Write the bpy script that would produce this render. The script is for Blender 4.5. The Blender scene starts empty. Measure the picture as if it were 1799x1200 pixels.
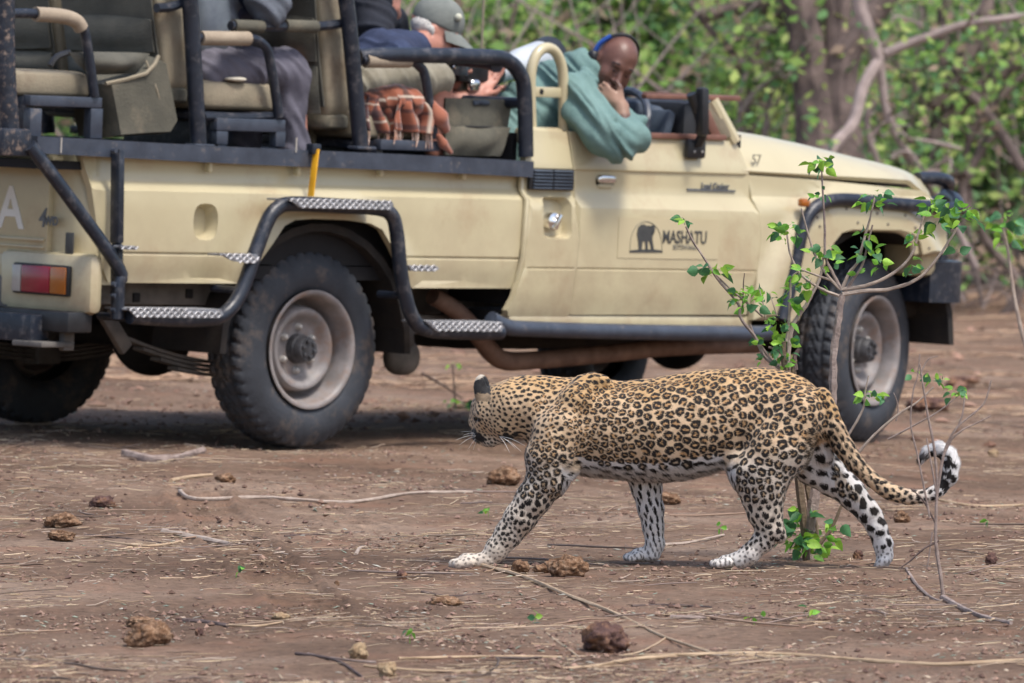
import bpy, bmesh, math, random
import numpy as np
from mathutils import Vector, Matrix, Euler, noise as mnoise
from mathutils.geometry import delaunay_2d_cdt
random.seed(7); RNG = np.random.default_rng(11)
sc = bpy.context.scene
COL = sc.collection

# ------------------------------------------------------------------ camera
F = 13004.0                                   # focal length in photo pixels (photo 1799 x 1200)
CAMZ = 1.4648
PITCH = math.atan(0.0371233 / 0.99843852)
CAMR = Euler((math.pi/2 - PITCH, 0, 0)).to_matrix()
cam_d = bpy.data.cameras.new('camera'); cam = bpy.data.objects.new('camera', cam_d); COL.objects.link(cam)
cam.location = (0, 0, CAMZ); cam.rotation_euler = (math.pi/2 - PITCH, 0, 0)
cam_d.sensor_width = 36.0; cam_d.lens = F/1799*36.0
cam_d.clip_start = 0.5; cam_d.clip_end = 3000
cam_d.dof.use_dof = True; cam_d.dof.focus_distance = 21.65; cam_d.dof.aperture_fstop = 8.0
sc.camera = cam
# ------------------------------------------------------------------ light
SUN_EL, SUN_AZ = 62.0, 136.0                  # azimuth: degrees clockwise from the view direction
w = bpy.data.worlds.new('World'); sc.world = w; w.use_nodes = True
nt = w.node_tree; nt.nodes.clear()
sky = nt.nodes.new('ShaderNodeTexSky'); sky.sky_type = 'NISHITA'; sky.sun_disc = False
sky.sun_elevation = math.radians(SUN_EL); sky.sun_rotation = math.radians(SUN_AZ)
sky.dust_density = 3.0; sky.air_density = 1.0; sky.ozone_density = 0.6
bg = nt.nodes.new('ShaderNodeBackground'); bg.inputs['Strength'].default_value = 0.10
out = nt.nodes.new('ShaderNodeOutputWorld')
nt.links.new(sky.outputs[0], bg.inputs[0]); nt.links.new(bg.outputs[0], out.inputs[0])
sl = bpy.data.lights.new('sun', 'SUN'); sl.energy = 1.5; sl.angle = math.radians(12); sl.color = (1.0, 0.95, 0.88)
sun = bpy.data.objects.new('sun', sl); COL.objects.link(sun)
_a, _e = math.radians(SUN_AZ), math.radians(SUN_EL)
_d = Vector((math.sin(_a)*math.cos(_e), math.cos(_a)*math.cos(_e), math.sin(_e)))
sun.rotation_euler = _d.to_track_quat('Z', 'Y').to_euler(); sun.location = _d*40
sc.view_settings.view_transform = 'Standard'; sc.view_settings.look = 'None'
sc.view_settings.exposure = 1.16; sc.view_settings.gamma = 1.0
sc.view_settings.use_curve_mapping = False
sc.cycles.use_adaptive_sampling = True

# ------------------------------------------------------------------ frames
M_ = Matrix(((0.69412385, -0.00225422, -0.71985207), (-0.71864435, 0.05581611, -0.69313408), (0.04174182, 0.99843852, 0.03712331)))
CV = Vector((-19.4305230, -20.5726858, 1.46476322))   # camera seen from the vehicle's own frame
TR = CAMR @ M_.transposed()
TV = Matrix.Translation(Vector((0, 0, CAMZ)) - TR @ CV) @ TR.to_4x4()   # vehicle frame -> world
ident = Matrix.Identity(4)

def V(px, py, x=None, y=None, z=None):
    "point of the vehicle's frame on the plane x=, y= or z= that the photo shows at (px, py)"
    d = M_ @ Vector(((px-899.5)/F, -(py-600)/F, -1))
    for i, v in enumerate((x, y, z)):
        if v is not None:
            return CV + d*((v-CV[i])/d[i])
def W(px, py, Y):
    "world point at distance Y"
    d = CAMR @ Vector(((px-899.5)/F, -(py-600)/F, -1))
    return Vector((0, 0, CAMZ)) + d*(Y/d[1])
NV = TR @ Vector((0, 0, 1)); OV = TV.translation
def sstep(a, b, x): 
    t = np.clip((x-a)/(b-a), 0, 1); return t*t*(3-2*t)
def base_h(X, Y):
    Xc = np.clip(X, -5, 5)
    zp = OV.z - (NV.x*(Xc-OV.x) + NV.y*(Y-OV.y))/NV.z
    wgt = sstep(22.6, 25.4, Y)*(1-sstep(36, 50, Y))
    return zp*wgt
def fnoise(X, Y, s, seed=0, oct=4):
    "cheap value noise on arrays"
    out = np.zeros_like(X, dtype=float); amp = 1.0; tot = 0
    rs = np.random.RandomState(seed); tab = rs.rand(256, 256)*2-1
    x = X/s; y = Y/s
    for o in range(oct):
        xi = np.floor(x).astype(int); yi = np.floor(y).astype(int); fx = x-xi; fy = y-yi
        fx = fx*fx*(3-2*fx); fy = fy*fy*(3-2*fy)
        a = tab[xi % 256, yi % 256]; b = tab[(xi+1) % 256, yi % 256]; c = tab[xi % 256, (yi+1) % 256]; d = tab[(xi+1) % 256, (yi+1) % 256]
        out += amp*((a*(1-fx)+b*fx)*(1-fy)+(c*(1-fx)+d*fx)*fy); tot += amp
        amp *= .5; x = x*2.03+17; y = y*2.03+31
    return out/tot
def _track(X, Y, p0, p1, wd=.1):
    ax, ay = p0; bx, by = p1; L = math.hypot(bx-ax, by-ay); ux, uy = (bx-ax)/L, (by-ay)/L
    u = (X-ax)*ux + (Y-ay)*uy; v = -(X-ax)*uy + (Y-ay)*ux
    inside = (np.abs(v) < wd) & (u > -.3) & (u < L+.5)
    lug = np.sin((u + .35*np.abs(v))*2*math.pi/.11)*.009 - .008
    edge = sstep(wd, wd*.75, np.abs(v))
    return np.where(inside, lug*edge, 0) + np.where((np.abs(v) >= wd) & (np.abs(v) < wd*1.3) & (u > 0) & (u < L), .005, 0)
CONTACT = [tuple((TV @ Vector((x_, y_, 0))).xy) for x_, y_ in ((0, -.72), (3.18, -.72), (0, .72), (3.18, .72))]
def ground_h(X, Y):
    X = np.asarray(X, float); Y = np.asarray(Y, float)
    flat = .9*np.exp(-(((X-.45)/1.0)**4 + ((Y-21.65)/.8)**4))
    for cx, cy in CONTACT: flat = np.maximum(flat, np.exp(-(((X-cx)/.38)**4 + ((Y-cy)/.55)**4)))
    dip = sum(np.exp(-(((X-cx)/.30)**4 + ((Y-cy)/.35)**4)) for cx, cy in CONTACT)
    h = base_h(X, Y) + (.022*fnoise(X, Y, .9, 3, 3) + .010*fnoise(X, Y, .22, 5, 3))*(1-flat) + .0045*fnoise(X, Y, .05, 9, 2) - .007*dip
    return h
def gz(x, y): return float(ground_h(np.array([x]), np.array([y]))[0])
def G(px, py):
    "world point on the ground seen at (px, py)"
    d = CAMR @ Vector(((px-899.5)/F, -(py-600)/F, -1)); o = Vector((0, 0, CAMZ)); z = 0
    for _ in range(30):
        t = (z-o.z)/d.z; p = o+d*t; z = .5*z + .5*float(base_h(np.array([p.x]), np.array([p.y]))[0])
    t = (z-o.z)/d.z; p = o+d*t
    return Vector((p.x, p.y, gz(p.x, p.y)))

# ------------------------------------------------------------------ materials
def mat(name, c, c2=None, scale=6., rough=.6, metal=0., bump=0., bscale=None, dirt=None, dscale=3., dthr=.55, coat=0., trans=0., vcol=None, detail=6., spec=.5, sheen=0.):
    m = bpy.data.materials.new(name); m.use_nodes = True; t = m.node_tree; L = t.links
    b = t.nodes['Principled BSDF']; tc = t.nodes.new('ShaderNodeTexCoord')
    b.inputs['Roughness'].default_value = rough; b.inputs['Metallic'].default_value = metal
    b.inputs['Specular IOR Level'].default_value = spec
    if coat: b.inputs['Coat Weight'].default_value = coat; b.inputs['Coat Roughness'].default_value = .15
    if sheen: b.inputs['Sheen Weight'].default_value = sheen
    def nz(s, d=detail, r=.6):
        n = t.nodes.new('ShaderNodeTexNoise'); n.inputs['Scale'].default_value = s; n.inputs['Detail'].default_value = d
        n.inputs['Roughness'].default_value = r; L.new(tc.outputs['Object'], n.inputs['Vector']); return n
    c2 = c2 or tuple(v*.75 for v in c)
    if vcol:
        at = t.nodes.new('ShaderNodeAttribute'); at.attribute_name = vcol; cur = at.outputs['Color']
    else:
        n = nz(scale); r = t.nodes.new('ShaderNodeValToRGB'); r.color_ramp.elements[0].position = .35; r.color_ramp.elements[1].position = .65
        r.color_ramp.elements[0].color = (*c2, 1); r.color_ramp.elements[1].color = (*c, 1)
        L.new(n.outputs['Fac'], r.inputs['Fac']); cur = r.outputs['Color']
    if dirt:
        n = nz(dscale, 8, .7); r = t.nodes.new('ShaderNodeMapRange'); r.inputs['From Min'].default_value = dthr-.08; r.inputs['From Max'].default_value = dthr+.12
        L.new(n.outputs['Fac'], r.inputs['Value']); mx = t.nodes.new('ShaderNodeMix'); mx.data_type = 'RGBA'
        L.new(r.outputs['Result'], mx.inputs['Factor']); L.new(cur, mx.inputs[6]); mx.inputs[7].default_value = (*dirt, 1); cur = mx.outputs[2]
    L.new(cur, b.inputs['Base Color'])
    if bump:
        n = nz(bscale or scale*3); bp = t.nodes.new('ShaderNodeBump'); bp.inputs['Strength'].default_value = bump; bp.inputs['Distance'].default_value = .01
        L.new(n.outputs['Fac'], bp.inputs['Height']); L.new(bp.outputs['Normal'], b.inputs['Normal'])
    if trans:
        tr = t.nodes.new('ShaderNodeBsdfTranslucent'); L.new(cur, tr.inputs['Color']); ms = t.nodes.new('ShaderNodeMixShader'); ms.inputs[0].default_value = trans
        L.new(b.outputs[0], ms.inputs[1]); L.new(tr.outputs[0], ms.inputs[2]); L.new(ms.outputs[0], t.nodes['Material Output'].inputs['Surface'])
    return m

def rand_tint(m, amt=.25):
    "per-object brightness variation"
    t = m.node_tree; b = t.nodes['Principled BSDF']; lk = b.inputs['Base Color'].links[0]; src = lk.from_socket
    oi = t.nodes.new('ShaderNodeObjectInfo'); mr = t.nodes.new('ShaderNodeMapRange'); mr.inputs['To Min'].default_value = 1-amt; mr.inputs['To Max'].default_value = 1+amt
    hs = t.nodes.new('ShaderNodeHueSaturation'); t.links.new(oi.outputs['Random'], mr.inputs['Value']); t.links.new(mr.outputs['Result'], hs.inputs['Value'])
    t.links.new(src, hs.inputs['Color']); t.links.new(hs.outputs['Color'], b.inputs['Base Color'])
    for n in t.nodes:
        if n.type == 'BSDF_TRANSLUCENT': t.links.new(hs.outputs['Color'], n.inputs['Color'])
    return m

# ------------------------------------------------------------------ objects
ORG = {}
def tag(o, label=None, cat=None, group=None, kind=None):
    if label: o['label'] = label
    if cat: o['category'] = cat
    if group: o['group'] = group
    if kind: o['kind'] = kind
    return o
def link(name, me, parent=None, frame=ident, base=(0, 0, 0), materials=()):
    "link a mesh built in frame coordinates; base is the object's own origin in that frame"
    o = bpy.data.objects.new(name, me); COL.objects.link(o)
    for m in materials: me.materials.append(m)
    if parent is not None:
        base = ORG[parent.name]; o.parent = parent
    else:
        o.matrix_world = frame @ Matrix.Translation(Vector(base))
    b = Vector(base)
    if b.length > 0: me.transform(Matrix.Translation(-b))
    ORG[o.name] = Vector(base)
    return o
def empty(name, base, frame=ident):
    o = bpy.data.objects.new(name, None); COL.objects.link(o); o.empty_display_size = .2
    o.matrix_world = frame @ Matrix.Translation(Vector(base)); ORG[o.name] = Vector(base); return o
def np_mesh(name, v, f, smooth=True, cols=None):
    v = np.asarray(v, np.float32); f = np.asarray(f, np.int32); k = f.shape[1]
    me = bpy.data.meshes.new(name); me.vertices.add(len(v)); me.vertices.foreach_set('co', v.ravel())
    me.loops.add(f.size); me.loops.foreach_set('vertex_index', f.ravel())
    me.polygons.add(len(f)); me.polygons.foreach_set('loop_start', np.arange(0, f.size, k, dtype=np.int32))
    me.polygons.foreach_set('use_smooth', np.full(len(f), smooth)); me.update(calc_edges=True)
    if cols is not None:
        a = me.color_attributes.new('col', 'FLOAT_COLOR', 'POINT'); c = np.ones((len(v), 4), np.float32); c[:, :3] = cols; a.data.foreach_set('color', c.ravel())
    return me

class MB:
    def __init__(s): s.v = []; s.f = []
    def add(s, vs, fs):
        n = len(s.v); s.v += [tuple(p) for p in vs]; s.f += [tuple(i+n for i in f) for f in fs]; return s
    def box(s, c, size, r=0.0, rot=None, seg=2):
        bm = bmesh.new(); bmesh.ops.create_cube(bm, size=1.0, matrix=Matrix.Diagonal((*size, 1)))
        if r > 0: bmesh.ops.bevel(bm, geom=bm.edges[:], offset=r, segments=seg, affect='EDGES', profile=.5)
        m = Matrix.Translation(Vector(c)) @ (rot.to_4x4() if rot else ident)
        bmesh.ops.transform(bm, matrix=m, verts=bm.verts); bm.verts.index_update()
        s.add([v.co.copy() for v in bm.verts], [[v.index for v in f.verts] for f in bm.faces]); bm.free(); return s
    def beam(s, a, b, wy, wz, r=0, up=(0, 0, 1)):
        a = Vector(a); b = Vector(b); d = (b-a); x = d.normalized(); z = Vector(up); yv = z.cross(x).normalized(); z = x.cross(yv)
        rot = Matrix((x, yv, z)).transposed(); return s.box((a+b)/2, (d.length, wy, wz), r, rot)
    def tube(s, pts, r, seg=10, smooth=4, cap=True, flat=1.0):
        P = [Vector(p) for p in pts]; R = list(r) if hasattr(r, '__len__') else [r]*len(P)
        if smooth > 1 and len(P) > 2:
            Q, RR = [], []
            for i in range(len(P)-1):
                p0 = P[max(i-1, 0)]; p1 = P[i]; p2 = P[i+1]; p3 = P[min(i+2, len(P)-1)]
                for k in range(smooth):
                    t = k/smooth
                    Q.append(.5*((2*p1)+(p2-p0)*t+(2*p0-5*p1+4*p2-p3)*t*t+(3*p1-p0-3*p2+p3)*t**3)); RR.append(R[i]*(1-t)+R[i+1]*t)
            Q.append(P[-1]); RR.append(R[-1]); P, R = Q, RR
        d0 = (P[1]-P[0]).normalized(); u = d0.orthogonal().normalized(); vs = []; fs = []
        for i, p in enumerate(P):
            d = (P[min(i+1, len(P)-1)]-P[max(i-1, 0)])
            d = d.normalized() if d.length > 1e-9 else d0
            u = (u-d*u.dot(d)); u = u.normalized() if u.length > 1e-6 else d.orthogonal().normalized(); w_ = d.cross(u)
            for k in range(seg):
                a = 2*math.pi*k/seg; vs.append(p+(u*math.cos(a)+w_*math.sin(a)*flat)*R[i])
        n = len(P)
        for i in range(n-1):
            for k in range(seg):
                k2 = (k+1) % seg; fs.append((i*seg+k, i*seg+k2, (i+1)*seg+k2, (i+1)*seg+k))
        if cap: fs.append(tuple(range(seg-1, -1, -1))); fs.append(tuple((n-1)*seg+k for k in range(seg)))
        return s.add(vs, fs)
    def lathe(s, prof, c, axis='y', seg=48, sgn=1):
        "prof: list of (w, r): w along the axis, r radius"
        vs, fs = [], []; c = Vector(c)
        for (w_, r) in prof:
            for k in range(seg):
                a = 2*math.pi*k/seg
                if axis == 'y': vs.append(c+Vector((r*math.cos(a), sgn*w_, r*math.sin(a))))
                elif axis == 'x': vs.append(c+Vector((sgn*w_, r*math.cos(a), r*math.sin(a))))
                else: vs.append(c+Vector((r*math.cos(a), r*math.sin(a), sgn*w_)))
        n = len(prof)
        for i in range(n-1):
            for k in range(seg):
                k2 = (k+1) % seg; q = (i*seg+k, i*seg+k2, (i+1)*seg+k2, (i+1)*seg+k)
                fs.append(q if sgn*(1 if axis != 'y' else -1) < 0 else q[::-1])
        for i in (0, n-1):
            if prof[i][1] > 1e-6 and prof[i][1] < .07: fs.append(tuple(i*seg+k for k in range(seg)))
        return s.add(vs, fs)
    def soft(s, c, size, e=.35, rot=None, nu=28, nv=16, amp=.0, seed=0):
        "cushion: superellipsoid with a few wrinkles"
        vs, fs = [], []; a, b, h = (v/2 for v in size)
        def sp(x, p): return math.copysign(abs(x)**p, x)
        m = Matrix.Translation(Vector(c)) @ (rot.to_4x4() if rot else ident)
        for j in range(nv+1):
            ph = -math.pi/2+math.pi*j/nv
            for i in range(nu):
                th = 2*math.pi*i/nu
                p = Vector((a*sp(math.cos(ph), e)*sp(math.cos(th), e), b*sp(math.cos(ph), e)*sp(math.sin(th), e), h*sp(math.sin(ph), e)))
                if amp: p += p.normalized()*amp*mnoise.noise(p*9+Vector((seed, 0, 0)))
                vs.append(m @ p)
        for j in range(nv):
            for i in range(nu):
                i2 = (i+1) % nu; fs.append((j*nu+i, j*nu+i2, (j+1)*nu+i2, (j+1)*nu+i))
        return s.add(vs, fs)
    def sheet(s, fn, nu, nv, th=.006, n=None):
        "thick cloth or sheet metal: fn(u, v) -> point, offset along its normal"
        P = [[Vector(fn(i/nu, j/nv)) for i in range(nu+1)] for j in range(nv+1)]; A, B = [], []
        for j in range(nv+1):
            for i in range(nu+1):
                du = P[j][min(i+1, nu)]-P[j][max(i-1, 0)]; dv = P[min(j+1, nv)][i]-P[max(j-1, 0)][i]
                nn = du.cross(dv); nn = nn.normalized() if nn.length > 1e-12 else Vector((0, 0, 1))
                A.append(P[j][i]+nn*th/2); B.append(P[j][i]-nn*th/2)
        N = len(A); W1 = nu+1; fs = []
        for j in range(nv):
            for i in range(nu):
                a, b, c, d = j*W1+i, j*W1+i+1, (j+1)*W1+i+1, (j+1)*W1+i
                fs.append((a, b, c, d)); fs.append((N+d, N+c, N+b, N+a))
        rim = [i for i in range(nu)] ; 
        for i in range(nu):
            fs.append((i+1, i, N+i, N+i+1)); k = nv*W1+i; fs.append((k, k+1, N+k+1, N+k))
        for j in range(nv):
            a, d = j*W1, (j+1)*W1; fs.append((a, d, N+d, N+a)); a, d = a+nu, d+nu; fs.append((d, a, N+a, N+d))
        return s.add(A+B, fs)
    def prism(s, poly, a, b, plane='xz'):
        "extrude a 2-D polygon between two values of the third axis"
        n = len(poly)
        def mk(p, t):
            return {'xz': (p[0], t, p[1]), 'yz': (t, p[0], p[1]), 'xy': (p[0], p[1], t)}[plane]
        vs = [mk(p, a) for p in poly]+[mk(p, b) for p in poly]
        fs = [tuple(range(n)), tuple(range(2*n-1, n-1, -1))]+[(i, i+n, (i+1) % n+n, (i+1) % n) for i in range(n)]
        return s.add(vs, fs)
    def build(s, name, m, parent=None, frame=ident, base=(0, 0, 0), angle=35, fix=True):
        me = bpy.data.meshes.new(name); me.from_pydata(s.v, [], s.f)
        if fix:
            bm = bmesh.new(); bm.from_mesh(me); bmesh.ops.recalc_face_normals(bm, faces=bm.faces); bm.to_mesh(me); bm.free()
        me.polygons.foreach_set('use_smooth', [True]*len(me.polygons)); me.set_sharp_from_angle(angle=math.radians(angle)); me.update()
        return link(name, me, parent, frame, base, (m,))

def interp(tab):
    xs = [a for a, b in tab]; ys = [b for a, b in tab]
    if xs[0] > xs[-1]: xs, ys = xs[::-1], ys[::-1]
    return lambda x: float(np.interp(x, xs, ys))

def panel(outline, yf, breaks=(), th=.02, grid=.03, holes=(), extra=()):
    "sheet-metal panel in the x-z plane: outline [(x, z)], yf(x, z) -> y, creases at the z values in breaks"
    pts = [Vector((x, z)) for x, z in outline]; n0 = len(pts); edges = [(i, (i+1) % n0) for i in range(n0)]
    loops = [list(outline)]
    for h in holes:
        k = len(pts); pts += [Vector((x, z)) for x, z in h]; edges += [(k+i, k+(i+1) % len(h)) for i in range(len(h))]; loops.append(list(h))
    def inside(x, z, poly):
        c = False; j = len(poly)-1
        for i in range(len(poly)):
            xi, zi = poly[i]; xj, zj = poly[j]
            if (zi > z) != (zj > z) and x < (xj-xi)*(z-zi)/(zj-zi)+xi: c = not c
            j = i
        return c
    def ok(x, z): return inside(x, z, outline) and not any(inside(x, z, h) for h in holes)
    xs = [p[0] for p in outline]; zs = [p[1] for p in outline]
    x0, x1, z0, z1 = min(xs), max(xs), min(zs), max(zs)
    # interior points away from borders
    def nearb(x, z, d):
        for lp in loops:
            for i in range(len(lp)):
                ax, az = lp[i]; bx, bz = lp[(i+1) % len(lp)]; dx, dz = bx-ax, bz-az; l2 = dx*dx+dz*dz or 1e-9
                t = max(0, min(1, ((x-ax)*dx+(z-az)*dz)/l2)); ex, ez = ax+dx*t-x, az+dz*t-z
                if ex*ex+ez*ez < d*d: return True
        return False
    rows = list(breaks)
    z = z0+grid
    while z < z1:
        if all(abs(z-b) > grid*.45 for b in breaks): rows.append(z)
        z += grid
    for z in rows:
        x = x0+grid
        while x < x1:
            if ok(x, z) and not nearb(x, z, .006 if z in breaks else grid*.4): pts.append(Vector((x, z)))
            x += grid
    for (x, z) in extra:
        if ok(x, z) and not nearb(x, z, .004): pts.append(Vector((x, z)))
    # crossings of breaks with the borders
    vo, eo, fo, *_ = delaunay_2d_cdt(pts, edges, [], 0, 1e-6, True)
    F_ = []
    for f in fo:
        cx = sum(vo[i][0] for i in f)/len(f); cz = sum(vo[i][1] for i in f)/len(f)
        if ok(cx, cz): F_.append(tuple(f))
    A = [(v[0], yf(v[0], v[1]), v[1]) for v in vo]; s_ = 1 if th > 0 else -1
    B = [(a, b+th, c) for a, b, c in A]; N = len(A); used = {}
    for f in F_:
        for i in range(len(f)):
            e = (f[i], f[(i+1) % len(f)]); used[e] = used.get(e, 0)+1
    fs = [f for f in F_]+[tuple(i+N for i in reversed(f)) for f in F_]
    for (a, b) in used:
        if (b, a) not in used: fs.append((b, a, a+N, b+N))
    keep = sorted({i for f in fs for i in f}); mp = {k: i for i, k in enumerate(keep)}; AB = A+B
    mb = MB(); mb.add([AB[k] for k in keep], [tuple(mp[i] for i in f) for f in fs]); return mb

def mirror(mb):
    m = MB(); m.v = [(x, -y, z) for x, y, z in mb.v]; m.f = [tuple(reversed(f)) for f in mb.f]; return m

def text_mesh(s, size, o, ux, uy, th=.002, bold=0., sx=1.0, shear=0.):
    cu = bpy.data.curves.new('t', 'FONT'); cu.body = s; cu.size = size; cu.extrude = th/2; cu.offset = bold; cu.shear = shear; cu.resolution_u = 3
    cu.align_x = 'CENTER'; cu.align_y = 'CENTER'
    ob = bpy.data.objects.new('t', cu); COL.objects.link(ob); dg = bpy.context.evaluated_depsgraph_get(); dg.update()
    me = bpy.data.meshes.new_from_object(ob.evaluated_get(dg)); bpy.data.objects.remove(ob)
    ux = Vector(ux).normalized(); uy = Vector(uy).normalized(); uz = ux.cross(uy)
    m = Matrix.Translation(Vector(o)) @ Matrix((ux, uy, uz)).transposed().to_4x4() @ Matrix.Diagonal((sx, 1, 1, 1))
    me.transform(m); return me

# ------------------------------------------------------------------ implicit surfaces (numpy surface nets)
class SDF:
    def __init__(s): s.p = []
    def cap(s, a, b, ra, rb=None, k=.02, sub=False, sc=(1, 1, 1)):
        s.p.append(('c', np.array(a, float), np.array(b, float), ra, ra if rb is None else rb, k, sub, np.array(sc, float))); return s
    def ell(s, c, r, rot=None, k=.02, sub=False):
        s.p.append(('e', np.array(c, float), np.array(r, float), np.array(rot if rot is not None else np.eye(3), float), 0, k, sub, None)); return s
    def loft(s, tab, k=.02):
        "sections along x: (x, zc, hz, hw, yc)"
        s.p.append(('l', np.array(tab, float), None, 0, 0, k, False, None)); return s
    def chain(s, pts, rs, k=.02, sc=(1, 1, 1)):
        for i in range(len(pts)-1): s.cap(pts[i], pts[i+1], rs[i], rs[i+1], k, sc=sc)
        return s
    def bounds(s):
        lo = np.full(3, 1e9); hi = -lo
        for q in s.p:
            if q[6]: continue
            a, b = s.bb(q); lo = np.minimum(lo, a); hi = np.maximum(hi, b)
        return lo, hi
    def bb(s, q):
        if q[0] == 'c':
            r = max(q[3], q[4])/min(q[7])+.004; return np.minimum(q[1], q[2])-r, np.maximum(q[1], q[2])+r
        if q[0] == 'e':
            r = max(q[2])+.004; return q[1]-r, q[1]+r
        t = q[1]; return (np.array([t[:, 0].min()-.01, (t[:, 4]-t[:, 3]).min()-.01, (t[:, 1]-t[:, 2]).min()-.01]),
                          np.array([t[:, 0].max()+.01, (t[:, 4]+t[:, 3]).max()+.01, (t[:, 1]+t[:, 2]).max()+.01]))
    def mesh(s, h, name='m', post=None, grow=0.0):
        lo, hi = s.bounds(); lo = lo-3*h-grow-.01; hi = hi+3*h+grow+.01; n = np.ceil((hi-lo)/h).astype(int)+1
        Fd = np.full(n, 1.0, np.float32); ax = [lo[i]+h*np.arange(n[i]) for i in range(3)]
        for q in s.p:
            k = q[5]; a, b = s.bb(q); a = a-k*1.5-3*h-grow; b = b+k*1.5+3*h+grow
            i0 = np.clip(np.floor((a-lo)/h).astype(int), 0, n); i1 = np.clip(np.ceil((b-lo)/h).astype(int)+1, 0, n)
            if (i1 <= i0).any(): continue
            sl_ = tuple(slice(i0[i], i1[i]) for i in range(3))
            X = ax[0][sl_[0]][:, None, None]; Y = ax[1][sl_[1]][None, :, None]; Z = ax[2][sl_[2]][None, None, :]
            if q[0] == 'c':
                sc_ = q[7]; A = q[1]*sc_; D = (q[2]*sc_-A); l2 = D@D+1e-12
                px, py, pz = X*sc_[0]-A[0], Y*sc_[1]-A[1], Z*sc_[2]-A[2]
                t = np.clip((px*D[0]+py*D[1]+pz*D[2])/l2, 0, 1)
                d = np.sqrt((px-t*D[0])**2+(py-t*D[1])**2+(pz-t*D[2])**2)-(q[3]+(q[4]-q[3])*t)
                d = d/max(min(sc_), 1e-6) if min(sc_) > 1 else d
            elif q[0] == 'e':
                c, r, R = q[1], q[2], q[3]; px, py, pz = X-c[0], Y-c[1], Z-c[2]
                u = (R[0, 0]*px+R[1, 0]*py+R[2, 0]*pz)/r[0]; v = (R[0, 1]*px+R[1, 1]*py+R[2, 1]*pz)/r[1]; w_ = (R[0, 2]*px+R[1, 2]*py+R[2, 2]*pz)/r[2]
                k0 = np.sqrt(u*u+v*v+w_*w_)+1e-9; k1 = np.sqrt((u/r[0])**2+(v/r[1])**2+(w_/r[2])**2)+1e-9; d = k0*(k0-1)/k1
            else:
                T = q[1]; xx = ax[0][sl_[0]]; f = [np.interp(xx, T[:, 0], T[:, i])[:, None, None] for i in range(1, 5)]
                e = np.sqrt(((Y-f[3])/f[2])**2+((Z-f[0])/f[1])**2)+1e-9
                # distance-like
                g = np.sqrt(((Y-f[3])/f[2]**2)**2+((Z-f[0])/f[1]**2)**2)+1e-9
                d = e*(e-1)/g; over = np.maximum(np.maximum(T[0, 0]-X, X-T[-1, 0]), 0); d = np.where(over > 0, np.maximum(d, 0)+over, d)
                d = np.minimum(d, 1.0)
            cur = Fd[sl_]
            if q[6]:
                d = -d; hh = np.clip(.5-.5*(cur-d)/k, 0, 1); Fd[sl_] = cur*(1-hh)+d*hh+k*hh*(1-hh)
            else:
                hh = np.clip(.5+.5*(cur-d)/k, 0, 1); Fd[sl_] = cur*(1-hh)+d*hh-k*hh*(1-hh)
        Fd = Fd-grow
        if post is not None: Fd = post(Fd, ax)
        return nets(Fd, lo, h)

def nets(Fd, lo, h):
    S = Fd < 0; nx, ny, nz_ = Fd.shape
    c = np.zeros((nx-1, ny-1, nz_-1), np.int8)
    for i in (0, 1):
        for j in (0, 1):
            for k in (0, 1): c += S[i:nx-1+i, j:ny-1+j, k:nz_-1+k]
    act = (c > 0) & (c < 8); I, J, K = np.nonzero(act); idx = np.full(act.shape, -1, np.int32); idx[I, J, K] = np.arange(len(I))
    acc = np.zeros((len(I), 3)); cnt = np.zeros(len(I))
    cor = [(i, j, k) for i in (0, 1) for j in (0, 1) for k in (0, 1)]
    for a in cor:
        for ax in range(3):
            if a[ax] == 0:
                b = list(a); b[ax] = 1
                fa = Fd[I+a[0], J+a[1], K+a[2]]; fb = Fd[I+b[0], J+b[1], K+b[2]]; m = (fa < 0) != (fb < 0)
                t = np.where(m, fa/np.where(m, fa-fb, 1), 0); p = np.zeros((len(I), 3)); p[:, 0] = a[0]; p[:, 1] = a[1]; p[:, 2] = a[2]; p[:, ax] = t
                acc[m] += p[m]; cnt[m] += 1
    P = acc/cnt[:, None]+np.stack([I, J, K], 1); P = P*h+lo; faces = []
    for ax in range(3):
        sl0 = [slice(None)]*3; sl1 = [slice(None)]*3; sl0[ax] = slice(0, -1); sl1[ax] = slice(1, None)
        ch = S[tuple(sl0)] != S[tuple(sl1)]; i, j, k = np.nonzero(ch); g = np.stack([i, j, k], 1)
        o1, o2 = [(1, 2), (2, 0), (0, 1)][ax]
        ok = (g[:, o1] > 0) & (g[:, o2] > 0) & (g[:, o1] < Fd.shape[o1]-1) & (g[:, o2] < Fd.shape[o2]-1); g = g[ok]
        def at(d1, d2):
            q = g.copy(); q[:, o1] -= d1; q[:, o2] -= d2; return idx[q[:, 0], q[:, 1], q[:, 2]]
        q = np.stack([at(1, 1), at(0, 1), at(0, 0), at(1, 0)], 1); ins = S[g[:, 0], g[:, 1], g[:, 2]]
        q[~ins] = q[~ins][:, ::-1]; faces.append(q)
    return P, np.concatenate(faces)

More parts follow.
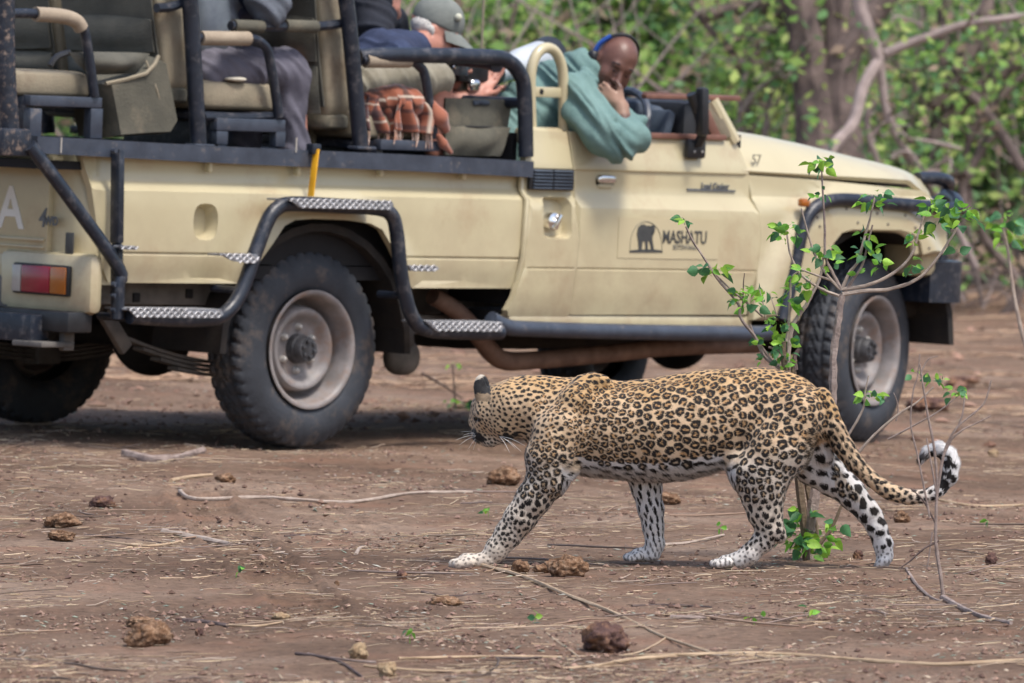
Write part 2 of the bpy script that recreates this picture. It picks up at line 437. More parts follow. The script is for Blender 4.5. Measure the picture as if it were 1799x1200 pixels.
def smooth_mesh(P, Fq, it=2, lam=.5):
    e = np.concatenate([Fq[:, [0, 1]], Fq[:, [1, 2]], Fq[:, [2, 3]], Fq[:, [3, 0]]])
    n = len(P); deg = np.bincount(e[:, 0], minlength=n)+np.bincount(e[:, 1], minlength=n)
    for _ in range(it):
        s = np.stack([np.bincount(e[:, 0], P[e[:, 1], i], n)+np.bincount(e[:, 1], P[e[:, 0], i], n) for i in range(3)], 1)
        P = P+lam*(s/deg[:, None]-P)
    return P
def vnormals(P, Fq):
    n = np.cross(P[Fq[:, 2]]-P[Fq[:, 0]], P[Fq[:, 3]]-P[Fq[:, 1]]); N = np.zeros_like(P)
    for i in range(4): 
        for a in range(3): N[:, a] += np.bincount(Fq[:, i], n[:, a], len(P))
    return N/(np.linalg.norm(N, axis=1, keepdims=True)+1e-12)
def subdiv(P, Fq):
    "one linear split + smoothing (quads)"
    n = len(P); e = np.sort(np.concatenate([Fq[:, [0, 1]], Fq[:, [1, 2]], Fq[:, [2, 3]], Fq[:, [3, 0]]]), 1)
    key = e[:, 0].astype(np.int64)*n+e[:, 1]; u, inv = np.unique(key, return_inverse=True); m = len(Fq)
    E = (P[(u//n).astype(int)]+P[(u % n).astype(int)])/2; C = P[Fq].mean(1)
    ei = (inv+n).reshape(4, m); ci = n+len(u)+np.arange(m); Q = []
    for i in range(4): Q.append(np.stack([Fq[:, i], ei[i], ci, ei[(i-1) % 4]], 1))
    return np.concatenate([P, E, C]), np.concatenate(Q)
# ================================================================== ground, litter, far bush
def soil_mat():
    m = bpy.data.materials.new('dry_soil'); m.use_nodes = True; t = m.node_tree; L = t.links; b = t.nodes['Principled BSDF']
    tc = t.nodes.new('ShaderNodeTexCoord')
    def nz(s, d=6, r=.6):
        n = t.nodes.new('ShaderNodeTexNoise'); n.inputs['Scale'].default_value = s; n.inputs['Detail'].default_value = d; n.inputs['Roughness'].default_value = r
        L.new(tc.outputs['Object'], n.inputs['Vector']); return n
    def ramp(n, stops):
        r = t.nodes.new('ShaderNodeValToRGB'); e = r.color_ramp.elements
        e[0].position, e[0].color = stops[0][0], (*stops[0][1], 1); e[1].position, e[1].color = stops[-1][0], (*stops[-1][1], 1)
        for p, c in stops[1:-1]: k = e.new(p); k.color = (*c, 1)
        L.new(n.outputs['Fac'], r.inputs['Fac']); return r.outputs['Color']
    def mix(f, a, bb, mode='MIX'):
        x = t.nodes.new('ShaderNodeMix'); x.data_type = 'RGBA'; x.blend_type = mode
        if isinstance(f, float): x.inputs['Factor'].default_value = f
        else: L.new(f, x.inputs['Factor'])
        L.new(a, x.inputs[6]); L.new(bb, x.inputs[7]); return x.outputs[2]
    big = ramp(nz(.9, 5), [(.34, (.155, .102, .073)), (.47, (.215, .144, .104)), (.56, (.265, .184, .136)), (.68, (.35, .257, .195))])
    fine = ramp(nz(28, 8, .75), [(.32, (.35, .32, .30)), (.45, (.85, .84, .83)), (.58, (1.05, 1.03, 1.0)), (.70, (1.6, 1.5, 1.4))])
    c = mix(1.0, big, fine, 'MULTIPLY')
    redn = nz(2.3, 4); mr = t.nodes.new('ShaderNodeMapRange'); mr.inputs['From Min'].default_value = .52; mr.inputs['From Max'].default_value = .68; L.new(redn.outputs['Fac'], mr.inputs['Value'])
    rc = t.nodes.new('ShaderNodeRGB'); rc.outputs[0].default_value = (.30, .16, .105, 1)
    mm = t.nodes.new('ShaderNodeMath'); mm.operation = 'MULTIPLY'; mm.inputs[1].default_value = .45; L.new(mr.outputs['Result'], mm.inputs[0])
    c = mix(mm.outputs[0], c, rc.outputs[0])
    L.new(c, b.inputs['Base Color']); b.inputs['Roughness'].default_value = .95; b.inputs['Specular IOR Level'].default_value = .15
    n = nz(45, 8, .8); bp = t.nodes.new('ShaderNodeBump'); bp.inputs['Strength'].default_value = .8; bp.inputs['Distance'].default_value = .02
    L.new(n.outputs['Fac'], bp.inputs['Height']); L.new(bp.outputs['Normal'], b.inputs['Normal']); return m
m_soil = soil_mat()
def axis(dense0, dense1, n, lo, hi, gr):
    a = list(np.linspace(dense0, dense1, n)); st = (dense1-dense0)/(n-1)
    s = st; x = dense1
    while x < hi: s *= gr; x += s; a.append(x)
    s = st; x = dense0; pre = []
    while x > lo: s *= gr; x -= s; pre.append(x)
    return np.array(pre[::-1]+a)
gx = axis(-2.4, 2.4, 330, -1500, 1500, 1.16); gy = axis(16.5, 32.0, 520, -300, 2500, 1.14)
Xg, Yg = np.meshgrid(gx, gy, indexing='ij'); Zg = ground_h(Xg, Yg)
t0, t1 = G(345, 868), G(560, 1085)
Zg += 2.0*_track(Xg, Yg, (t0.x, t0.y), (t1.x, t1.y), .10)
t0, t1 = G(500, 862), G(700, 960)
Zg += _track(Xg, Yg, (t0.x, t0.y), (t1.x, t1.y), .085)
far = sstep(60, 200, np.hypot(Xg, Yg)); Zg = Zg*(1-far)
ni, nj = Xg.shape; ii, jj = np.meshgrid(np.arange(ni-1), np.arange(nj-1), indexing='ij'); a = (ii*nj+jj).ravel()
gme = np_mesh('ground', np.stack([Xg.ravel(), Yg.ravel(), Zg.ravel()], 1), np.stack([a, a+nj, a+nj+1, a+1], 1))
tag(link('ground', gme, materials=(m_soil,)), kind='structure')

def vc_mat(name, rough=.8, trans=0., spec=.3, bump=0, bs=60): return mat(name, (.5, .5, .5), rough=rough, trans=trans, spec=spec, vcol='col', bump=bump, bscale=bs)
m_straw = vc_mat('straw', .75); m_bits = vc_mat('leaf_bits', .85); m_clodv = vc_mat('soil_crumbs', .95, spec=.1)
def view_points(n, y0, y1, p=1.6, margin=.35):
    "random ground points over the camera's field, denser near"
    Y = y0+(y1-y0)*RNG.random(n)**p; X = (RNG.random(n)*2-1)*(Y*899.5/F+margin); return X, Y
# --- straw
def straw(n, y0, y1, l0, l1, r0, r1, cols, name, lift=.004, group_cl=None, seed=1):
    X, Y = view_points(n, y0, y1)
    dens = fnoise(X, Y, .5, 21, 3); keep = RNG.random(n) < np.clip(.34+dens*2.2, .03, 1); X, Y = X[keep], Y[keep]; n = len(X)
    th = RNG.normal(0, .75, n)+np.where(RNG.random(n) < .25, 1.5, 0); L = l0+(l1-l0)*RNG.random(n)**2.5; r = r0+(r1-r0)*RNG.random(n)**2
    bend = RNG.normal(0, .075, n)*L; tilt = np.abs(RNG.normal(0, .05, n)); S = 3; V_ = []; 
    ux, uy = np.cos(th), np.sin(th)
    rings = []
    for k in range(S+1):
        t = k/S-.5; cx = X+ux*L*t-uy*bend*(4*t*t); cy = Y+uy*L*t+ux*bend*(4*t*t); cz = ground_h(cx, cy)+lift+r+tilt*L*(t+.5)*.5+.01*RNG.random(n)*0
        rr = r*(1-.35*abs(t)*2)
        for a in (0, 2.094, 4.189):
            rings.append(np.stack([cx-uy*rr*math.cos(a), cy+ux*rr*math.cos(a), cz+rr*math.sin(a)], 1))
    P = np.stack(rings, 1); m = P.shape[1]; base = np.arange(n)*m; Fc = []
    for k in range(S):
        for a in range(3):
            b2 = (a+1) % 3; Fc.append(np.stack([base+k*3+a, base+k*3+b2, base+(k+1)*3+b2, base+(k+1)*3+a], 1))
    C = np.array(cols)[RNG.integers(0, len(cols), n)]*(.6+.7*RNG.random((n, 1)))
    me = np_mesh(name, P.reshape(-1, 3), np.concatenate(Fc), True, np.repeat(C, m, 0)); return me
o = link('straw', straw(34000, 16.2, 34, .010, .12, .0007, .0022, [(.48, .36, .24), (.56, .45, .32), (.36, .26, .18), (.42, .34, .28), (.20, .14, .11)], 'straw'), materials=(m_straw,)); tag(o, 'fine dry straw and broken stalks scattered over the bare soil', 'straw', kind='stuff')
o = link('fallen_twigs', straw(420, 16.4, 33, .12, .5, .002, .0045, [(.30, .21, .155), (.42, .32, .24), (.16, .12, .10), (.22, .17, .15)], 'twigs', .006), materials=(m_straw,)); tag(o, 'thin broken twigs strewn across the bare soil', 'twigs', kind='stuff')
o = link('dry_grass', straw(18000, 33, 62, .05, .40, .002, .005, [(.42, .28, .19), (.50, .36, .25), (.30, .19, .13), (.36, .26, .19)], 'dry_grass', .008), materials=(m_straw,)); tag(o, 'dry stalks littering the ground beyond the vehicle', 'dry grass', kind='stuff')
# --- small dead leaves and soil crumbs
def bits(n, y0, y1, s0, s1, cols, flat_, name, p=1.6, seed=3, thr=.32):
    X, Y = view_points(n, y0, y1, p); dens = fnoise(X+9, Y, .45, 33, 3); keep = RNG.random(n) < np.clip(thr+dens*1.6, .06, 1); X, Y = X[keep], Y[keep]; n = len(X)
    s = s0+(s1-s0)*RNG.random(n)**3; Z = ground_h(X, Y)
    U = np.array([(1, 0, 0), (0, 1, 0), (-1, 0, 0), (0, -1, 0), (0, 0, 1), (0, 0, -1)], float); Fo = np.array([(0, 1, 4), (1, 2, 4), (2, 3, 4), (3, 0, 4), (1, 0, 5), (2, 1, 5), (3, 2, 5), (0, 3, 5)])
    P = U[None]*(.55+.8*RNG.random((n, 6, 1)))*s[:, None, None]; P[:, :, 2] *= flat_; th = RNG.random(n)*6.28; c, q = np.cos(th)[:, None], np.sin(th)[:, None]
    x = P[:, :, 0]*c-P[:, :, 1]*q; y = P[:, :, 0]*q+P[:, :, 1]*c; ti = RNG.normal(0, .35, (n, 1))*(1.2-flat_)
    P = np.stack([x+X[:, None], y+Y[:, None], P[:, :, 2]+ti*x+(Z+s*flat_*.35)[:, None]], 2)
    Fc = (np.arange(n)[:, None, None]*6+Fo[None]).reshape(-1, 3); C = np.array(cols)[RNG.integers(0, len(cols), n)]*(.65+.6*RNG.random((n, 1)))
    return np_mesh(name, P.reshape(-1, 3), Fc, False, np.repeat(C, 6, 0))
o = link('leaf_litter', bits(50000, 16.2, 36, .003, .014, [(.30, .20, .14), (.42, .30, .21), (.18, .11, .08), (.22, .26, .20), (.34, .33, .28), (.50, .40, .30)], .18, 'litter'), materials=(m_bits,)); tag(o, 'small curled dead leaf fragments lying on the soil', 'leaf litter', kind='stuff')
o = link('soil_crumbs', bits(30000, 16.2, 34, .003, .013, [(.18, .115, .09), (.23, .15, .12), (.14, .09, .075), (.27, .18, .14)], .7, 'crumbs', thr=.45), materials=(m_clodv,)); tag(o, 'loose crumbs of brown soil on the ground', 'soil crumbs', kind='stuff')
o = link('soil_lumps', bits(5000, 30, 62, .01, .05, [(.26, .15, .11), (.32, .20, .15), (.15, .09, .07), (.20, .13, .10)], .5, 'lumps', 1.2), materials=(m_clodv,)); tag(o, 'clods and leaf drifts on the ground beyond the vehicle', 'soil lumps', kind='stuff')

# ---------------- leaves for the bush behind
m_leafbg = vc_mat('bush_leaves', .55, trans=.45, spec=.3); m_bark = mat('grey_brown_bark', (.20, .15, .135), (.09, .068, .062), scale=9, rough=.9, bump=.7, bscale=30)
m_barkpale = mat('pale_bark', (.36, .29, .27), (.25, .20, .185), scale=12, rough=.9, bump=.4)
GREENS = np.array([(.13, .25, .055), (.21, .37, .085), (.31, .46, .12), (.08, .14, .055), (.38, .48, .14), (.15, .31, .12), (.30, .22, .16)])
def leaf_np(C0, size, cols, rng=RNG, drop=.3):
    n = len(C0); a = rng.random(n)*6.283; nrm = rng.normal(0, .75, (n, 3)); nrm[:, 2] = np.abs(nrm[:, 2])+.5; nrm[:, 1] -= .75; nrm /= np.linalg.norm(nrm, axis=1, keepdims=True)
    u = np.cross(nrm, rng.normal(0, 1, (n, 3))); u /= np.linalg.norm(u, axis=1, keepdims=True)+1e-9; v = np.cross(nrm, u); s = (size*(.6+.8*rng.random(n)))[:, None]
    P = np.stack([C0-u*s*.5, C0+v*s*.32-nrm*s*.06, C0+u*s*.62, C0-v*s*.32-nrm*s*.06], 1); Fq = np.arange(n)[:, None]*4+np.arange(4)[None]
    return P.reshape(-1, 3), Fq, np.repeat(cols, 4, 0)
def tree(name, label, cat, base, limbs, bark, n_leaf, spread, size, greens, group=None, top=2.6, seed=0, thin=(.35, .03)):
    rng = np.random.default_rng(seed); root = empty(name, base); tag(root, label, cat, group)
    tr = MB(); tips = []
    for pts, rr in limbs:
        tr.tube(pts, rr, 8, 4); tips += [Vector(p) for p in pts[1:]]
    # twigs
    for k in range(22):
        p = tips[rng.integers(len(tips))]; d = Vector(rng.normal(0, 1, 3)); d.z = abs(d.z)*.5; d = d.normalized()*spread*rng.uniform(.4, 1)
        q = p+d; tr.tube([p, p+d*.5+Vector(rng.normal(0, .06, 3)), q], [.012, .008, .004], 5, 3); tips.append(q); tips.append(p+d*.5)
    tr.build('trunk', bark, root, fix=False)
    T = np.array([tuple(t) for t in tips if t.z > .15]); ci = rng.integers(len(T), size=n_leaf); cl = T[ci]
    cc = T[rng.integers(len(T), size=60)]+rng.normal(0, spread*.8, (60, 3)); C0 = np.where(rng.random((n_leaf, 1)) < .45, cl+rng.normal(0, spread*.35, (n_leaf, 3)), cc[rng.integers(60, size=n_leaf)]+rng.normal(0, spread*.27, (n_leaf, 3)))
    C0 = C0[C0[:, 2] > .12]; tone = greens[rng.integers(len(greens), size=len(C0))]*(.7+.6*rng.random((len(C0), 1)))
    P, Fq, Cc = leaf_np(C0, size, tone, rng); me = np_mesh('crown', P, Fq, True, Cc); link('crown', me, root, materials=(m_leafbg,)); return root
def Wl(pts, Y, dy=0): return [W(px, py, Y+dy*i) for i, (px, py) in enumerate(pts)]
def gbase(p): return (p.x, p.y, gz(p.x, p.y)-.05)
# the big forked tree right of the bonnet
Y0 = 44.6
b = W(1462, 470, Y0); b.z = gz(b.x, b.y)-.05
limbs = [([b]+Wl(((1445, 330), (1437, 200), (1424, 120), (1405, 0), (1390, -120)), Y0), [.24, .17, .14, .12, .10, .07]),
         ([b]+Wl(((1478, 330), (1475, 210), (1476, 120), (1505, 60), (1560, -10), (1640, -150)), Y0), [.22, .16, .13, .11, .09, .07, .04]),
         (Wl(((1473, 140), (1478, 50), (1486, -60)), Y0), [.08, .06, .04]), (Wl(((1437, 190), (1462, 120), (1462, 20), (1440, -80)), Y0), [.07, .055, .05, .04]),
         (Wl(((1405, 60), (1402, 90), (1400, 60), (1365, -20)), Y0), [.03, .03, .025, .02])]
tree('forked_tree', 'thick forked dark trunk rising beyond the bonnet of the vehicle', 'tree', tuple(b), limbs, m_bark, 260, .5, .08, GREENS, seed=5)
# pale bare leaning branches in front of it
Y1 = 43.2
b = W(1440, 305, Y1); g0 = G(1395, 500)
limbs = [(Wl(((1512, -40), (1510, 10), (1522, 45), (1545, 105)), Y1), [.038, .042, .042, .040]),
         (Wl(((1545, 105), (1518, 150), (1500, 215), (1470, 250), (1440, 300), (1400, 390)), Y1, -.1), [.036, .036, .033, .035, .034, .036]),
         (Wl(((1545, 105), (1551, 155), (1560, 205), (1585, 255), (1622, 305), (1670, 380), (1715, 470)), Y1), [.030, .026, .026, .024, .024, .02, .02]),
         (Wl(((1544, 172), (1524, 200), (1528, 245), (1541, 282), (1560, 380)), Y1), [.020, .020, .018, .018, .016]),
         (Wl(((1555, 95), (1600, 75), (1648, 58), (1700, 42), (1799, 28), (1900, 10)), Y1), [.03, .03, .027, .024, .02, .015]),
         (Wl(((1562, 205), (1590, 240), (1640, 250), (1690, 262)), Y1), [.016, .014, .012, .01])]
bb = W(1440, 560, Y1); bb.z = gz(bb.x, bb.y)
tree('leaning_dead_tree', 'pale leafless branches leaning in front of the thick trunk', 'tree', tuple(bb), limbs, m_barkpale, 260, .3, .06, GREENS, seed=6)
extra = [
 ('dark_stemmed_tree', 'dark slender tree with crossing stems at the right edge', 45.2, 1660, [((1655, 470), (1640, 330), (1652, 180), (1658, 60), (1640, -80)), ((1640, 250), (1700, 170), (1799, 105), (1880, 60)), ((1650, 400), (1600, 310), (1580, 200)), ((1640, 190), (1720, 60), (1740, -40))], .055, m_bark),
 ('arching_tree', 'arching brown branches over the undergrowth at far right', 44.8, 1760, [((1790, 500), (1720, 400), (1700, 250), (1799, 130)), ((1700, 300), (1650, 330), (1600, 420)), ((1720, 400), (1690, 330), (1760, 210)), ((1800, 300), (1720, 180), (1660, 150))], .035, m_bark),
 ('sloping_branch_tree', 'bushy tree with a dark branch sloping above the windscreen', 45.4, 1250, [((1340, 480), (1330, 300), (1300, 120), (1230, 30), (1180, -60)), ((1300, 120), (1390, 40), (1500, 20)), ((1230, 30), (1330, 12), (1420, 48))], .045, m_bark),
 ('thin_pale_tree', 'thin pale stems among leaves just left of the thick trunk', 44.9, 1330, [((1310, 480), (1300, 180), (1330, 115), (1390, 95)), ((1320, 400), (1350, 190), (1370, 100)), ((1300, 200), (1340, 150), (1400, 130))], .02, m_barkpale)]
for nm, lb, Y, px, lm, r, bk in extra:
    b = W(px, 470, Y); b.z = gz(b.x, b.y)-.03
    limbs = []
    for i, l in enumerate(lm):
        P = Wl(l, Y, .12)
        if i == 0: P = [b]+P
        limbs.append((P, [r*(1-.12*j) for j in range(len(P))]))
    tree(nm, lb, 'tree', tuple(b), limbs, bk, 900, .5, .07, GREENS, seed=int(px))
# leafy bushes behind the vehicle, from left edge of the view to the right
bl = ['leafy green bush beyond the vehicle', ]
spots = [(-5.2, 48.5), (-3.9, 47), (-3.0, 49), (-2.1, 47), (-1.25, 49), (-.45, 47), (.3, 49.5), (1.0, 49.2), (1.9, 51), (2.9, 50), (3.5, 50), (4.3, 48.5), (5.2, 50.5), (-4.4, 58), (-2.6, 57), (-1.0, 57.5), (.7, 57), (2.1, 58), (3.9, 58), (5.6, 57)]
ORD = ['leftmost', 'second', 'third', 'fourth', 'fifth', 'sixth', 'seventh', 'eighth', 'ninth', 'tenth', 'eleventh', 'twelfth', 'rightmost']
for i, (x, y) in enumerate(spots):
    z = gz(x, y); rng = np.random.default_rng(100+i); limbs = []
    for k in range(6):
        dx, dy = rng.normal(0, .35), rng.normal(0, .4); P = [(x, y, z), (x+dx*.5, y+dy*.4, z+.6), (x+dx*1.2+rng.normal(0, .1), y+dy, z+1.35), (x+dx*1.7, y+dy*1.3, z+2.1+rng.random()*.6)]
        limbs.append(([Vector(p) for p in P], [.03, .022, .015, .007]))
    tree('green_bush', (('%s leafy green bush%s in the front row of the thicket' % (ORD[i], '' if i in (0, 12) else ' from the left')) if i < 13 else ('%s leafy green bush%s in the rear row of the thicket' % (ORD[i-13] if i < 19 else 'rightmost', '' if i in (13, 19) else ' from the left'))), 'bush', (x, y, z), limbs, m_bark if i % 2 else m_barkpale, 3400 if x < 1.5 else 2500, .48, .095, GREENS if i % 3 else GREENS[[0, 3, 5, 6, 1]], 'leafy bushes behind the vehicle', seed=200+i)
# far wood as one mass
n = 30000; X = (RNG.random(n)*2-1)*14; Y = 60+RNG.random(n)*24; H = 3.2+2*fnoise(X, Y, 3, 8, 2); Z = RNG.random(n)**1.1*H
Cc = GREENS[RNG.integers(0, 7, n)]*(.7+.5*RNG.random((n, 1))); P, Fq, C2 = leaf_np(np.stack([X, Y, Z], 1), .17, Cc)
tag(link('far_thicket', np_mesh('far_thicket', P, Fq, True, C2), materials=(m_leafbg,)), 'dense mass of far green thicket closing the view', 'thicket', kind='stuff')
# brushwood: tangled dry stems at the foot of the thicket
tw = MB(); rng = np.random.default_rng(77)
for i in range(420):
    x = rng.uniform(-5.5, 5.5); y = rng.uniform(43.5, 56); z = gz(x, y); a = rng.uniform(0, 6.28); L = rng.uniform(.3, 1.2); ti = rng.uniform(.15, 1.3)
    d = Vector((math.cos(a)*math.cos(ti), math.sin(a)*math.cos(ti), math.sin(ti)))*L; p = Vector((x, y, z))
    tw.tube([p, p+d*.5+Vector(rng.normal(0, .07, 3)), p+d], [.009, .007, .003], 4, 2, cap=False)
for i in range(120):
    x = rng.uniform(-2.5, 5.2); y = rng.uniform(44.6, 48); z = gz(x, y); s1 = rng.choice((-1, 1)); L = rng.uniform(.8, 2.4); dx = rng.uniform(.1, .9)*s1
    p = Vector((x, y, z)); q = p+Vector((dx*.5, rng.uniform(-.2, .2), L*.55)); e = p+Vector((dx*rng.uniform(1, 2), rng.uniform(-.3, .3), L)); r = rng.uniform(.006, .017)
    tw.tube([p, q, e, e+Vector((dx*.6, 0, rng.uniform(-.2, .5)))], [r, r*.8, r*.55, r*.3], 5, 4, cap=False)
    f = q*.5+e*.5; tw.tube([f, f+Vector((-dx*.3, 0, .25)), f+Vector((-dx*.4+rng.normal(0, .1), .1, .6))], [r*.5, r*.4, r*.2], 4, 3, cap=False)
tag(tw.build('brushwood', m_barkpale, fix=False), 'tangled dry brushwood at the foot of the thicket', 'brushwood', kind='stuff')
# ================================================================== safari vehicle (built in its own frame: x forward, y left, z up)
m_cream = mat('cream_paint', (.535, .475, .305), (.49, .43, .272), scale=2.2, rough=.36, coat=.45, dirt=(.42, .32, .20), dscale=3.2, dthr=.60, bump=.04, bscale=3)
def dust_low(m, zlo, zhi, col, amt):
    "road dust that has settled on the lower bodywork"
    t = m.node_tree; L = t.links; b = t.nodes['Principled BSDF']; src = b.inputs['Base Color'].links[0].from_socket; tc = t.nodes.new('ShaderNodeTexCoord'); sx = t.nodes.new('ShaderNodeSeparateXYZ'); L.new(tc.outputs['Object'], sx.inputs[0])
    mr = t.nodes.new('ShaderNodeMapRange'); mr.inputs['From Min'].default_value = zhi; mr.inputs['From Max'].default_value = zlo; L.new(sx.outputs['Z'], mr.inputs['Value'])
    n = t.nodes.new('ShaderNodeTexNoise'); n.inputs['Scale'].default_value = 5; n.inputs['Detail'].default_value = 9; n.inputs['Roughness'].default_value = .7; L.new(tc.outputs['Object'], n.inputs['Vector'])
    m2 = t.nodes.new('ShaderNodeMapRange'); m2.inputs['From Min'].default_value = .38; m2.inputs['From Max'].default_value = .62; L.new(n.outputs['Fac'], m2.inputs['Value'])
    mu = t.nodes.new('ShaderNodeMath'); mu.operation = 'MULTIPLY'; L.new(mr.outputs[0], mu.inputs[0]); L.new(m2.outputs[0], mu.inputs[1]); mv = t.nodes.new('ShaderNodeMath'); mv.operation = 'MULTIPLY'; mv.inputs[1].default_value = amt; L.new(mu.outputs[0], mv.inputs[0])
    x = t.nodes.new('ShaderNodeMix'); x.data_type = 'RGBA'; L.new(mv.outputs[0], x.inputs['Factor']); L.new(src, x.inputs[6]); x.inputs[7].default_value = (*col, 1); L.new(x.outputs[2], b.inputs['Base Color'])
dust_low(m_cream, .42, 1.05, (.33, .25, .165), .7)
m_dark = mat('black_steel_paint', (.016, .022, .036), (.009, .013, .022), scale=14, rough=.38, dirt=(.10, .095, .10), dscale=22, dthr=.60, bump=.15, bscale=60)
m_darkworn = mat('flaking_black_paint', (.020, .027, .042), (.009, .012, .020), scale=25, rough=.5, dirt=(.30, .22, .17), dscale=45, dthr=.60, bump=.3, bscale=60)
m_grey = mat('grey_steel_paint', (.052, .064, .090), (.032, .040, .058), scale=12, rough=.42, dirt=(.20, .17, .15), dscale=20, dthr=.66, bump=.1, bscale=60)
m_tread_plate = mat('chequer_plate', (.40, .41, .44), (.22, .225, .24), scale=25, rough=.5, metal=.5, bump=.6, bscale=75)
m_tread_rib = mat('worn_rib', (.44, .44, .46), (.28, .285, .30), scale=9, rough=.45, metal=.5)
m_chrome = mat('chrome', (.85, .85, .86), (.7, .7, .7), scale=20, rough=.12, metal=1)
m_plastic = mat('black_plastic', (.018, .019, .022), (.012, .012, .014), scale=20, rough=.45)
m_under = mat('dusty_underbody', (.030, .024, .020), (.012, .011, .011), scale=9, rough=.85, bump=.3)
m_under2 = mat('dusty_chassis_steel', (.16, .145, .13), (.07, .065, .06), scale=8, rough=.7, bump=.2)
m_rust = mat('rusty_exhaust', (.20, .12, .085), (.11, .06, .042), scale=11, rough=.7, bump=.2)
m_tyre = mat('tyre_rubber', (.040, .046, .058), (.026, .030, .038), scale=9, rough=.72, dirt=(.15, .115, .09), dscale=7, dthr=.60, bump=.2, bscale=80)
m_tread = m_tyre
m_rim = mat('dusty_wheel_paint', (.30, .275, .27), (.19, .175, .17), scale=12, rough=.5, dirt=(.24, .16, .12), dscale=9, dthr=.56, bump=.1)
m_hub = mat('greasy_hub', (.075, .075, .082), (.03, .03, .033), scale=25, rough=.5, bump=.3)
m_canvas = mat('olive_canvas', (.115, .108, .082), (.078, .075, .058), scale=7, rough=.92, bump=.35, bscale=120, dirt=(.20, .17, .12), dscale=5, dthr=.6)
m_canvas2 = mat('grey_green_canvas', (.112, .107, .086), (.072, .070, .058), scale=7, rough=.92, bump=.35, bscale=120)
m_khaki = mat('khaki_upholstery', (.30, .255, .18), (.215, .185, .13), scale=6, rough=.85, bump=.3, bscale=110, dirt=(.17, .13, .09), dscale=6, dthr=.6)
m_sleeve = mat('beige_foam_sleeve', (.36, .295, .22), (.28, .225, .165), scale=14, rough=.85, bump=.25, bscale=90)
m_blackin = mat('dark_interior', (.012, .012, .014), (.006, .006, .008), scale=8, rough=.8)
m_yellow = mat('yellow_webbing', (.80, .42, .015), (.70, .34, .01), scale=20, rough=.6)
m_red = mat('red_lens', (.27, .008, .03), (.20, .006, .02), scale=6, rough=.18, coat=.6)
m_amber = mat('amber_lens', (.40, .12, .01), (.32, .09, .008), scale=6, rough=.18, coat=.6)
m_clear = mat('clear_lens', (.45, .42, .38), (.35, .33, .30), scale=8, rough=.15, coat=.5)
m_ink = mat('dark_ink', (.06, .062, .06), (.04, .042, .042), scale=30, rough=.6)
m_ink2 = mat('faded_grey_ink', (.22, .21, .17), (.17, .165, .13), scale=30, rough=.6)
m_ink3 = mat('grey_emblem', (.13, .14, .15), (.09, .10, .11), scale=30, rough=.4)
m_white = mat('white_letter_paint', (.80, .78, .72), (.72, .70, .63), scale=12, rough=.6)
m_decal = mat('faded_sticker', (.525, .455, .295), (.50, .43, .275), scale=3, rough=.33)
m_brownf = mat('brown_frame_paint', (.22, .105, .075), (.15, .07, .05), scale=10, rough=.55)
m_glass = mat('dusty_mirror_glass', (.16, .19, .23), (.12, .14, .17), scale=5, rough=.12, metal=.6)
m_bluegrey = mat('blue_grey_trim', (.055, .075, .105), (.035, .048, .07), scale=8, rough=.6)

veh = tag(empty('safari_vehicle', (1.6, 0, 0), TV), 'cream open safari vehicle with black tube steps and canvas seats in rows', 'safari vehicle')
def part(mb, name, m, parent=veh, **k): return mb.build(name, m, parent, **k)
def P2(pts, y): return [(lambda q: (q.x, q.z))(V(px, py, y=y)) for px, py in pts]

# ---- wheels
def tyre_mesh():
    prof = [(.045, .205), (.030, .215), (.012, .232), (.003, .255), (.0, .28), (.003, .305), (.010, .326), (.018, .342), (.024, .352)]
    tread = [(.028, .360), (.036, .366), (.046, .3700), (.058, .3715), (.064, .3718), (.070, .372), (.082, .3735), (.092, .374), (.098, .374), (.104, .374), (.11, .374)]
    half = prof+tread; full = half+[(.22-a, b) for a, b in reversed(half[:-1])]
    nU = 264; v = []; K = len(full); np_ = len(prof)
    for u in range(nU):
        a = 2*math.pi*u/nU
        for j, (w_, r) in enumerate(full):
            jj = min(j, K-1-j); rr = r
            if jj >= np_-1:
                side = 0 if j < K/2 else 1
                ph = (u+(0 if side == 0 else 2)+(jj-np_)*.5) % 6
                if jj <= np_+3:
                    if ph < 2.: rr -= .008 if jj > np_-1 else .004
                elif jj in (np_+4, np_+5): rr -= .008
                elif jj < np_+9:
                    if (u+jj*1.2) % 6 < 1.4: rr -= .006
                else:
                    if (u // 3) % 2 == 0: rr -= .005
            elif jj in (7, ) and u % 6 < 2: rr -= .003
            v.append((rr*math.cos(a), -.11+w_, rr*math.sin(a)))
    f = []
    for u in range(nU):
        for j in range(K-1):
            f.append((u*K+j, u*K+j+1, ((u+1) % nU)*K+j+1, ((u+1) % nU)*K+j))
    me = np_mesh('tyre', v, np.array(f)[:, ::-1], True); me.set_sharp_from_angle(angle=math.radians(28)); me.materials.append(m_tyre); return me
rb = MB(); rb.lathe([(.045, .203), (.014, .213), (.006, .223), (.001, .224), (-.001, .219), (.002, .209), (.010, .203), (.022, .198), (.06, .193), (.085, .185), (.12, .183), (.135, .17), (.125, .165), (.085, .162), (.058, .157), (.048, .150), (.046, .142), (.050, .132), (.066, .118), (.082, .106), (.088, .095), (.088, .05), (.088, 0)], (0, -.11, 0), 'y', 72)
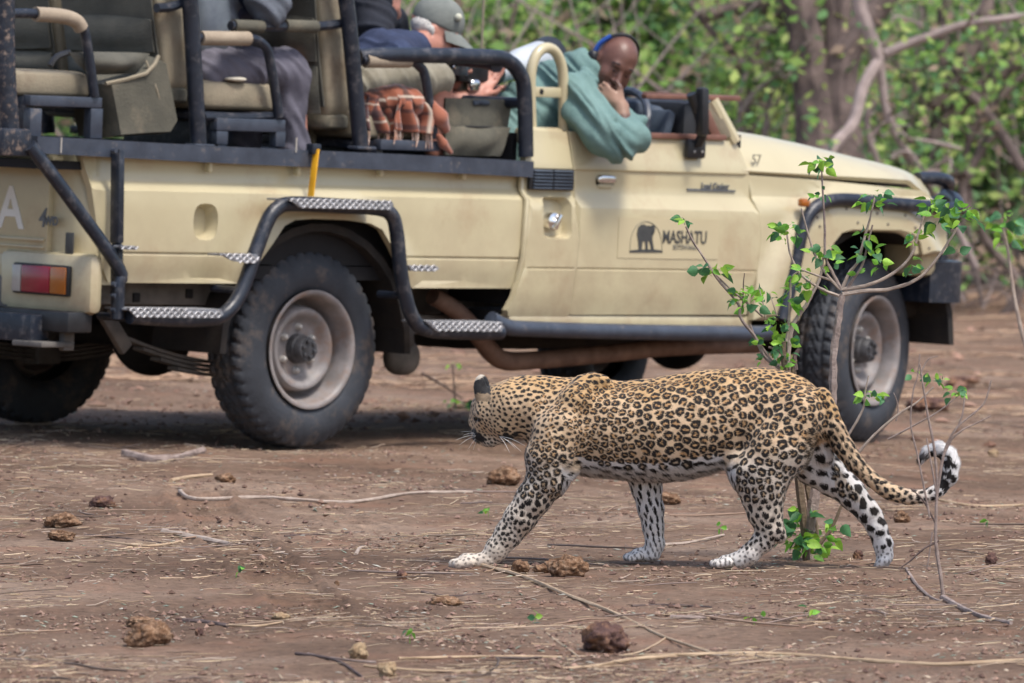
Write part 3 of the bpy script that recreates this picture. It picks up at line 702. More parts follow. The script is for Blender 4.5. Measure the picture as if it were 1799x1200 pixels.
# ventilation slots read as raised ribs round the disc
rim_me = bpy.data.meshes.new('wheel'); rim_me.from_pydata(rb.v, [], rb.f); rim_me.polygons.foreach_set('use_smooth', [True]*len(rim_me.polygons)); rim_me.set_sharp_from_angle(angle=math.radians(40)); rim_me.materials.append(m_rim)
hb = MB(); hb.lathe([(.09, .056), (.058, .054), (.054, .050), (.030, .048), (.022, .044), (.020, 0)], (0, -.11, 0), 'y', 28)
for k in range(6):
    a = k*math.pi/3+.2; hb.lathe([(.024, .0085), (.012, .0085), (.010, 0)], (.030*math.cos(a), -.11, .030*math.sin(a)), 'y', 6)
hub_me = bpy.data.meshes.new('hub'); hub_me.from_pydata(hb.v, [], hb.f); hub_me.polygons.foreach_set('use_smooth', [True]*len(hub_me.polygons)); hub_me.set_sharp_from_angle(angle=math.radians(35)); hub_me.materials.append(m_hub)
nb = MB(); nb.lathe([(.09, .0135), (.072, .0125), (.066, .007), (.064, 0)], (0, -.11, 0), 'y', 8)
nut_me = bpy.data.meshes.new('wheel_nut'); nut_me.from_pydata(nb.v, [], nb.f); nut_me.polygons.foreach_set('use_smooth', [True]*len(nut_me.polygons)); nut_me.materials.append(m_clear)
tyre_me = tyre_mesh(); VB = Vector((1.6, 0, 0))
for (x, y, st) in ((0, -.72, 0), (3.18, -.72, 15.3), (0, .72, 180), (3.18, .72, 195.3)):
    o = bpy.data.objects.new('wheel', rim_me); COL.objects.link(o); o.parent = veh; o.location = Vector((x, y, .374))-VB; o.rotation_euler = (0, 0, math.radians(st)); ORG[o.name] = Vector((x, y, .374))
    spin = .5+x
    for nm, me in (('tyre', tyre_me), ('hub', hub_me)):
        c = bpy.data.objects.new(nm, me); COL.objects.link(c); c.parent = o; c.rotation_euler = (0, spin, 0)
    for k in range(6):
        a = k*math.pi/3+spin; c = bpy.data.objects.new('wheel_nut', nut_me); COL.objects.link(c); c.parent = o; c.location = (.082*math.cos(a), 0, .082*math.sin(a))

# ---- bed sides
ybed = interp([(1.12, -.846), (1.0, -.848), (.985, -.856), (.955, -.884), (.90, -.888), (.735, -.888), (.728, -.880), (.72, -.886), (.69, -.884), (.60, -.862)])
def yb(x, z):
    y = ybed(z)
    r = math.hypot(x-.0, z-.42)       # flared lip round the wheel opening
    if .33 < r < .62 and z < .93: y -= .022*max(0, 1-abs(r-.47)/.10)
    return y-.002*mnoise.noise(Vector((x*2.5, z*3, 1)))
bed_out = P2([(150, 268), (925, 300), (925, 357), (921, 362), (905, 507), (722, 506), (700, 478), (680, 437), (662, 403), (640, 392), (600, 386), (540, 384), (508, 386), (490, 396), (470, 425), (440, 470), (418, 498), (222, 497), (192, 496), (178, 470), (160, 330)], -.875)
cup = []; cc = V(360, 390, y=-.885)
for k in range(20):
    a = 2*math.pi*k/20; cup.append((cc.x+.062*abs(math.cos(a))**.7*math.copysign(1, math.cos(a)), cc.z+.068*abs(math.sin(a))**.7*math.copysign(1, math.sin(a))))
brk = (.985, .955, .735, .728, .72)
bed_mb = panel(bed_out, yb, brk, th=.03, grid=.028, holes=[cup])
bed_r = part(bed_mb, 'bed_side', m_cream, angle=24)
# recessed fuel filler pocket
pk = MB(); n = len(cup)
pk.add([(x, -.884, z) for x, z in cup]+[(cc.x+(x-cc.x)*.8, -.835, cc.z+(z-cc.z)*.8) for x, z in cup], [(i, (i+1) % n, (i+1) % n+n, i+n) for i in range(n)]+[tuple(range(n, 2*n))])
part(pk, 'filler_pocket', m_cream, bed_r)
bed_outl = [(x, z) for x, z in bed_out]
part(mirror(panel(bed_outl, yb, brk, th=.03, grid=.07)), 'bed_side', m_cream, angle=24)
# tie-down hooks under the rail
for px, py in ((367, 290), (522, 296), (668, 297), (813, 303)):
    q = V(px, py, y=-.872); part(MB().box((q.x, -.872, q.z), (.018, .03, .055), .007), 'rope_hook', m_cream)
# front vertical flange of the bed
q0, q1 = V(921, 300, y=-.88), V(908, 505, y=-.88)
part(MB().tube([(q0.x, -.868, q0.z), (q0.x, -.868, .99), (q0.x+.005, -.895, .955), (q0.x-.005, -.897, .74), (q1.x, -.872, q1.z)], .012, 8, 1), 'bed_flange', m_cream)
# inner bed: floor, bulkhead, inner walls, wheel boxes
XR = -1.2
part(MB().box((-.07, 0, .66), (2.18, 1.60, .05)), 'bed_floor', m_blackin)
part(MB().box((1.0, 0, .88), (.03, 1.66, .42)), 'bed_bulkhead', m_blackin)
for s in (-1, 1):
    part(MB().box((-.1, s*.79, .9), (2.2, .012, .42)), 'inner_wall', m_blackin)
    wb = MB(); 
    ang = [math.radians(a) for a in range(0, 181, 12)]
    poly = [(.50*math.cos(a), .40+.49*math.sin(a)) for a in ang]; inn = [(.47*math.cos(a), .40+.46*math.sin(a)) for a in reversed(ang)]
    ya, yb_ = sorted((s*.48, s*.85))
    for i in range(len(ang)-1):
        a0, a1 = ang[i], ang[i+1]
        wb.prism([(.50*math.cos(a0), .36+.49*math.sin(a0)), (.50*math.cos(a1), .36+.49*math.sin(a1)), (.47*math.cos(a1), .36+.46*math.sin(a1)), (.47*math.cos(a0), .36+.46*math.sin(a0))], ya, yb_)
    part(wb, 'wheelhouse', m_under)
# ---- corner post and tailgate
cp = MB(); zs = [(1.10, 0), (.99, 0), (.965, 1), (.72, 1), (.70, 1), (.61, .4)]
rows = []
for z, b in zs:
    o = .022*b; rows.append([(XR-.004, -.66, z), (XR-.006, -.775-o*.2, z), (XR-.002, -.80-o*.3, z), (XR+.018, -.832-o*.8, z), (XR+.045, -.848-o, z), (XR+.13, -.852-o, z), (XR+.15, -.84-o, z)])
vs = [p for r in rows for p in r]; K = 7; fs = [(j*K+i, j*K+i+1, (j+1)*K+i+1, (j+1)*K+i) for j in range(len(rows)-1) for i in range(K-1)]
part(cp.add(vs, fs), 'corner_post', m_cream, angle=40)
part(mirror(cp), 'corner_post', m_cream, angle=40)
tg = MB()
tg.box((XR-.012, 0, .90), (.035, 1.36, .40), .006)
tgo = part(tg, 'tailgate', m_cream)
part(MB().box((XR-.034, 0, .762), (.012, 1.34, .012), .004).box((XR-.034, 0, .735), (.010, 1.34, .010), .004), 'pressing_line', m_cream, tgo)
part(MB().tube([(XR-.03, -.70, 1.065), (XR-.03, .70, 1.065)], .024, 10, 1).box((XR-.03, -.70, 1.045), (.06, .06, .05), .012), 'tailgate_top_roll', m_cream, tgo)
part(MB().box((XR-.02, -.70, (V(27,463,x=XR).z+V(123,519,x=XR).z)/2-.005), (.07, .50, .22), .03), 'lamp_housing', m_cream)
part(MB().box((XR-.02, .72, .56), (.07, .48, .22), .03), 'lamp_housing', m_cream)
part(MB().box((XR-.01, 0, .655), (.05, 1.62, .10), .012), 'rear_valance', m_cream)
for s in (-1, 1):
    a, b = V(27, 463, x=XR-.06), V(123, 519, x=XR-.06); zc = (a.z+b.z)/2; yc = s*abs(a.y+b.y)/2
    lp = part(MB().box((XR-.060, yc, zc), (.028, abs(a.y-b.y), .112), .008), 'tail_lamp', m_plastic)
    part(MB().box((XR-.076, yc-s*.121, zc), (.012, .048, .098), .005), 'reverse_lens', m_clear, lp)
    part(MB().box((XR-.076, yc-s*.018, zc), (.014, .152, .098), .005), 'stop_lens', m_red, lp)
    part(MB().box((XR-.076, yc+s*.101, zc), (.012, .082, .098), .005), 'turn_lens', m_amber, lp)
def tgtext(s, px, py, size, m, name, bold=0, sx=1, shear=0):
    q = V(px, py, x=XR-.031); me = text_mesh(s, size, (XR-.031, q.y, q.z), (0, -1, 0), (0, 0, 1), .003, bold, sx, shear)
    o = link(name, me, tgo, materials=(m,)); return q
q = V(16, 368, x=XR-.031)
me = text_mesh('TOYOTA', .215, (XR-.031, q.y+.55, q.z), (0, -1, 0), (0, 0, 1), .003, .004, .98)
mx = min(v.co.y for v in me.vertices); me.transform(Matrix.Translation((0, (q.y-.085)-mx, 0))); link('painted_letters', me, tgo, materials=(m_white,))
tgtext('4', 74, 384, .095, m_ink3, 'emblem', .002, .8, .2); tgtext('WD', 90, 389, .045, m_ink3, 'emblem', .002, .9)
q = V(122, 429, x=XR-.034); part(MB().box((XR-.033, q.y, q.z), (.008, .042, .085), .003), 'badge_plate', m_ink, tgo)
# ---- rear crossbar and bumper
part(MB().box((XR-.07, -.02, .475), (.12, 1.80, .075), .008), 'rear_crossmember', m_plastic)
a, b = V(150, 559, x=XR-.14), V(150, 608, x=XR-.14)
bmp = part(MB().box((XR-.14, .12, (a.z+b.z)/2), (.09, abs(a.y)*2-.24, a.z-b.z), .006), 'rear_bumper', m_dark)
part(MB().box((XR-.12, -.78, (a.z+b.z)/2-.055), (.16, .16, .02), .004).box((XR-.06, -.84, .43), (.05, .03, .12), .004), 'bumper_bracket', m_under2)

# ---- rack rail, posts and front loop
RY = -.875
def railz(x): return float(np.interp(x, [-1.51, 1.07], [1.142, 1.104]))
rail = MB()
def add_rail(s):
    n = 12; x0, x1 = -1.50, 1.075; vs = []
    for i in range(n+1):
        x = x0+(x1-x0)*i/n; zt = railz(x)+.002*math.sin(x*3); zb = zt-.062
        vs += [(x, s*(-RY-.0)+(-s)*0+(s*.032 if False else 0)+(s*.03), zb), (x, s*(-RY)+s*.03, zt), (x, s*(-RY)-s*.03, zt), (x, s*(-RY)-s*.03, zb)]
    fs = []
    for i in range(n):
        for k in range(4): fs.append((i*4+k, i*4+(k+1) % 4, (i+1)*4+(k+1) % 4, (i+1)*4+k))
    fs += [(3, 2, 1, 0), (n*4, n*4+1, n*4+2, n*4+3)]; rail.add(vs, fs)
add_rail(-1)
rack = part(rail, 'rack_rail', m_grey)
rail = MB(); add_rail(1); part(rail, 'rack_rail', m_grey)
part(MB().box((-1.47, 0, 1.11), (.06, 1.7, .062), .005), 'rack_cross_rail', m_grey)
part(MB().box((1.04, 0, 1.075), (.05, 1.7, .055), .005), 'rack_cross_rail', m_grey)
part(MB().box((-.2, 0, 1.04), (2.5, 1.68, .03)), 'rack_deck', m_blackin)
for px in (107, 520):
    q = V(px, 255, y=-.906); part(MB().box((q.x, -.907, q.z-.0), (.006, .004, .055)), 'weld_seam', m_clear, rack)
# roll posts (leaning back)
def roll(pts, y, name='roll_post', r=.030, m=m_dark):
    P = [V(px, py, y=y) for px, py in pts]; return P
for pts, y in ((((322, -60), (333, 0), (341, 120), (349, 258)), -.87), (((598, -60), (608, 0), (616, 70), (634, 262)), -.87)):
    P = roll(pts, y); up = P[0]
    for s in (1, -1):
        Q = [(p.x, p.y*s, p.z) for p in P]
        if s == 1: Q = [(up.x-.04, -.80, up.z+.30)]+Q; part(MB().tube(Q, .031, 14, 5), 'roll_post', m_dark)
        else: Q = [(up.x-.04, .80, up.z+.30)]+Q; part(MB().tube(Q, .031, 14, 5), 'roll_post', m_dark)
    part(MB().tube([(up.x-.04, -.80, up.z+.30), (up.x-.05, -.6, up.z+.38), (up.x-.05, .6, up.z+.38), (up.x-.04, .80, up.z+.30)], .031, 12, 5), 'roll_bar', m_dark)
    b = P[-1]; part(MB().box((b.x, RY, b.z+.005), (.10, .06, .012), .004), 'post_foot', m_grey)
P = roll(((10, -60), (9, 0), (10, 120), (18, 240)), -.87)
part(MB().tube(P, .036, 14, 4), 'roll_post', m_darkworn); part(MB().tube([(p.x, .87, p.z) for p in P], .036, 14, 4), 'roll_post', m_darkworn)
q = V(20, 250, y=-.905); part(MB().box((q.x+.01, -.885, q.z), (.14, .09, .10), .012), 'corner_clamp', m_darkworn)
# front loop of the rack
P = roll(((640, 100), (700, 97), (860, 100), (893, 108), (912, 128), (921, 160), (924, 275)), -.87)
P[0].y = -.84
part(MB().tube([(p.x, p.y, p.z) for p in P], .030, 14, 5), 'front_rail_loop', m_dark)
part(MB().tube([(p.x, -p.y, p.z) for p in P], .030, 14, 5), 'front_rail_loop', m_dark)
fx = P[3].x; fz = P[3].z
part(MB().tube([(fx-.06, -.87, fz-.02), (fx-.02, -.6, fz), (fx-.02, .6, fz), (fx-.06, .87, fz-.02)], .026, 12, 4), 'front_cross_rail', m_dark)
q = V(885, 180, y=-.80); part(MB().tube([(P[5].x, -.87, q.z), (P[5].x, .87, q.z)], .022, 10, 1), 'front_cross_rail', m_dark)
# ---- flat braces and tube ladder at the rear corner
a, b, c = V(52, 255, y=-.93), V(208, 470, y=-.96), V(206, 560, y=-.96)
part(MB().tube([a, V(120, 345, y=-.95), b, V(208, 500, y=-.96), c], .030, 12, 4, flat=.8), 'corner_brace', m_dark)
a, b = V(207, 262, y=-.93), V(205, 428, y=-.94); b2 = V(206, 560, y=-.95)
part(MB().beam(a, b, .05, .03, .008, up=(1, 0, 0)).beam(b, b2, .048, .028, .008, up=(1, 0, 0)), 'corner_upright', m_dark)
for py in (265, 500, 520, 545):
    q = V(204, py, y=-.975); part(MB().lathe([(0, .0), (.0, .009), (.02, .010)], (q.x, q.y, q.z), 'y', 8), 'bolt', m_grey)
def tread(pA, pB, yo=-1.0, dy=.16, name='step_tread'):
    a, b = V(*pA, y=yo), V(*pB, y=yo); zc = (a.z+b.z)/2; L = abs(b.x-a.x)
    mb = MB(); nx = 24
    n = 14; poly = []
    def outl(x0, x1, y0, y1, r):
        pts = []
        for cx, cy, s0 in ((x1-r, y1-r, 0), (x0+r, y1-r, 90), (x0+r, y0+r, 180), (x1-r, y0+r, 270)):
            for k in range(4): aa = math.radians(s0+30*k); pts.append((cx+r*math.cos(aa), cy+r*math.sin(aa)))
        return pts
    x0, x1 = min(a.x, b.x), max(a.x, b.x); mb.prism(outl(x0, x1, yo, yo+dy, .03), zc-.008, zc+.006, 'xy')
    o = part(mb, name, m_tread_plate)
    d = MB()
    x = x0+.03; i = 0
    while x < x1-.02:
        for k in range(4):
            yy = yo+.025+k*.036; s_ = 1 if (i+k) % 2 else -1
            d.box((x, yy, zc+.008), (.024, .007, .004), .0015, Matrix.Rotation(math.radians(45*s_), 3, 'Z'), seg=1)
        x += .026; i += 1
    part(d, 'raised_pattern', m_chrome, o, fix=False); return o
def tread2(poly, yo=-1.035, dy=.14):
    P = P2(poly, yo); zs_ = [p[1] for p in P]; xs_ = [p[0] for p in P]
    o = part(MB().prism(P, yo, yo+.012).box(((min(xs_)+max(xs_))/2, yo+dy/2, max(zs_)-.006), (max(xs_)-min(xs_)-.02, dy, .008), .002), 'step_tread', m_tread_plate, angle=30)
    d = MB(); x = min(xs_)+.012; i = 0
    while x < max(xs_)-.01:
        z = min(zs_)+.006; k = 0
        while z < max(zs_)-.003:
            s_ = 1 if (i+k) % 2 else -1
            ins = all(((P[(q+1) % len(P)][0]-P[q][0])*(z-P[q][1])-(P[(q+1) % len(P)][1]-P[q][1])*(x-P[q][0])) < 0 for q in range(len(P)))
            if ins: d.box((x, yo-.001, z), (.017, .005, .005), .001, Matrix.Rotation(math.radians(42*s_), 3, 'Y'), seg=1)
            z += .012; k += 1
        x += .017; i += 1
    if d.v: q = part(d, 'raised_pattern', m_tread_rib, o, fix=False); q['kind'] = 'stuff'
    return o
tread2(((226, 541), (390, 546), (393, 553), (384, 559), (240, 557)))
tread2(((508, 349), (688, 353), (692, 360), (686, 369), (528, 365)), -1.045, .13)
tread2(((748, 564), (878, 567), (886, 574), (880, 583), (766, 581)))
tread2(((384, 445), (452, 449), (456, 456), (448, 463), (412, 459)), -1.03, .07); tread2(((716, 466), (764, 468), (772, 472), (764, 477), (722, 476)), -.99, .05); tread2(((212, 431), (236, 433), (244, 436), (236, 439), (214, 438)), -1.0, .05)
P = [V(*q, y=-1.0) for q in ((228, 556), (300, 561), (372, 560), (402, 545), (425, 510), (448, 445), (470, 388), (487, 366), (512, 358), (600, 362), (662, 366), (688, 378), (697, 410), (703, 470), (712, 520), (724, 556), (745, 578), (800, 584), (880, 584))]
part(MB().tube(P, .028, 14, 4), 'step_tube', m_dark)
part(MB().tube([(p.x, -p.y, p.z) for p in P], .028, 10, 2), 'step_tube', m_dark)
for px, py, yy in ((600, 366, -.88), (420, 510, -.86), (712, 520, -.86), (300, 562, -.8), (850, 584, -.8), (240, 560, -.8)):
    a = V(px, py, y=-1.0); part(MB().tube([a, (a.x, yy, a.z+.0)], .014, 8, 1), 'step_bracket', m_dark)
# side rail under the sill
P = [V(*q, y=-.97) for q in ((862, 560), (890, 574), (930, 578), (1100, 583), (1320, 586), (1352, 583))]
P = [V(700, 520, y=-.80)]+[V(780, 545, y=-.88)]+P
part(MB().tube(P[2:], .031, 14, 4), 'side_rail', m_grey); part(MB().tube([(p.x, -p.y, p.z) for p in P[2:]], .031, 10, 2), 'side_rail', m_grey)
# yellow tape measure strap
a, b = V(556, 262, y=-.925), V(546, 345, y=-.93)
part(MB().beam(a, b, .030, .006, .002, up=(1, 0, 0)), 'yellow_strap', m_yellow); part(MB().box((a.x, -.91, a.z+.0), (.045, .04, .04), .006), 'strap_buckle', m_dark)

# ---- cab side: pillar panel, door, fender
ycab = interp([(1.26, -.846), (1.20, -.852), (1.085, -.880), (1.078, -.880), (1.072, -.872), (.99, -.872), (.978, -.876), (.93, -.905), (.92, -.908), (.70, -.908), (.694, -.902), (.688, -.908), (.60, -.902), (.52, -.888), (.45, -.865)])
def yc(x, z): return ycab(z)-.0015*mnoise.noise(Vector((x*2, z*2.5, 4)))
cabbrk = (1.085, 1.078, 1.072, .99, .978, .93, .70, .694, .688)
def rrect(cx, cz, hw, hh, r):
    pts = []
    for sx, sz, s0 in ((1, 1, 0), (-1, 1, 90), (-1, -1, 180), (1, -1, 270)):
        for k in range(5): a = math.radians(s0+22.5*k); pts.append((cx+sx*(hw-r)+r*math.cos(a), cz+sz*(hh-r)+r*math.sin(a)))
    return pts
qa, qb = V(955, 346, y=-.90), V(1002, 420, y=-.90); pc = ((qa.x+qb.x)/2, (qa.z+qb.z)/2); phw, phh = abs(qb.x-qa.x)/2, abs(qa.z-qb.z)/2
rec = rrect(pc[0], pc[1], phw, phh, .03)
pil_out = P2([(929, 229), (1007, 232), (1008, 295), (1010, 350), (1011, 420), (1006, 470), (1001, 550), (997, 556), (893, 556), (890, 545), (900, 520), (915, 470), (919, 420), (920, 345), (930, 300)], -.885)
pil = part(panel(pil_out, yc, cabbrk, th=.03, grid=.024, holes=[rec]), 'cab_pillar', m_cream, angle=22)
part(mirror(panel(pil_out, yc, cabbrk, th=.03, grid=.06)), 'cab_pillar', m_cream, angle=22)
n = len(rec); pk = MB().add([(x, ycab(z)+.001, z) for x, z in rec]+[(pc[0]+(x-pc[0])*.82, ycab(z)+.045, pc[1]+(z-pc[1])*.86) for x, z in rec], [(i, (i+1) % n, (i+1) % n+n, i+n) for i in range(n)]+[tuple(range(n, 2*n))])
part(pk, 'filler_recess', m_cream, pil)
q = V(975, 390, y=-.89)
part(MB().lathe([(-.03, 0), (-.03, .012), (-.022, .02), (-.018, .034), (0, .036), (.03, .036)], (q.x, q.y+.02, q.z), 'y', 18).box((q.x, q.y-.012, q.z), (.016, .02, .066), .004, Matrix.Rotation(.5, 3, 'Y')), 'fuel_cap', m_chrome, pil)
# air vent with slats
a, b = V(930, 296, y=-.885), V(1006, 335, y=-.885); vx, vz = (a.x+b.x)/2, (a.z+b.z)/2; vw, vh = abs(b.x-a.x), abs(a.z-b.z)
vent = part(MB().box((vx, -.884, vz), (vw, .016, vh), .004), 'air_vent', m_plastic, pil)
for r_ in range(6):
    for c_ in range(2):
        part(MB().box((vx-vw*.23+c_*vw*.46, -.897, vz-vh/2+vh*(r_+.6)/6.2), (vw*.42, .012, .006), .002, Matrix.Rotation(.5, 3, 'X')), 'slat', m_bluegrey, vent) if False else None
vs_ = MB()
for r_ in range(6):
    for c_ in range(2): vs_.box((vx-vw*.23+c_*vw*.46, -.897, vz-vh/2+vh*(r_+.6)/6.2), (vw*.42, .012, .006), .002, Matrix.Rotation(.5, 3, 'X'))
vent2 = vs_
# door
door_out = P2([(1012, 231), (1060, 235), (1140, 241), (1205, 243), (1270, 246), (1305, 250), (1313, 272), (1319, 305), (1323, 350), (1330, 378), (1331, 420), (1324, 480), (1312, 553), (1003, 553), (1008, 470), (1013, 420), (1012, 350), (1011, 297)], -.89)
lat = V(1063, 318, y=-.873); lh = rrect(lat.x, lat.z, .052, .022, .018)
door = part(panel(door_out, yc, cabbrk, th=.035, grid=.03, holes=[lh]), 'door', m_cream, angle=22)
part(mirror(panel(door_out, yc, cabbrk, th=.035, grid=.08)), 'door', m_cream, angle=22)
n = len(lh); part(MB().add([(x, -.872, z) for x, z in lh]+[(x, -.84, z) for x, z in lh], [(i, (i+1) % n, (i+1) % n+n, i+n) for i in range(n)]+[tuple(range(n, 2*n))]), 'handle_recess', m_plastic, door)
part(MB().soft((lat.x, -.880, lat.z+.006), (.100, .024, .030), .5), 'door_handle', m_chrome, door)
part(MB().soft((lat.x, -.874, lat.z-.020), (.085, .012, .018), .5), 'handle_surround', m_cream, door)
# sticker, emblem and lettering
a, b = V(1087, 382, y=-.908), V(1260, 456, y=-.908)
part(MB().box(((a.x+b.x)/2, -.9095, (a.z+b.z)/2), (b.x-a.x, .0014, a.z-b.z)), 'sticker', m_decal, door)
def sidetext(s, px, py, size, m, name, y=-.9115, par=door, bold=0, sx=1, shear=0, th=.002):
    q = V(px, py, y=y); me = text_mesh(s, size, (q.x, y, q.z), (1, 0, 0), (0, 0, 1), th, bold, sx, shear); link(name, me, par, materials=(m,)); return q
sidetext('MASHATU', 1203, 418, .070, m_ink, 'lettering', bold=.0012, sx=.80)
sidetext('BOTSWANA', 1203, 435, .026, m_ink2, 'lettering', bold=.0005, sx=.95)
y_ = -.9115
def flat(pts, name, m=m_ink, par=door, y=-.9115, th=.002):
    P = P2(pts, y); return part(MB().prism(P, y-th/2, y+th/2), name, m, par, angle=80)
flat(((1106, 440), (1125, 438), (1148, 438), (1164, 440), (1164, 443.5), (1106, 443.5)), 'emblem_ground')
flat(((1122, 439), (1121, 424), (1119, 411), (1121, 400), (1126, 395), (1132, 394), (1136, 397), (1140, 396), (1146, 400), (1148, 409), (1146, 418), (1147, 427), (1149, 439), (1144, 439), (1141, 424), (1138, 424), (1138, 439), (1134, 439), (1133, 424), (1129, 424), (1127, 439)), 'emblem_elephant')
flat(((1140, 399), (1147, 395), (1151, 398), (1150, 408), (1146, 414), (1143, 410), (1147, 402)), 'emblem_elephant')
arc = []
for k in range(19):
    t = math.pi*k/18; arc.append((1135-28*math.cos(t), 439-50*math.sin(t)**.8 if 0 < k < 18 else 439))
P = [V(px, py, y=-.9115) for px, py in arc]; part(MB().tube(P, .0012, 5, 1), 'emblem_arc', m_ink2, door)
flat(((1207, 331), (1292, 334), (1292, 337.5), (1207, 335)), 'badge_bar', m_ink3, y=-.876)
sidetext('Land Cruiser', 1256, 327.5, .036, m_ink3, 'badge_lettering', y=-.8765, bold=.0006, sx=.85, shear=.15, th=.004)
# fender
yfen0 = interp([(1.085, -.878), (1.078, -.880), (1.072, -.872), (1.0, -.874), (.99, -.876), (.96, -.90), (.93, -.908), (.70, -.91), (.5, -.90)])
def yfen(x, z):
    y = yfen0(z)
    # flare bulging out ahead of the door gap
    r = math.hypot(x-2.97, (z-.42)*1.0)
    t = max(0, min(1, (.66-r)/.10)); t = t*t*(3-2*t); y -= .045*t
    if z > 1.0: y += .03*max(0, (x-3.0))/.6
    return y
fen_out = P2([(1322, 308), (1400, 313), (1480, 320), (1560, 328), (1636, 336), (1652, 348), (1661, 372), (1661, 446), (1604, 446), (1600, 425), (1588, 410), (1565, 403), (1480, 402), (1462, 408), (1448, 425), (1432, 462), (1405, 520), (1388, 562), (1318, 562), (1327, 480), (1334, 420), (1333, 378), (1326, 350)], -.90)
fen_out = [(x, z) for x, z in fen_out]
fen = part(panel(fen_out, yfen, (1.078, 1.072, .99), th=.03, grid=.024), 'fender', m_cream, angle=24)
part(mirror(panel(fen_out, yfen, (1.078, 1.072, .99), th=.03, grid=.06)), 'fender', m_cream, angle=24)
# arch lip with rivets
lipP = [V(*q, y=-.93) for q in ((1384, 565), (1402, 520), (1428, 458), (1444, 420), (1455, 408), (1475, 400), (1530, 399), (1572, 401), (1592, 410), (1603, 428), (1606, 446))]
part(MB().tube(lipP, .018, 8, 3), 'arch_lip', m_cream, fen)
for px, py in ((1437, 382), (1487, 367), (1541, 375), (1590, 378), (1507, 391), (1560, 394), (1608, 400), (1632, 436), (1440, 398), (1418, 440)):
    q = V(px, py, y=-.935); y0 = yfen(q.x, q.z); q = V(px, py, y=y0); part(MB().soft((q.x, yfen(q.x, q.z)-.001, q.z), (.012, .008, .012), 1, nu=10, nv=6), 'rivet', m_under2, fen)
q = V(1330, 281, y=-.862); sidetext('57', 1329, 281, .055, m_ink2, 'lettering', y=-.872, par=fen, bold=.0005)
part(MB().box((V(1414, 356, y=-.95).x, -.945, V(1414, 356, y=-.95).z), (.05, .03, .034), .01), 'side_indicator', m_amber, fen)
# sill
a, b = V(893, 560, y=-.88), V(1320, 565, y=-.88)
part(MB().box(((a.x+b.x)/2, -.855, .487), (b.x-a.x, .06, .055), .012), 'sill', m_cream); part(MB().box(((a.x+b.x)/2, .855, .487), (b.x-a.x, .06, .055), .012), 'sill', m_cream)
part(MB().box((1.75, -.89, .452), (1.1, .05, .010), .002), 'sill_trim', m_clear)
# curved rear lower corner of the pillar
# ---- hood and cowl
crown = interp([(2.30, 1.245), (2.45, 1.240), (2.66, 1.224), (2.9, 1.196), (3.25, 1.148), (3.5, 1.118), (3.62, 1.100), (3.70, 1.080), (3.76, 1.04)])
edgez = interp([(2.3, 1.085), (3.55, 1.062), (3.76, .99)])
def hoodp(u, v):
    s = v*2-1; x = 2.30+1.46*u; yy = s*(.872-.06*max(0, u-.75)/.25)
    e, c = edgez(x), crown(x); a = abs(s); t = 1-a**6*.0
    prof = float(np.interp(a, [0, .5, .70, .80, .88, .95, 1.0], [.98, 1.0, 1.0, .95, .76, .40, 0]))
    return (2.30+(1.48-.27*abs(s)**3)*u, yy, e+(c-e)*prof)
part(MB().sheet(hoodp, 50, 48, .02), 'hood', m_cream, angle=50)
part(MB().box((3.60, 0, .83), (.05, 1.36, .36), .02), 'front_grille', m_plastic)
for s in (-1, 1):
    part(MB().box((3.45, s*.78, .83), (.12, .22, .30), .03), 'headlamp_panel', m_cream)
    part(MB().lathe([(0, .10), (.04, .095), (.06, .07), (.07, 0)], (3.62, s*.52, .84), 'x', 20), 'headlamp', m_clear)
    part(MB().box((3.515, s*.80, .86), (.03, .12, .10), .01), 'corner_lamp', m_amber)
# engine bay and firewall blocks keep the body opaque
part(MB().box((2.98, 0, .88), (1.25, .95, .34), .03), 'engine', m_under)
part(MB().box((2.33, 0, .86), (.05, 1.62, .74)), 'firewall', m_blackin)
part(MB().box((1.66, 0, .50), (1.30, 1.62, .05)), 'cab_floor', m_blackin)
part(MB().box((1.06, 0, .88), (.03, 1.62, .66)), 'cab_rear_wall', m_blackin)
for s in (-1, 1):
    wh = MB()
    for i in range(0, 180, 15):
        a0, a1 = math.radians(i), math.radians(i+15)
        wh.prism([(3.15+.50*math.cos(a0), .40+.50*math.sin(a0)), (3.15+.50*math.cos(a1), .40+.50*math.sin(a1)), (3.15+.47*math.cos(a1), .40+.47*math.sin(a1)), (3.15+.47*math.cos(a0), .40+.47*math.sin(a0))], *sorted((s*.47, s*.86)))
    part(wh, 'wheelhouse', m_under)
# ---- windscreen frame, pillars, dash, mirror
# a-pillars
for s in (1, -1):
    b0, t0 = V(1290, 246, y=-.845), V(1250, 177, y=-.80)
    part(MB().tube([(b0.x, s*b0.y, b0.z-.01), (t0.x, s*t0.y, t0.z)], .030, 10, 1), 'windscreen_pillar', m_cream)
    b1, t1 = V(1262, 244, y=-.84), V(1237, 180, y=-.80); part(MB().beam((b1.x, s*b1.y, b1.z), (t1.x, s*t1.y, t1.z), .016, .012, .002), 'quarter_frame', m_brownf)
    b1, t1 = V(1274, 244, y=-.84), V(1246, 180, y=-.80); part(MB().beam((b1.x, s*b1.y, b1.z), (t1.x, s*t1.y, t1.z), .03, .055, .006), 'quarter_frame', m_khaki)
    part(MB().beam((b1.x-.05, s*.845, b1.z), (t1.x-.05, s*.80, t1.z), .02, .035, .004), 'quarter_frame', m_brownf)
a, b = V(1297, 173, y=-.80), V(1130, 173, y=-.80)
part(MB().box((a.x-.02, 0, a.z-.0), (.05, 1.62, .022), .005), 'windscreen_top_rail', m_brownf)
part(MB().beam((a.x, -.80, a.z), (1.79, -.80, a.z-.005), .03, .020, .004), 'header_bar', m_brownf)
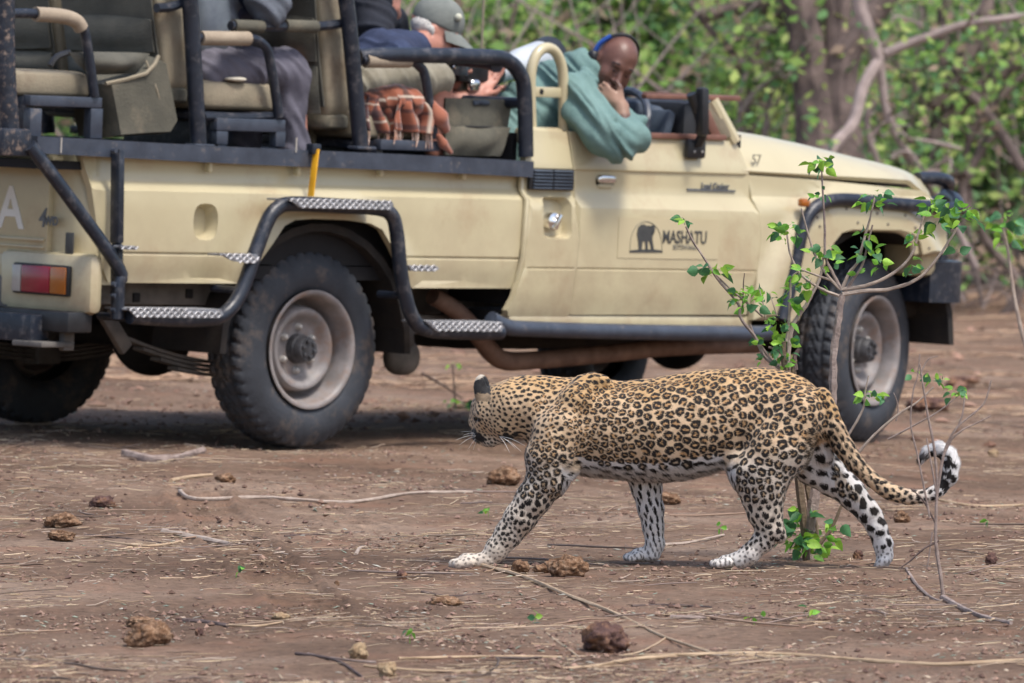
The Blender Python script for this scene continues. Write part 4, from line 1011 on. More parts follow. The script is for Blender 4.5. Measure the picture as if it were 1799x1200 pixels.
part(MB().beam((a.x, .80, a.z), (1.79, .80, a.z-.005), .03, .020, .004), 'header_bar', m_brownf)
a, b = V(1272, 242, y=-.852), V(1140, 238, y=-.852)
part(MB().beam(a, b, .03, .022, .004), 'door_top_trim', m_brownf); part(MB().beam((a.x, .852, a.z), (b.x, .852, b.z), .03, .022, .004), 'door_top_trim', m_brownf)
part(MB().box((2.14, 0, 1.195), (.20, 1.58, .33), .04), 'dashboard', m_plastic)
for yy in (-.62, .62, 0):
    part(MB().soft((2.03, yy, 1.27), (.10, .15, .13), .8), 'dash_vent', m_bluegrey)
part(MB().box((2.00, -.45, 1.30), (.12, .34, .10), .03), 'instrument_hood', m_bluegrey)
part(MB().box((1.98, -.70, 1.25), (.05, .14, .14), .02, Matrix.Rotation(.3, 3, 'Y')), 'dash_binnacle', m_bluegrey)
sw = V(1070, 232, y=-.55)
rot = Matrix.Rotation(math.radians(-62), 3, 'Y')
ring = [Vector(sw)+rot @ Vector((.19*math.cos(a), .19*math.sin(a), 0)) for a in [2*math.pi*k/28 for k in range(29)]]
swo = part(MB().tube(ring, .016, 8, 1), 'steering_wheel', m_grey)
part(MB().tube([Vector(sw), Vector(sw)+Vector((.35, 0, -.18))], .03, 10, 1).tube([ring[0], sw, ring[14]], .012, 6, 1), 'steering_column', m_plastic, swo)
# mirror
a, b = V(1221, 262, y=-.885), V(1214, 165, y=-.93)
mir = part(MB().box((a.x, -.885, a.z), (.105, .03, .075), .012).tube([(a.x, -.90, a.z+.02), (a.x-.01, -.93, a.z+.08), (b.x, -.93, b.z)], .020, 10, 3), 'door_mirror', m_plastic)
part(MB().box(((a.x+b.x)/2+.0, -.955, (a.z+b.z)/2+.04), (.042, .045, .19), .012, Matrix.Rotation(-.06, 3, 'Y')), 'mirror_shell', m_plastic, mir)
for dx in (-.02, .025): part(MB().soft((a.x+dx, -.902, a.z-.01), (.012, .008, .012), 1, nu=8, nv=5), 'screw', m_clear, mir)
# cream hoop behind the driver with drilled plate
P = [V(*q, y=-.80) for q in ((934, 236), (932, 160), (934, 120), (944, 94), (960, 84), (976, 92), (987, 118), (990, 160), (990, 236))]
hoop = part(MB().tube(P, .021, 14, 5), 'cab_hoop', m_cream)
a, b = V(936, 152, y=-.80), V(986, 172, y=-.80)
part(MB().box(((a.x+b.x)/2, -.80, (a.z+b.z)/2), (b.x-a.x, .012, a.z-b.z), .003), 'hoop_plate', m_cream, hoop)
q = V(952, 161, y=-.808); part(MB().lathe([(0, 0), (0, .011), (.004, .012)], (q.x, q.y, q.z), 'y', 12), 'drilled_hole', m_blackin, hoop)
part(MB().tube([(P[4].x, -.80, P[4].z), (P[4].x, .80, P[4].z)], .02, 10, 1) if False else MB().tube([(p.x, -p.y, p.z) for p in P], .021, 10, 3), 'cab_hoop', m_cream)
part(MB().box((vx+.01, -.80, 1.20), (.20, .09, .07), .02), 'pillar_cap', m_cream)
q = V(846, 92, y=0); part(MB().tube([(q.x, 0, 1.1), (q.x, 0, 2.3)], .006, 6, 1), 'radio_aerial', m_khaki)
# ---- front: bullbar loop, arch tube, bumper
P = [V(*q, y=-.955) for q in ((1373, 562), (1385, 520), (1400, 450), (1410, 405), (1425, 372), (1450, 355), (1490, 351), (1560, 357), (1620, 362))]
P += [Vector((3.54, -.93, V(1660, 366, y=-.9).z)), Vector((3.63, -.86, .985)), Vector((3.70, -.78, 1.0)), Vector((3.77, -.68, 1.01))]
part(MB().tube(P, .027, 14, 4), 'arch_tube', m_dark); part(MB().tube([(p.x, -p.y, p.z) for p in P], .027, 10, 2), 'arch_tube', m_dark)
a = V(1668, 325, y=-.60); 
part(MB().tube([(3.56, -.70, 1.075), (3.68, -.70, 1.078), (3.78, -.68, 1.065), (3.82, -.64, 1.03), (3.81, -.62, .99), (3.80, -.5, .97), (3.80, .5, .97), (3.81, .62, .99), (3.82, .64, 1.03), (3.78, .68, 1.065), (3.68, .70, 1.078), (3.56, .70, 1.075)], .027, 12, 4), 'bull_bar', m_dark)
for s in (-1, 1): part(MB().tube([(3.80, s*.64, 1.0), (3.80, s*.64, .70)], .027, 10, 1), 'bull_bar_upright', m_dark)
bx = MB()
bx.prism([(3.46, -.88), (3.48, -.895), (3.62, -.895), (3.655, -.88), (3.80, -.74), (3.90, -.55), (3.90, .55), (3.80, .74), (3.655, .88), (3.62, .895), (3.48, .895), (3.46, .88)], .575, .742, 'xy')
fb_ = part(bx, 'front_bumper', m_dark); part(MB().box((3.45, 0, .56), (.4, 1.4, .12), .04), 'bumper_mount', m_under)
# ---- underbody
for s in (-1, 1):
    ch = part(MB().box((.0, s*.47, .56), (2.5, .07, .13), .008).box((2.4, s*.44, .50), (2.9, .08, .12), .008), 'chassis_rail', m_under2)
    part(MB().box((-.65, s*.72, .575), (.80, .012, .085), .003), 'frame_web', m_under2)
    for px, py in ((240, 523), (333, 516)):
        q = V(px, py, y=-.73); part(MB().box((q.x, s*.727, q.z), (.035, .012, .035), .004), 'square_hole', m_blackin)
    part(MB().box((.95, s*.60, .46), (.62, .05, .075), .006), 'frame_outrigger', m_under2)
    for k in range(4):
        L = 1.26-.18*k
        def lf(u, v, L=L, k=k, s=s): x = -.10+L*(u-.5); return (x, s*.56+.06*(v-.5), .285+.10*((u-.5)*2)**2*(L/1.26)**2-.016*k+.02)
        part(MB().sheet(lf, 14, 1, .012), 'leaf_spring', m_under2)
    q = V(208, 600, y=-.60)
    part(MB().beam((-.86, s*.60, .50), (-.74, s*.60, .36), .03, .06, .008), 'spring_shackle', m_under2)
    part(MB().box((-.10, s*.56, .30), (.12, .10, .12), .01), 'spring_clamp', m_under2)
    part(MB().tube([(-.15, s*.50, .33), (.22, s*.50, .60)], .028, 10, 1), 'shock_absorber', m_under2)
part(MB().tube([(0, -.62, .374), (0, .62, .374)], .045, 12, 1).soft((0, .05, .374), (.30, .32, .30), 1), 'rear_axle', m_under)
part(MB().tube([(3.18, -.60, .374), (3.18, .60, .374)], .042, 12, 1).soft((3.18, .25, .374), (.28, .28, .28), 1), 'front_axle', m_under)
part(MB().tube([(0, .05, .40), (1.6, .05, .48)], .035, 10, 1).tube([(1.9, .2, .45), (3.1, .25, .40)], .03, 10, 1), 'drive_shaft', m_under)
part(MB().box((1.9, 0, .44), (.9, .36, .20), .05), 'gearbox', m_under)
part(MB().box((.72, .30, .50), (.60, .45, .22), .05), 'fuel_tank', m_under)
part(MB().box((2.5, .0, .40), (.7, .9, .10), .03).box((2.2, -.4, .40), (1.7, .10, .08), .02), 'underguard', m_under)
P = [V(*q, y=-.70) for q in ((760, 520), (800, 545), (838, 585), (862, 618), (890, 634), (950, 632), (1060, 622), (1180, 610), (1330, 606))]
part(MB().tube(P, [.034, .036, .038, .038, .038, .036, .036, .036, .034], 14, 4), 'exhaust_pipe', m_rust)
q = V(700, 600, y=-.62)
part(MB().beam((q.x, -.62, q.z+.14), (q.x+.02, -.62, q.z-.02), .10, .05, .012).soft((q.x+.02, -.62, q.z-.06), (.17, .10, .14), .9), 'shock_mount', m_under2)
a = V(690, 560, y=-.66); part(MB().box((a.x-.06, -.62, a.z), (.14, .10, .16), .03), 'spring_hanger', m_under2)
part(vs_, 'vent_slats', m_bluegrey, pil)

# ---- seats in three rows
def seat_row(row):
    pxc = {1: (22, 152, 146), 2: (362, 475, 168), 3: (640, 742, 220)}
seat_rows = {
 1: dict(cush=((22, 123), (150, 172)), cy=(-.80, -.36)),
 2: dict(cush=((360, 142), (476, 195)), cy=(-.80, -.36)),
 3: dict(cush=((640, 196), (756, 246)), cy=(-.80, -.36))}
def back_panel(px_top, px_bot, top_y, bot_y, thick, par, yc_, w_=.46):
    a, b = V(px_top, top_y, y=-.78), V(px_bot, bot_y, y=-.78)
    d = (a-b).normalized(); ang = math.atan2(d.x, d.z); c = (a+b)/2
    mb = MB().soft((c.x, yc_, c.z), (thick, w_, (a-b).length), .28, Matrix.Rotation(ang, 3, 'Y'), 32, 22, .012, yc_*7)
    return mb, a, b, ang
for r_, d in seat_rows.items():
    a, b = V(*d['cush'][0], y=-.80), V(*d['cush'][1], y=-.80); cx = (a.x+b.x)/2; cz = (a.z+b.z)/2; L = b.x-a.x; H = a.z-b.z
    st = MB().box((cx, 0, b.z-.025), (L+.06, 1.60, .03), .004)
    seat = part(st, 'bench_seat', m_dark)
    for k, yy in enumerate((-.56, 0, .56)):
        part(MB().soft((cx, yy, cz+.0), (L+.10, .50, H*1.12), .30, None, 36, 18, .014, r_*3+k), 'seat_cushion', m_khaki, seat)
    if r_ == 1: fr = ((52, 167, 178, 190), (52, 190, 71, 243), (159, 190, 178, 244)); dk = (28, 165, 52, 238)
    elif r_ == 2: fr = ((380, 207, 500, 233), (380, 230, 399, 254), (484, 230, 500, 258)); dk = (358, 207, 380, 252)
    else: fr = ((668, 245, 772, 266),); dk = (645, 234, 668, 262)
    fm = MB()
    for (x0, y0, x1, y1) in fr:
        p, q = V(x0, y0, y=-.86), V(x1, y1, y=-.86); fm.box(((p.x+q.x)/2, -.845, (p.z+q.z)/2), (q.x-p.x, .04, p.z-q.z), .004)
    part(fm, 'seat_frame', m_grey, seat)
    p = V(fr[0][0], fr[0][1], y=-.86)
    part(MB().box((p.x+.02, -.60, p.z-.07), (.035, .48, .13), .004), 'seat_frame_end', m_dark, seat)
# arm rests: tube with foam sleeve
arms = ((((10, 24), (60, 24), (112, 28), (138, 38), (150, 62), (166, 170)), ((62, 25), (105, 28), (132, 36), (143, 50)), 1),
        (((345, 66), (380, 66), (436, 67), (462, 78), (474, 105), (490, 206)), ((352, 67), (436, 68)), 2),
        (((636, 106), (660, 107), (716, 107), (736, 116), (748, 140), (762, 243)), ((642, 107), (718, 107)), 3))
for tp, sp, r_ in arms:
    ao = part(MB().tube([V(*q, y=-.86) for q in tp], .0185, 12, 5), 'armrest', m_dark)
    part(MB().tube([V(*q, y=-.86) for q in sp], .027, 14, 5), 'foam_sleeve', m_sleeve, ao)
    part(MB().tube([V(*q, y=-.86)+Vector((0, .55, 0)) for q in tp], .018, 10, 4).tube([V(*q, y=-.86)+Vector((0, 1.1, 0)) for q in tp], .018, 10, 4), 'inner_armrest', m_dark, ao)
part(MB().tube([V(*q, y=-.84) for q in ((357, 205), (430, 206), (478, 203))], .016, 10, 2), 'seat_side_bar', m_dark)
# padded backs of rows 2 and 3 (they face forward), with canvas panels and pockets hung on the rear
for (pt, pb, ty, by, name) in ((286, 312, -70, 165, 2), (575, 595, -70, 212, 3)):
    for k, yy in enumerate((-.56, 0, .56)):
        mb, a, b, ang = back_panel(pt, pb, ty, by, .15, None, yy, .48)
        sb = part(mb, 'seat_back', m_khaki if True else m_canvas)
        # seam band near the bottom
        part(MB().soft((b.x-.01, yy, b.z-.005), (.15, .47, .07), .4), 'lumbar_roll', m_canvas, sb)
        dx = -.095
        def cz(u, v, yy=yy, a=a, b=b, dx=dx):
            z = a.z*(1-v)+(b.z+.05)*v; x = a.x*(1-v)+b.x*v+dx-.012*math.sin(v*math.pi)
            return (x+.004*math.sin(u*9+v*4), yy-.24+.48*u, z)
        part(MB().sheet(cz, 14, 14, .006), 'canvas_back', m_canvas2, sb)
        zt, zb = {2: (V(0, 90, y=-.8).z, V(0, 135, y=-.8).z), 3: (V(0, 95, y=-.8).z, V(0, 180, y=-.8).z)}[name]
        for (z0, z1, bulge, nm) in ((a.z-.22, zt+.02, .03, 'map_pocket'), (zt, zb, .055, 'document_pocket')):
            def pkt(u, v, yy=yy, a=a, b=b, dx=dx, z0=z0, z1=z1, bulge=bulge):
                z = z0+(z1-z0)*v; t = (a.z-z)/(a.z-b.z); x = a.x*(1-t)+b.x*t+dx-.014
                x -= bulge*math.sin(min(1, v*1.2)*math.pi*.8)*math.sin(u*math.pi)**.5 if 0 < u < 1 else 0
                return (x, yy-.235+.47*u, z+.01*math.sin(u*math.pi)*(1 if v < .5 else -1))
            part(MB().sheet(pkt, 16, 8, .007), nm, m_canvas2, sb)
# horizontal canvas tubes behind rows
for pts, yv in ((((275, 14), (300, 12), (332, 0)), -.84), (((405, 45), (520, 47), (560, 46), (596, 42), (612, 38)), -.84)):
    part(MB().tube([V(*q, y=yv) for q in pts], .018, 10, 4), 'back_rail', m_dark)
for x0, x1 in ((410, 460), (500, 555)):
    part(MB().tube([V(x0, 45, y=-.84), V(x1, 47, y=-.84)], .024, 12, 1), 'canvas_loop', m_canvas)
def quadsheet(pts, y, name, m, bul=.02, th=.008, nu=12, nv=10, par=veh, sag=.0, dys=(0, 0, 0, 0)):
    A, B, C, D = [V(px, py, y=y+dy) for (px, py), dy in zip(pts, dys)]     # top-left, top-right, bottom-right, bottom-left
    def f(u, v):
        p = A*(1-u)*(1-v)+B*u*(1-v)+C*u*v+D*(1-u)*v
        w_ = math.sin(u*math.pi)*math.sin(v*math.pi)
        return (p.x, p.y-bul*w_+.006*math.sin(u*14+v*5)*v, p.z-sag*math.sin(u*math.pi)*(1-v))
    return part(MB().sheet(f, nu, nv, th), name, m, par)
# canvas panel behind row 2's person and its khaki edge strip
quadsheet(((408, 48), (556, 48), (558, 134), (412, 96)), -.36, 'canvas_panel', m_canvas, .015)
quadsheet(((538, 132), (560, 126), (553, 262), (530, 262)), -.58, 'canvas_edge_strip', m_khaki, .004)
# big bag pocket in the rear row
bagp = [V(*q, y=-.80) for q in ((166, 146), (232, 128), (262, 98), (272, 104), (294, 214), (281, 236), (236, 238), (184, 242))]
bg_ = MB(); cen = sum(bagp, Vector())/len(bagp); n = len(bagp)
vs = [p for p in bagp]+[cen+(p-cen)*.9+Vector((0, -.07, 0)) for p in bagp]+[p+Vector((0, .14, 0)) for p in bagp]
fs = [(i, (i+1) % n, (i+1) % n+n, i+n) for i in range(n)]+[(i+2*n, (i+1) % n+2*n, (i+1) % n, i) for i in range(n)]+[tuple(range(n, 2*n)), tuple(range(3*n-1, 2*n-1, -1))]
bag = part(bg_.add(vs, fs), 'canvas_bag', m_canvas, angle=30)
part(MB().tube([bagp[0]+Vector((0, -.06, 0)), bagp[1]+Vector((0, -.075, 0)), bagp[2]+Vector((0, -.05, 0))], .008, 6, 2), 'bag_hem', m_khaki, bag)
part(MB().tube([V(256, 106, y=-.84), V(276, 160, y=-.87), V(290, 222, y=-.84)], .005, 6, 3), 'bag_seam', m_khaki, bag)
quadsheet(((120, 92), (262, 94), (236, 128), (152, 130)), -.82, 'bag_flap', m_canvas2, .05)
part(MB().tube([V(88, 116, y=-.7), V(100, 100, y=-.7), V(122, 92, y=-.7)], .012, 6, 3), 'bag_strap', m_plastic)
# canvas apron at the front of the rack
fc = quadsheet(((782, 172), (900, 176), (880, 272), (778, 270)), -.78, 'canvas_apron', m_canvas, .03, nu=16)
quadsheet(((784, 222), (896, 224), (878, 274), (780, 272)), -.83, 'apron_pocket', m_canvas, .03, par=fc)
part(MB().tube([V(800, 222, y=-.82), V(838, 223, y=-.84), V(886, 224, y=-.82)], .004, 5, 3), 'pocket_seam', m_blackin, fc)
quadsheet(((832, 176), (858, 177), (858, 184), (832, 184)), -.80, 'buckle_tab', m_bluegrey, .004, nu=3, nv=3, par=fc)
for dy in (.5, 1.0):
    quadsheet(((782, 172), (900, 176), (880, 272), (778, 270)), -.78+dy, 'canvas_apron', m_canvas, .03, nu=10)
# ================================================================== leopard
LY = 21.65; LS = F/LY; LG = W(1130, 1003, LY); LG.z = gz(LG.x, LG.y)
LZ0 = 1003
FL = Matrix.Translation(LG)
def lp(px, py, dy=0):   # photo pixel -> leopard frame (metres); dy in pixels, positive away from the camera
    return np.array([(px-1130)/LS, (dy-(px-1130)*.12)/LS, (LZ0-py)/LS])
def R_(*v): return [x/LS for x in v]
s = SDF(); K = 14/LS
tab = [(893, 676, 764, 34), (920, 671, 782, 40), (950, 670, 812, 48), (985, 674, 834, 56), (1020, 676, 846, 62), (1060, 679, 850, 66), (1100, 681, 853, 70), (1150, 676, 856, 75), (1200, 667, 853, 76),
       (1240, 660, 843, 73), (1275, 657, 830, 68), (1310, 655, 818, 62), (1350, 657, 806, 58), (1390, 664, 800, 55), (1420, 677, 802, 50), (1445, 697, 800, 42), (1462, 722, 790, 30), (1474, 752, 772, 10)]
rows = []
for x, t, b, hw in tab: p = lp(x, (t+b)/2); rows.append((p[0], p[2], (b-t)/2/LS, hw/LS, p[1]))
s.loft(rows, K)
def ch(pts, rs, k=K, sc=(1, 1, 1)): s.chain([lp(*q) for q in pts], [r/LS for r in rs], k, sc)
# spine ridge, shoulder blades
ch([(960, 690, 0), (1035, 692, 0), (1120, 694, 0), (1230, 682, 0), (1330, 676, 0), (1400, 690, 0)], [18, 17, 14, 16, 18, 18])
ch([(1043, 678, -26), (1012, 712, -42), (975, 770, -46)], [14, 28, 37], 12/LS)
ch([(1020, 678, -24), (1062, 676, -26)], [11, 10], 14/LS)
ch([(1050, 690, 26), (1085, 740, 42), (1120, 800, 42)], [12, 26, 34], 18/LS)
# near foreleg (stretched forward)
ch([(985, 760, -44), (965, 812, -46), (962, 850, -46)], [42, 42, 36])
ch([(965, 838, -46), (938, 882, -46), (915, 917, -46), (892, 948, -44)], [36, 31, 26, 21.5], 9/LS)
ch([(892, 948, -44), (872, 974, -44), (860, 990, -46)], [21.5, 19, 15], 8/LS)
# near elbow
ch([(1000, 832, -42), (985, 852, -44)], [16, 12], 12/LS)
def paw(x, y, dy, L=46, r=15, dirx=-1, nails=True):
    p0 = (x, y-2, dy)
    s.cap(lp(x, y-4, dy), lp(x+dirx*L*.55, y-1, dy), r/LS, (r-1)/LS, 8/LS)
    for i, o in enumerate((-14, -5, 5, 14)):
        ext = (L-10, L-3, L-2, L-9)[i]
        s.cap(lp(x+dirx*L*.45, y-1, dy+o), lp(x+dirx*ext, y+3, dy+o*1.25), 8.6/LS, 8.0/LS, 1.5/LS)
paw(852, 997, -46, 58, 16)
# far foreleg (planted, upright)
ch([(1112, 780, 44), (1130, 830, 44)], [46, 35])
ch([(1130, 830, 44), (1137, 868, 44), (1144, 905, 44), (1149, 938, 44), (1152, 968, 44), (1150, 984, 44)], [35, 27, 22, 18, 16.5, 14], 8/LS)
paw(1143, 989, 44, 44, 14)
# near hind leg
ch([(1400, 735, -26), (1368, 790, -36), (1338, 838, -42)], [52, 55, 48], 12/LS)
ch([(1290, 815, -30), (1310, 842, -38)], [22, 32], 18/LS)
ch([(1338, 838, -42), (1338, 872, -43), (1342, 905, -44), (1351, 934, -44)], [48, 38, 29, 22], 9/LS)
ch([(1351, 934, -44), (1338, 957, -44), (1316, 978, -44), (1298, 990, -44)], [22, 18, 16, 14.5], 8/LS)
ch([(1356, 926, -44), (1368, 946, -44)], [16, 10.5], 7/LS)   # hock point
paw(1300, 993, -44, 50, 14)
# far hind leg (trailing back)
ch([(1410, 745, 28), (1425, 800, 34), (1432, 826, 34)], [46, 42, 38], 16/LS)
ch([(1432, 822, 34), (1466, 850, 34), (1496, 876, 34), (1522, 905, 34)], [38, 32, 26, 20], 9/LS)
ch([(1522, 905, 34), (1541, 936, 34), (1552, 966, 34), (1556, 986, 34)], [20, 16, 14.5, 13], 8/LS)
ch([(1526, 898, 34), (1543, 912, 36)], [13, 8], 7/LS)
s.cap(lp(1556, 986, 34), lp(1550, 1000, 32), 14/LS, 12/LS, 6/LS)
for i, o in enumerate((-11, -4, 4, 11)): s.cap(lp(1553, 992, 34+o), lp(1545-abs(o)*.2, 1004, 34+o*1.2), 8.5/LS, 7.5/LS, 3/LS)
# genital tuft / inner flank bulge
ch([(1436, 778, -4), (1445, 806, 0)], [24, 20], 9/LS)
# tail
TL = [(1440, 704), (1450, 732), (1462, 762), (1478, 790), (1500, 820), (1528, 848), (1558, 868), (1592, 877), (1622, 876), (1645, 864), (1660, 842), (1665, 820), (1659, 802), (1643, 792), (1625, 797), (1613, 812)]
TR_ = [20, 20, 20, 18.5, 16.5, 14.5, 13.5, 13, 13, 13, 13.5, 13.5, 13.5, 13, 11.5, 8]
ch([(x, y, -22-(i*1.2)) for i, (x, y) in enumerate(TL)], TR_, 4/LS)
# neck and head (turned away and lowered)
ch([(905, 722, 0), (930, 722, 0)], [48, 50])
hy = 6
s.ell(lp(880, 727, hy), R_(42, 40, 43), None, 14/LS)                 # cranium
s.ell(lp(862, 735, hy+4), R_(33, 37, 40), None, 10/LS)
s.ell(lp(887, 752, hy-14), R_(33, 28, 31), None, 12/LS)            # cheek
s.cap(lp(846, 722, hy+8), lp(836, 752, hy+16), 17/LS, 14/LS, 9/LS)   # brow to nose bridge
s.cap(lp(852, 762, hy+10), lp(843, 776, hy+16), 21/LS, 16/LS, 7/LS)  # muzzle
s.ell(lp(846, 776, hy+2), R_(15, 11, 12), None, 5/LS)                # whisker pad
s.ell(lp(836, 770, hy+20), R_(8, 9, 7), None, 4/LS)                  # nose
s.cap(lp(862, 784, hy+6), lp(852, 789, hy+14), 13/LS, 9/LS, 6/LS)    # chin
s.cap(lp(885, 775, hy-6), lp(862, 784, hy), 16/LS, 12/LS, 10/LS)     # jaw
s.cap(lp(838, 738, hy-16), lp(846, 734, hy-26), 5/LS, 5/LS, 5/LS)    # brow ridge
s.ell(lp(835, 745, hy-17), R_(5, 5, 5), None, 3/LS, sub=True)
# ears
def ear(x, y, dy, s_=1):
    a = math.radians(-8); ca, sa = math.cos(a), math.sin(a); Rm = np.array([[ca, 0, sa], [0, 1, 0], [-sa, 0, ca]])
    s.ell(lp(x-3, y-4, dy), R_(11.5, 6, 22), Rm, 5/LS); s.ell(lp(x+2, y+9, dy), R_(14, 8, 15), Rm, 6/LS); s.ell(lp(x-6, y+4, dy+6), R_(7, 5, 15), Rm, 3/LS, sub=True)
ear(846, 694, hy-14); ear(850, 697, hy+34)
h = .0044
P, Q = s.mesh(h); P = smooth_mesh(P, Q, 2, .5)
# fine muscle / fur undulation
def vnoise(P, sc, seed, oct=2): return .5*(fnoise(P[:, 0]+P[:, 1]*.7, P[:, 2]+P[:, 1]*.5, sc, seed, oct)+fnoise(P[:, 1]*1.3+P[:, 2]*.3+5, P[:, 0]+P[:, 2]*.2, sc, seed+1, oct))
P1, Q1 = subdiv(P, Q); P1 = smooth_mesh(P1, Q1, 1, .5); N1 = vnormals(P1, Q1); 
P1 = P1+N1*(vnoise(P1, .06, 40)*.0075+vnoise(P1, .012, 42)*.0012)[:, None]
P2_, Q2 = P1, Q1; N2 = vnormals(P2_, Q2)
# ---------------- coat pattern
def px_of(P): return P[:, 0]*LS+1130, LZ0-P[:, 2]*LS, P[:, 1]*LS+(P[:, 0]*LS)*.12
X2, Y2, D2 = px_of(P2_)
tl = np.array(TL, float); seg_t = np.zeros(len(X2)); dt = np.full(len(X2), 1e9)
for i in range(2, len(tl)-1):
    a, b = tl[i], tl[i+1]; ab = b-a; t = np.clip(((X2-a[0])*ab[0]+(Y2-a[1])*ab[1])/(ab@ab), 0, 1); d = np.hypot(X2-a[0]-t*ab[0], Y2-a[1]-t*ab[1]); m = d < dt; dt[m] = d[m]; seg_t[m] = i+t[m]
tail_m = (dt < 24) & (D2 < -2) & ((X2 > 1485) | ((X2 > 1455) & (dt < 21) & (D2 < -18)))
bl_x = [780, 900, 1000, 1060, 1150, 1240, 1300, 1420, 1480]; bl_t = [676, 672, 674, 679, 676, 660, 655, 676, 740]; bl_b = [800, 800, 838, 851, 856, 842, 826, 805, 790]
top = np.interp(X2, bl_x, bl_t); bot = np.interp(X2, bl_x, bl_b); vv = (Y2-top)/(bot-top)      # 0 back, 1 belly
nzv = vnoise(P2_, .06, 50)
ochre = np.array([.53, .34, .16]); mid = np.array([.62, .455, .295]); pale = np.array([.66, .58, .49]); white = np.array([.70, .69, .69])
def lerp(a, b, t): return a*(1-t[:, None])+b*t[:, None]
t1_ = sstep(.0, .42, vv+nzv*.15); base = lerp(ochre[None], mid[None], t1_); t2_ = sstep(.74, 1.05, vv+nzv*.2); base = lerp(base, pale[None], t2_)
base = lerp(base, white[None], sstep(.93, 1.03, vv+nzv*.1)*(X2 > 985)*(X2 < 1290))
down = sstep(-.25, -.6, N2[:, 2])*(vv > .8)*(X2 > 990)*(X2 < 1300); base = lerp(base, white[None], down)
legt = sstep(860, 970, Y2+8*nzv); base = lerp(base, pale[None], legt*.9); base = lerp(base, white[None], sstep(925, 990, Y2)*.6)
inner = ((D2 > 8) & (Y2 > 775) & (X2 > 1385)) | ((X2 > 1408) & (X2 < 1465) & (Y2 > 760) & (D2 < 20) & (D2 > -30)); inner = inner & ~tail_m
base = lerp(base, white[None], np.where(inner, .9, 0.)); farfore = (D2 > 12) & (Y2 > 845) & (X2 < 1250); base = lerp(base, white[None], np.where(farfore, .6, 0.))
tw_ = sstep(6, 9.5, seg_t)*tail_m; tb = lerp(np.tile(mid, (len(X2), 1)), np.tile(white, (len(X2), 1)), tw_); base = np.where(tail_m[:, None], tb, base)
face = np.exp(-(((X2-868)/40)**2+((Y2-750)/45)**2)); base = lerp(base, np.array([.50, .36, .22])[None], face*.5); base = lerp(base, pale[None], sstep(770, 792, Y2)*(X2 < 900))
# individual spots laid out by dart throwing over the surface
rng = np.random.default_rng(4)
def spacing(x, y, d, v, tl_, st):
    if tl_: return 13.5+ (st > 9)*4
    if y > 968: return 9.5
    if x < 905: return 8.5 if x < 880 else 10
    if inner_f(x, y, d): return 24
    if y > 845: return float(np.interp(y, [845, 900, 950, 970], [16, 16, 12.5, 9.5]))
    sz = float(np.interp(x, [905, 960, 1040, 1120, 1200, 1400, 1470], [9.2, 10.2, 13.2, 17, 19, 19.5, 15.5]))
    if x < 1030 and y > 790: sz = max(sz, 14.5)
    if v < .07: sz = min(sz, 13)
    if v > .86 and 985 < x < 1290: sz = 23
    if 905 < x < 1010 and y < 845: sz = max(sz, 11.5)
    return sz
def inner_f(x, y, d): return (d > 8 and y > 775 and x > 1385) or (1408 < x < 1465 and y > 760 and -30 < d < 20)
idx = rng.permutation(len(P2_))[:160000]; chosen = []; cell = {}; cs = 30/LS; dens_all = []
Xf, Yf, Df = X2.tolist(), Y2.tolist(), D2.tolist(); Pl = P2_
for i in idx:
    sp = spacing(Xf[i], Yf[i], Df[i], vv[i], bool(tail_m[i]), seg_t[i])/LS*.76
    p = Pl[i]; c = (int(p[0]//cs), int(p[1]//cs), int(p[2]//cs)); okk = True
    for dx in (-1, 0, 1):
        for dy in (-1, 0, 1):
            for dz in (-1, 0, 1):
                for (qx, qy, qz, qs) in cell.get((c[0]+dx, c[1]+dy, c[2]+dz), ()):
                    m_ = (sp+qs)*.5
                    if (qx-p[0])**2+(qy-p[1])**2+(qz-p[2])**2 < m_*m_: okk = False; break
                if not okk: break
            if not okk: break
        if not okk: break
    if okk: cell.setdefault(c, []).append((p[0], p[1], p[2], sp)); chosen.append((i, sp/.76))
from mathutils.kdtree import KDTree
kd = KDTree(len(P2_))
for i, p in enumerate(P2_.tolist()): kd.insert(p, i)
kd.balance()
# relax the layout so the markings pack evenly
cur = np.array([P2_[i] for i, _ in chosen]); sps = np.array([sp for _, sp in chosen]); vid = [i for i, _ in chosen]
for it_ in range(7):
    k2 = KDTree(len(cur))
    for i, p in enumerate(cur.tolist()): k2.insert(p, i)
    k2.balance(); new = cur.copy(); nnd = np.zeros(len(cur))
    for i, p in enumerate(cur.tolist()):
        fx = np.zeros(3); got = k2.find_n(p, 7)[1:]; nnd[i] = sum(g[2] for g in got[:5])/5
        for co, jx, dd in got:
            want = (sps[i]+sps[jx])*.5*1.05
            if dd < want: fx += (cur[i]-np.array(co))/(dd+1e-6)*(want-dd)
        new[i] = cur[i]+fx*.22
    for i in range(len(new)):
        co, vi_, dd = kd.find(new[i].tolist()); new[i] = co; vid[i] = vi_
    cur = new
chosen = [(vid[i], min(max(nnd[i]*1.0, .6*sps[i]), 1.25*sps[i])) for i in range(len(cur))]
dark = np.zeros(len(P2_)); fill = np.zeros(len(P2_))
d1_ = np.full(len(P2_), 1e9); d2_ = np.full(len(P2_), 1e9); own = np.full(len(P2_), -1)
near_ids = []
for n_, (i, sp) in enumerate(chosen):
    got = kd.find_range(Vector(P2_[i]), sp*.85); ids = np.array([g[1] for g in got], int); near_ids.append(ids)
    if not len(ids): continue
    dd = np.array([g[2] for g in got])/sp; m = dd < d1_[ids]; a = ids[m]; d2_[a] = d1_[a]; d1_[a] = dd[m]; own[a] = n_
    b = ids[~m]; d2_[b] = np.minimum(d2_[b], dd[~m])
gapw = np.clip((d2_-d1_)/.10-.15, 0, 1)
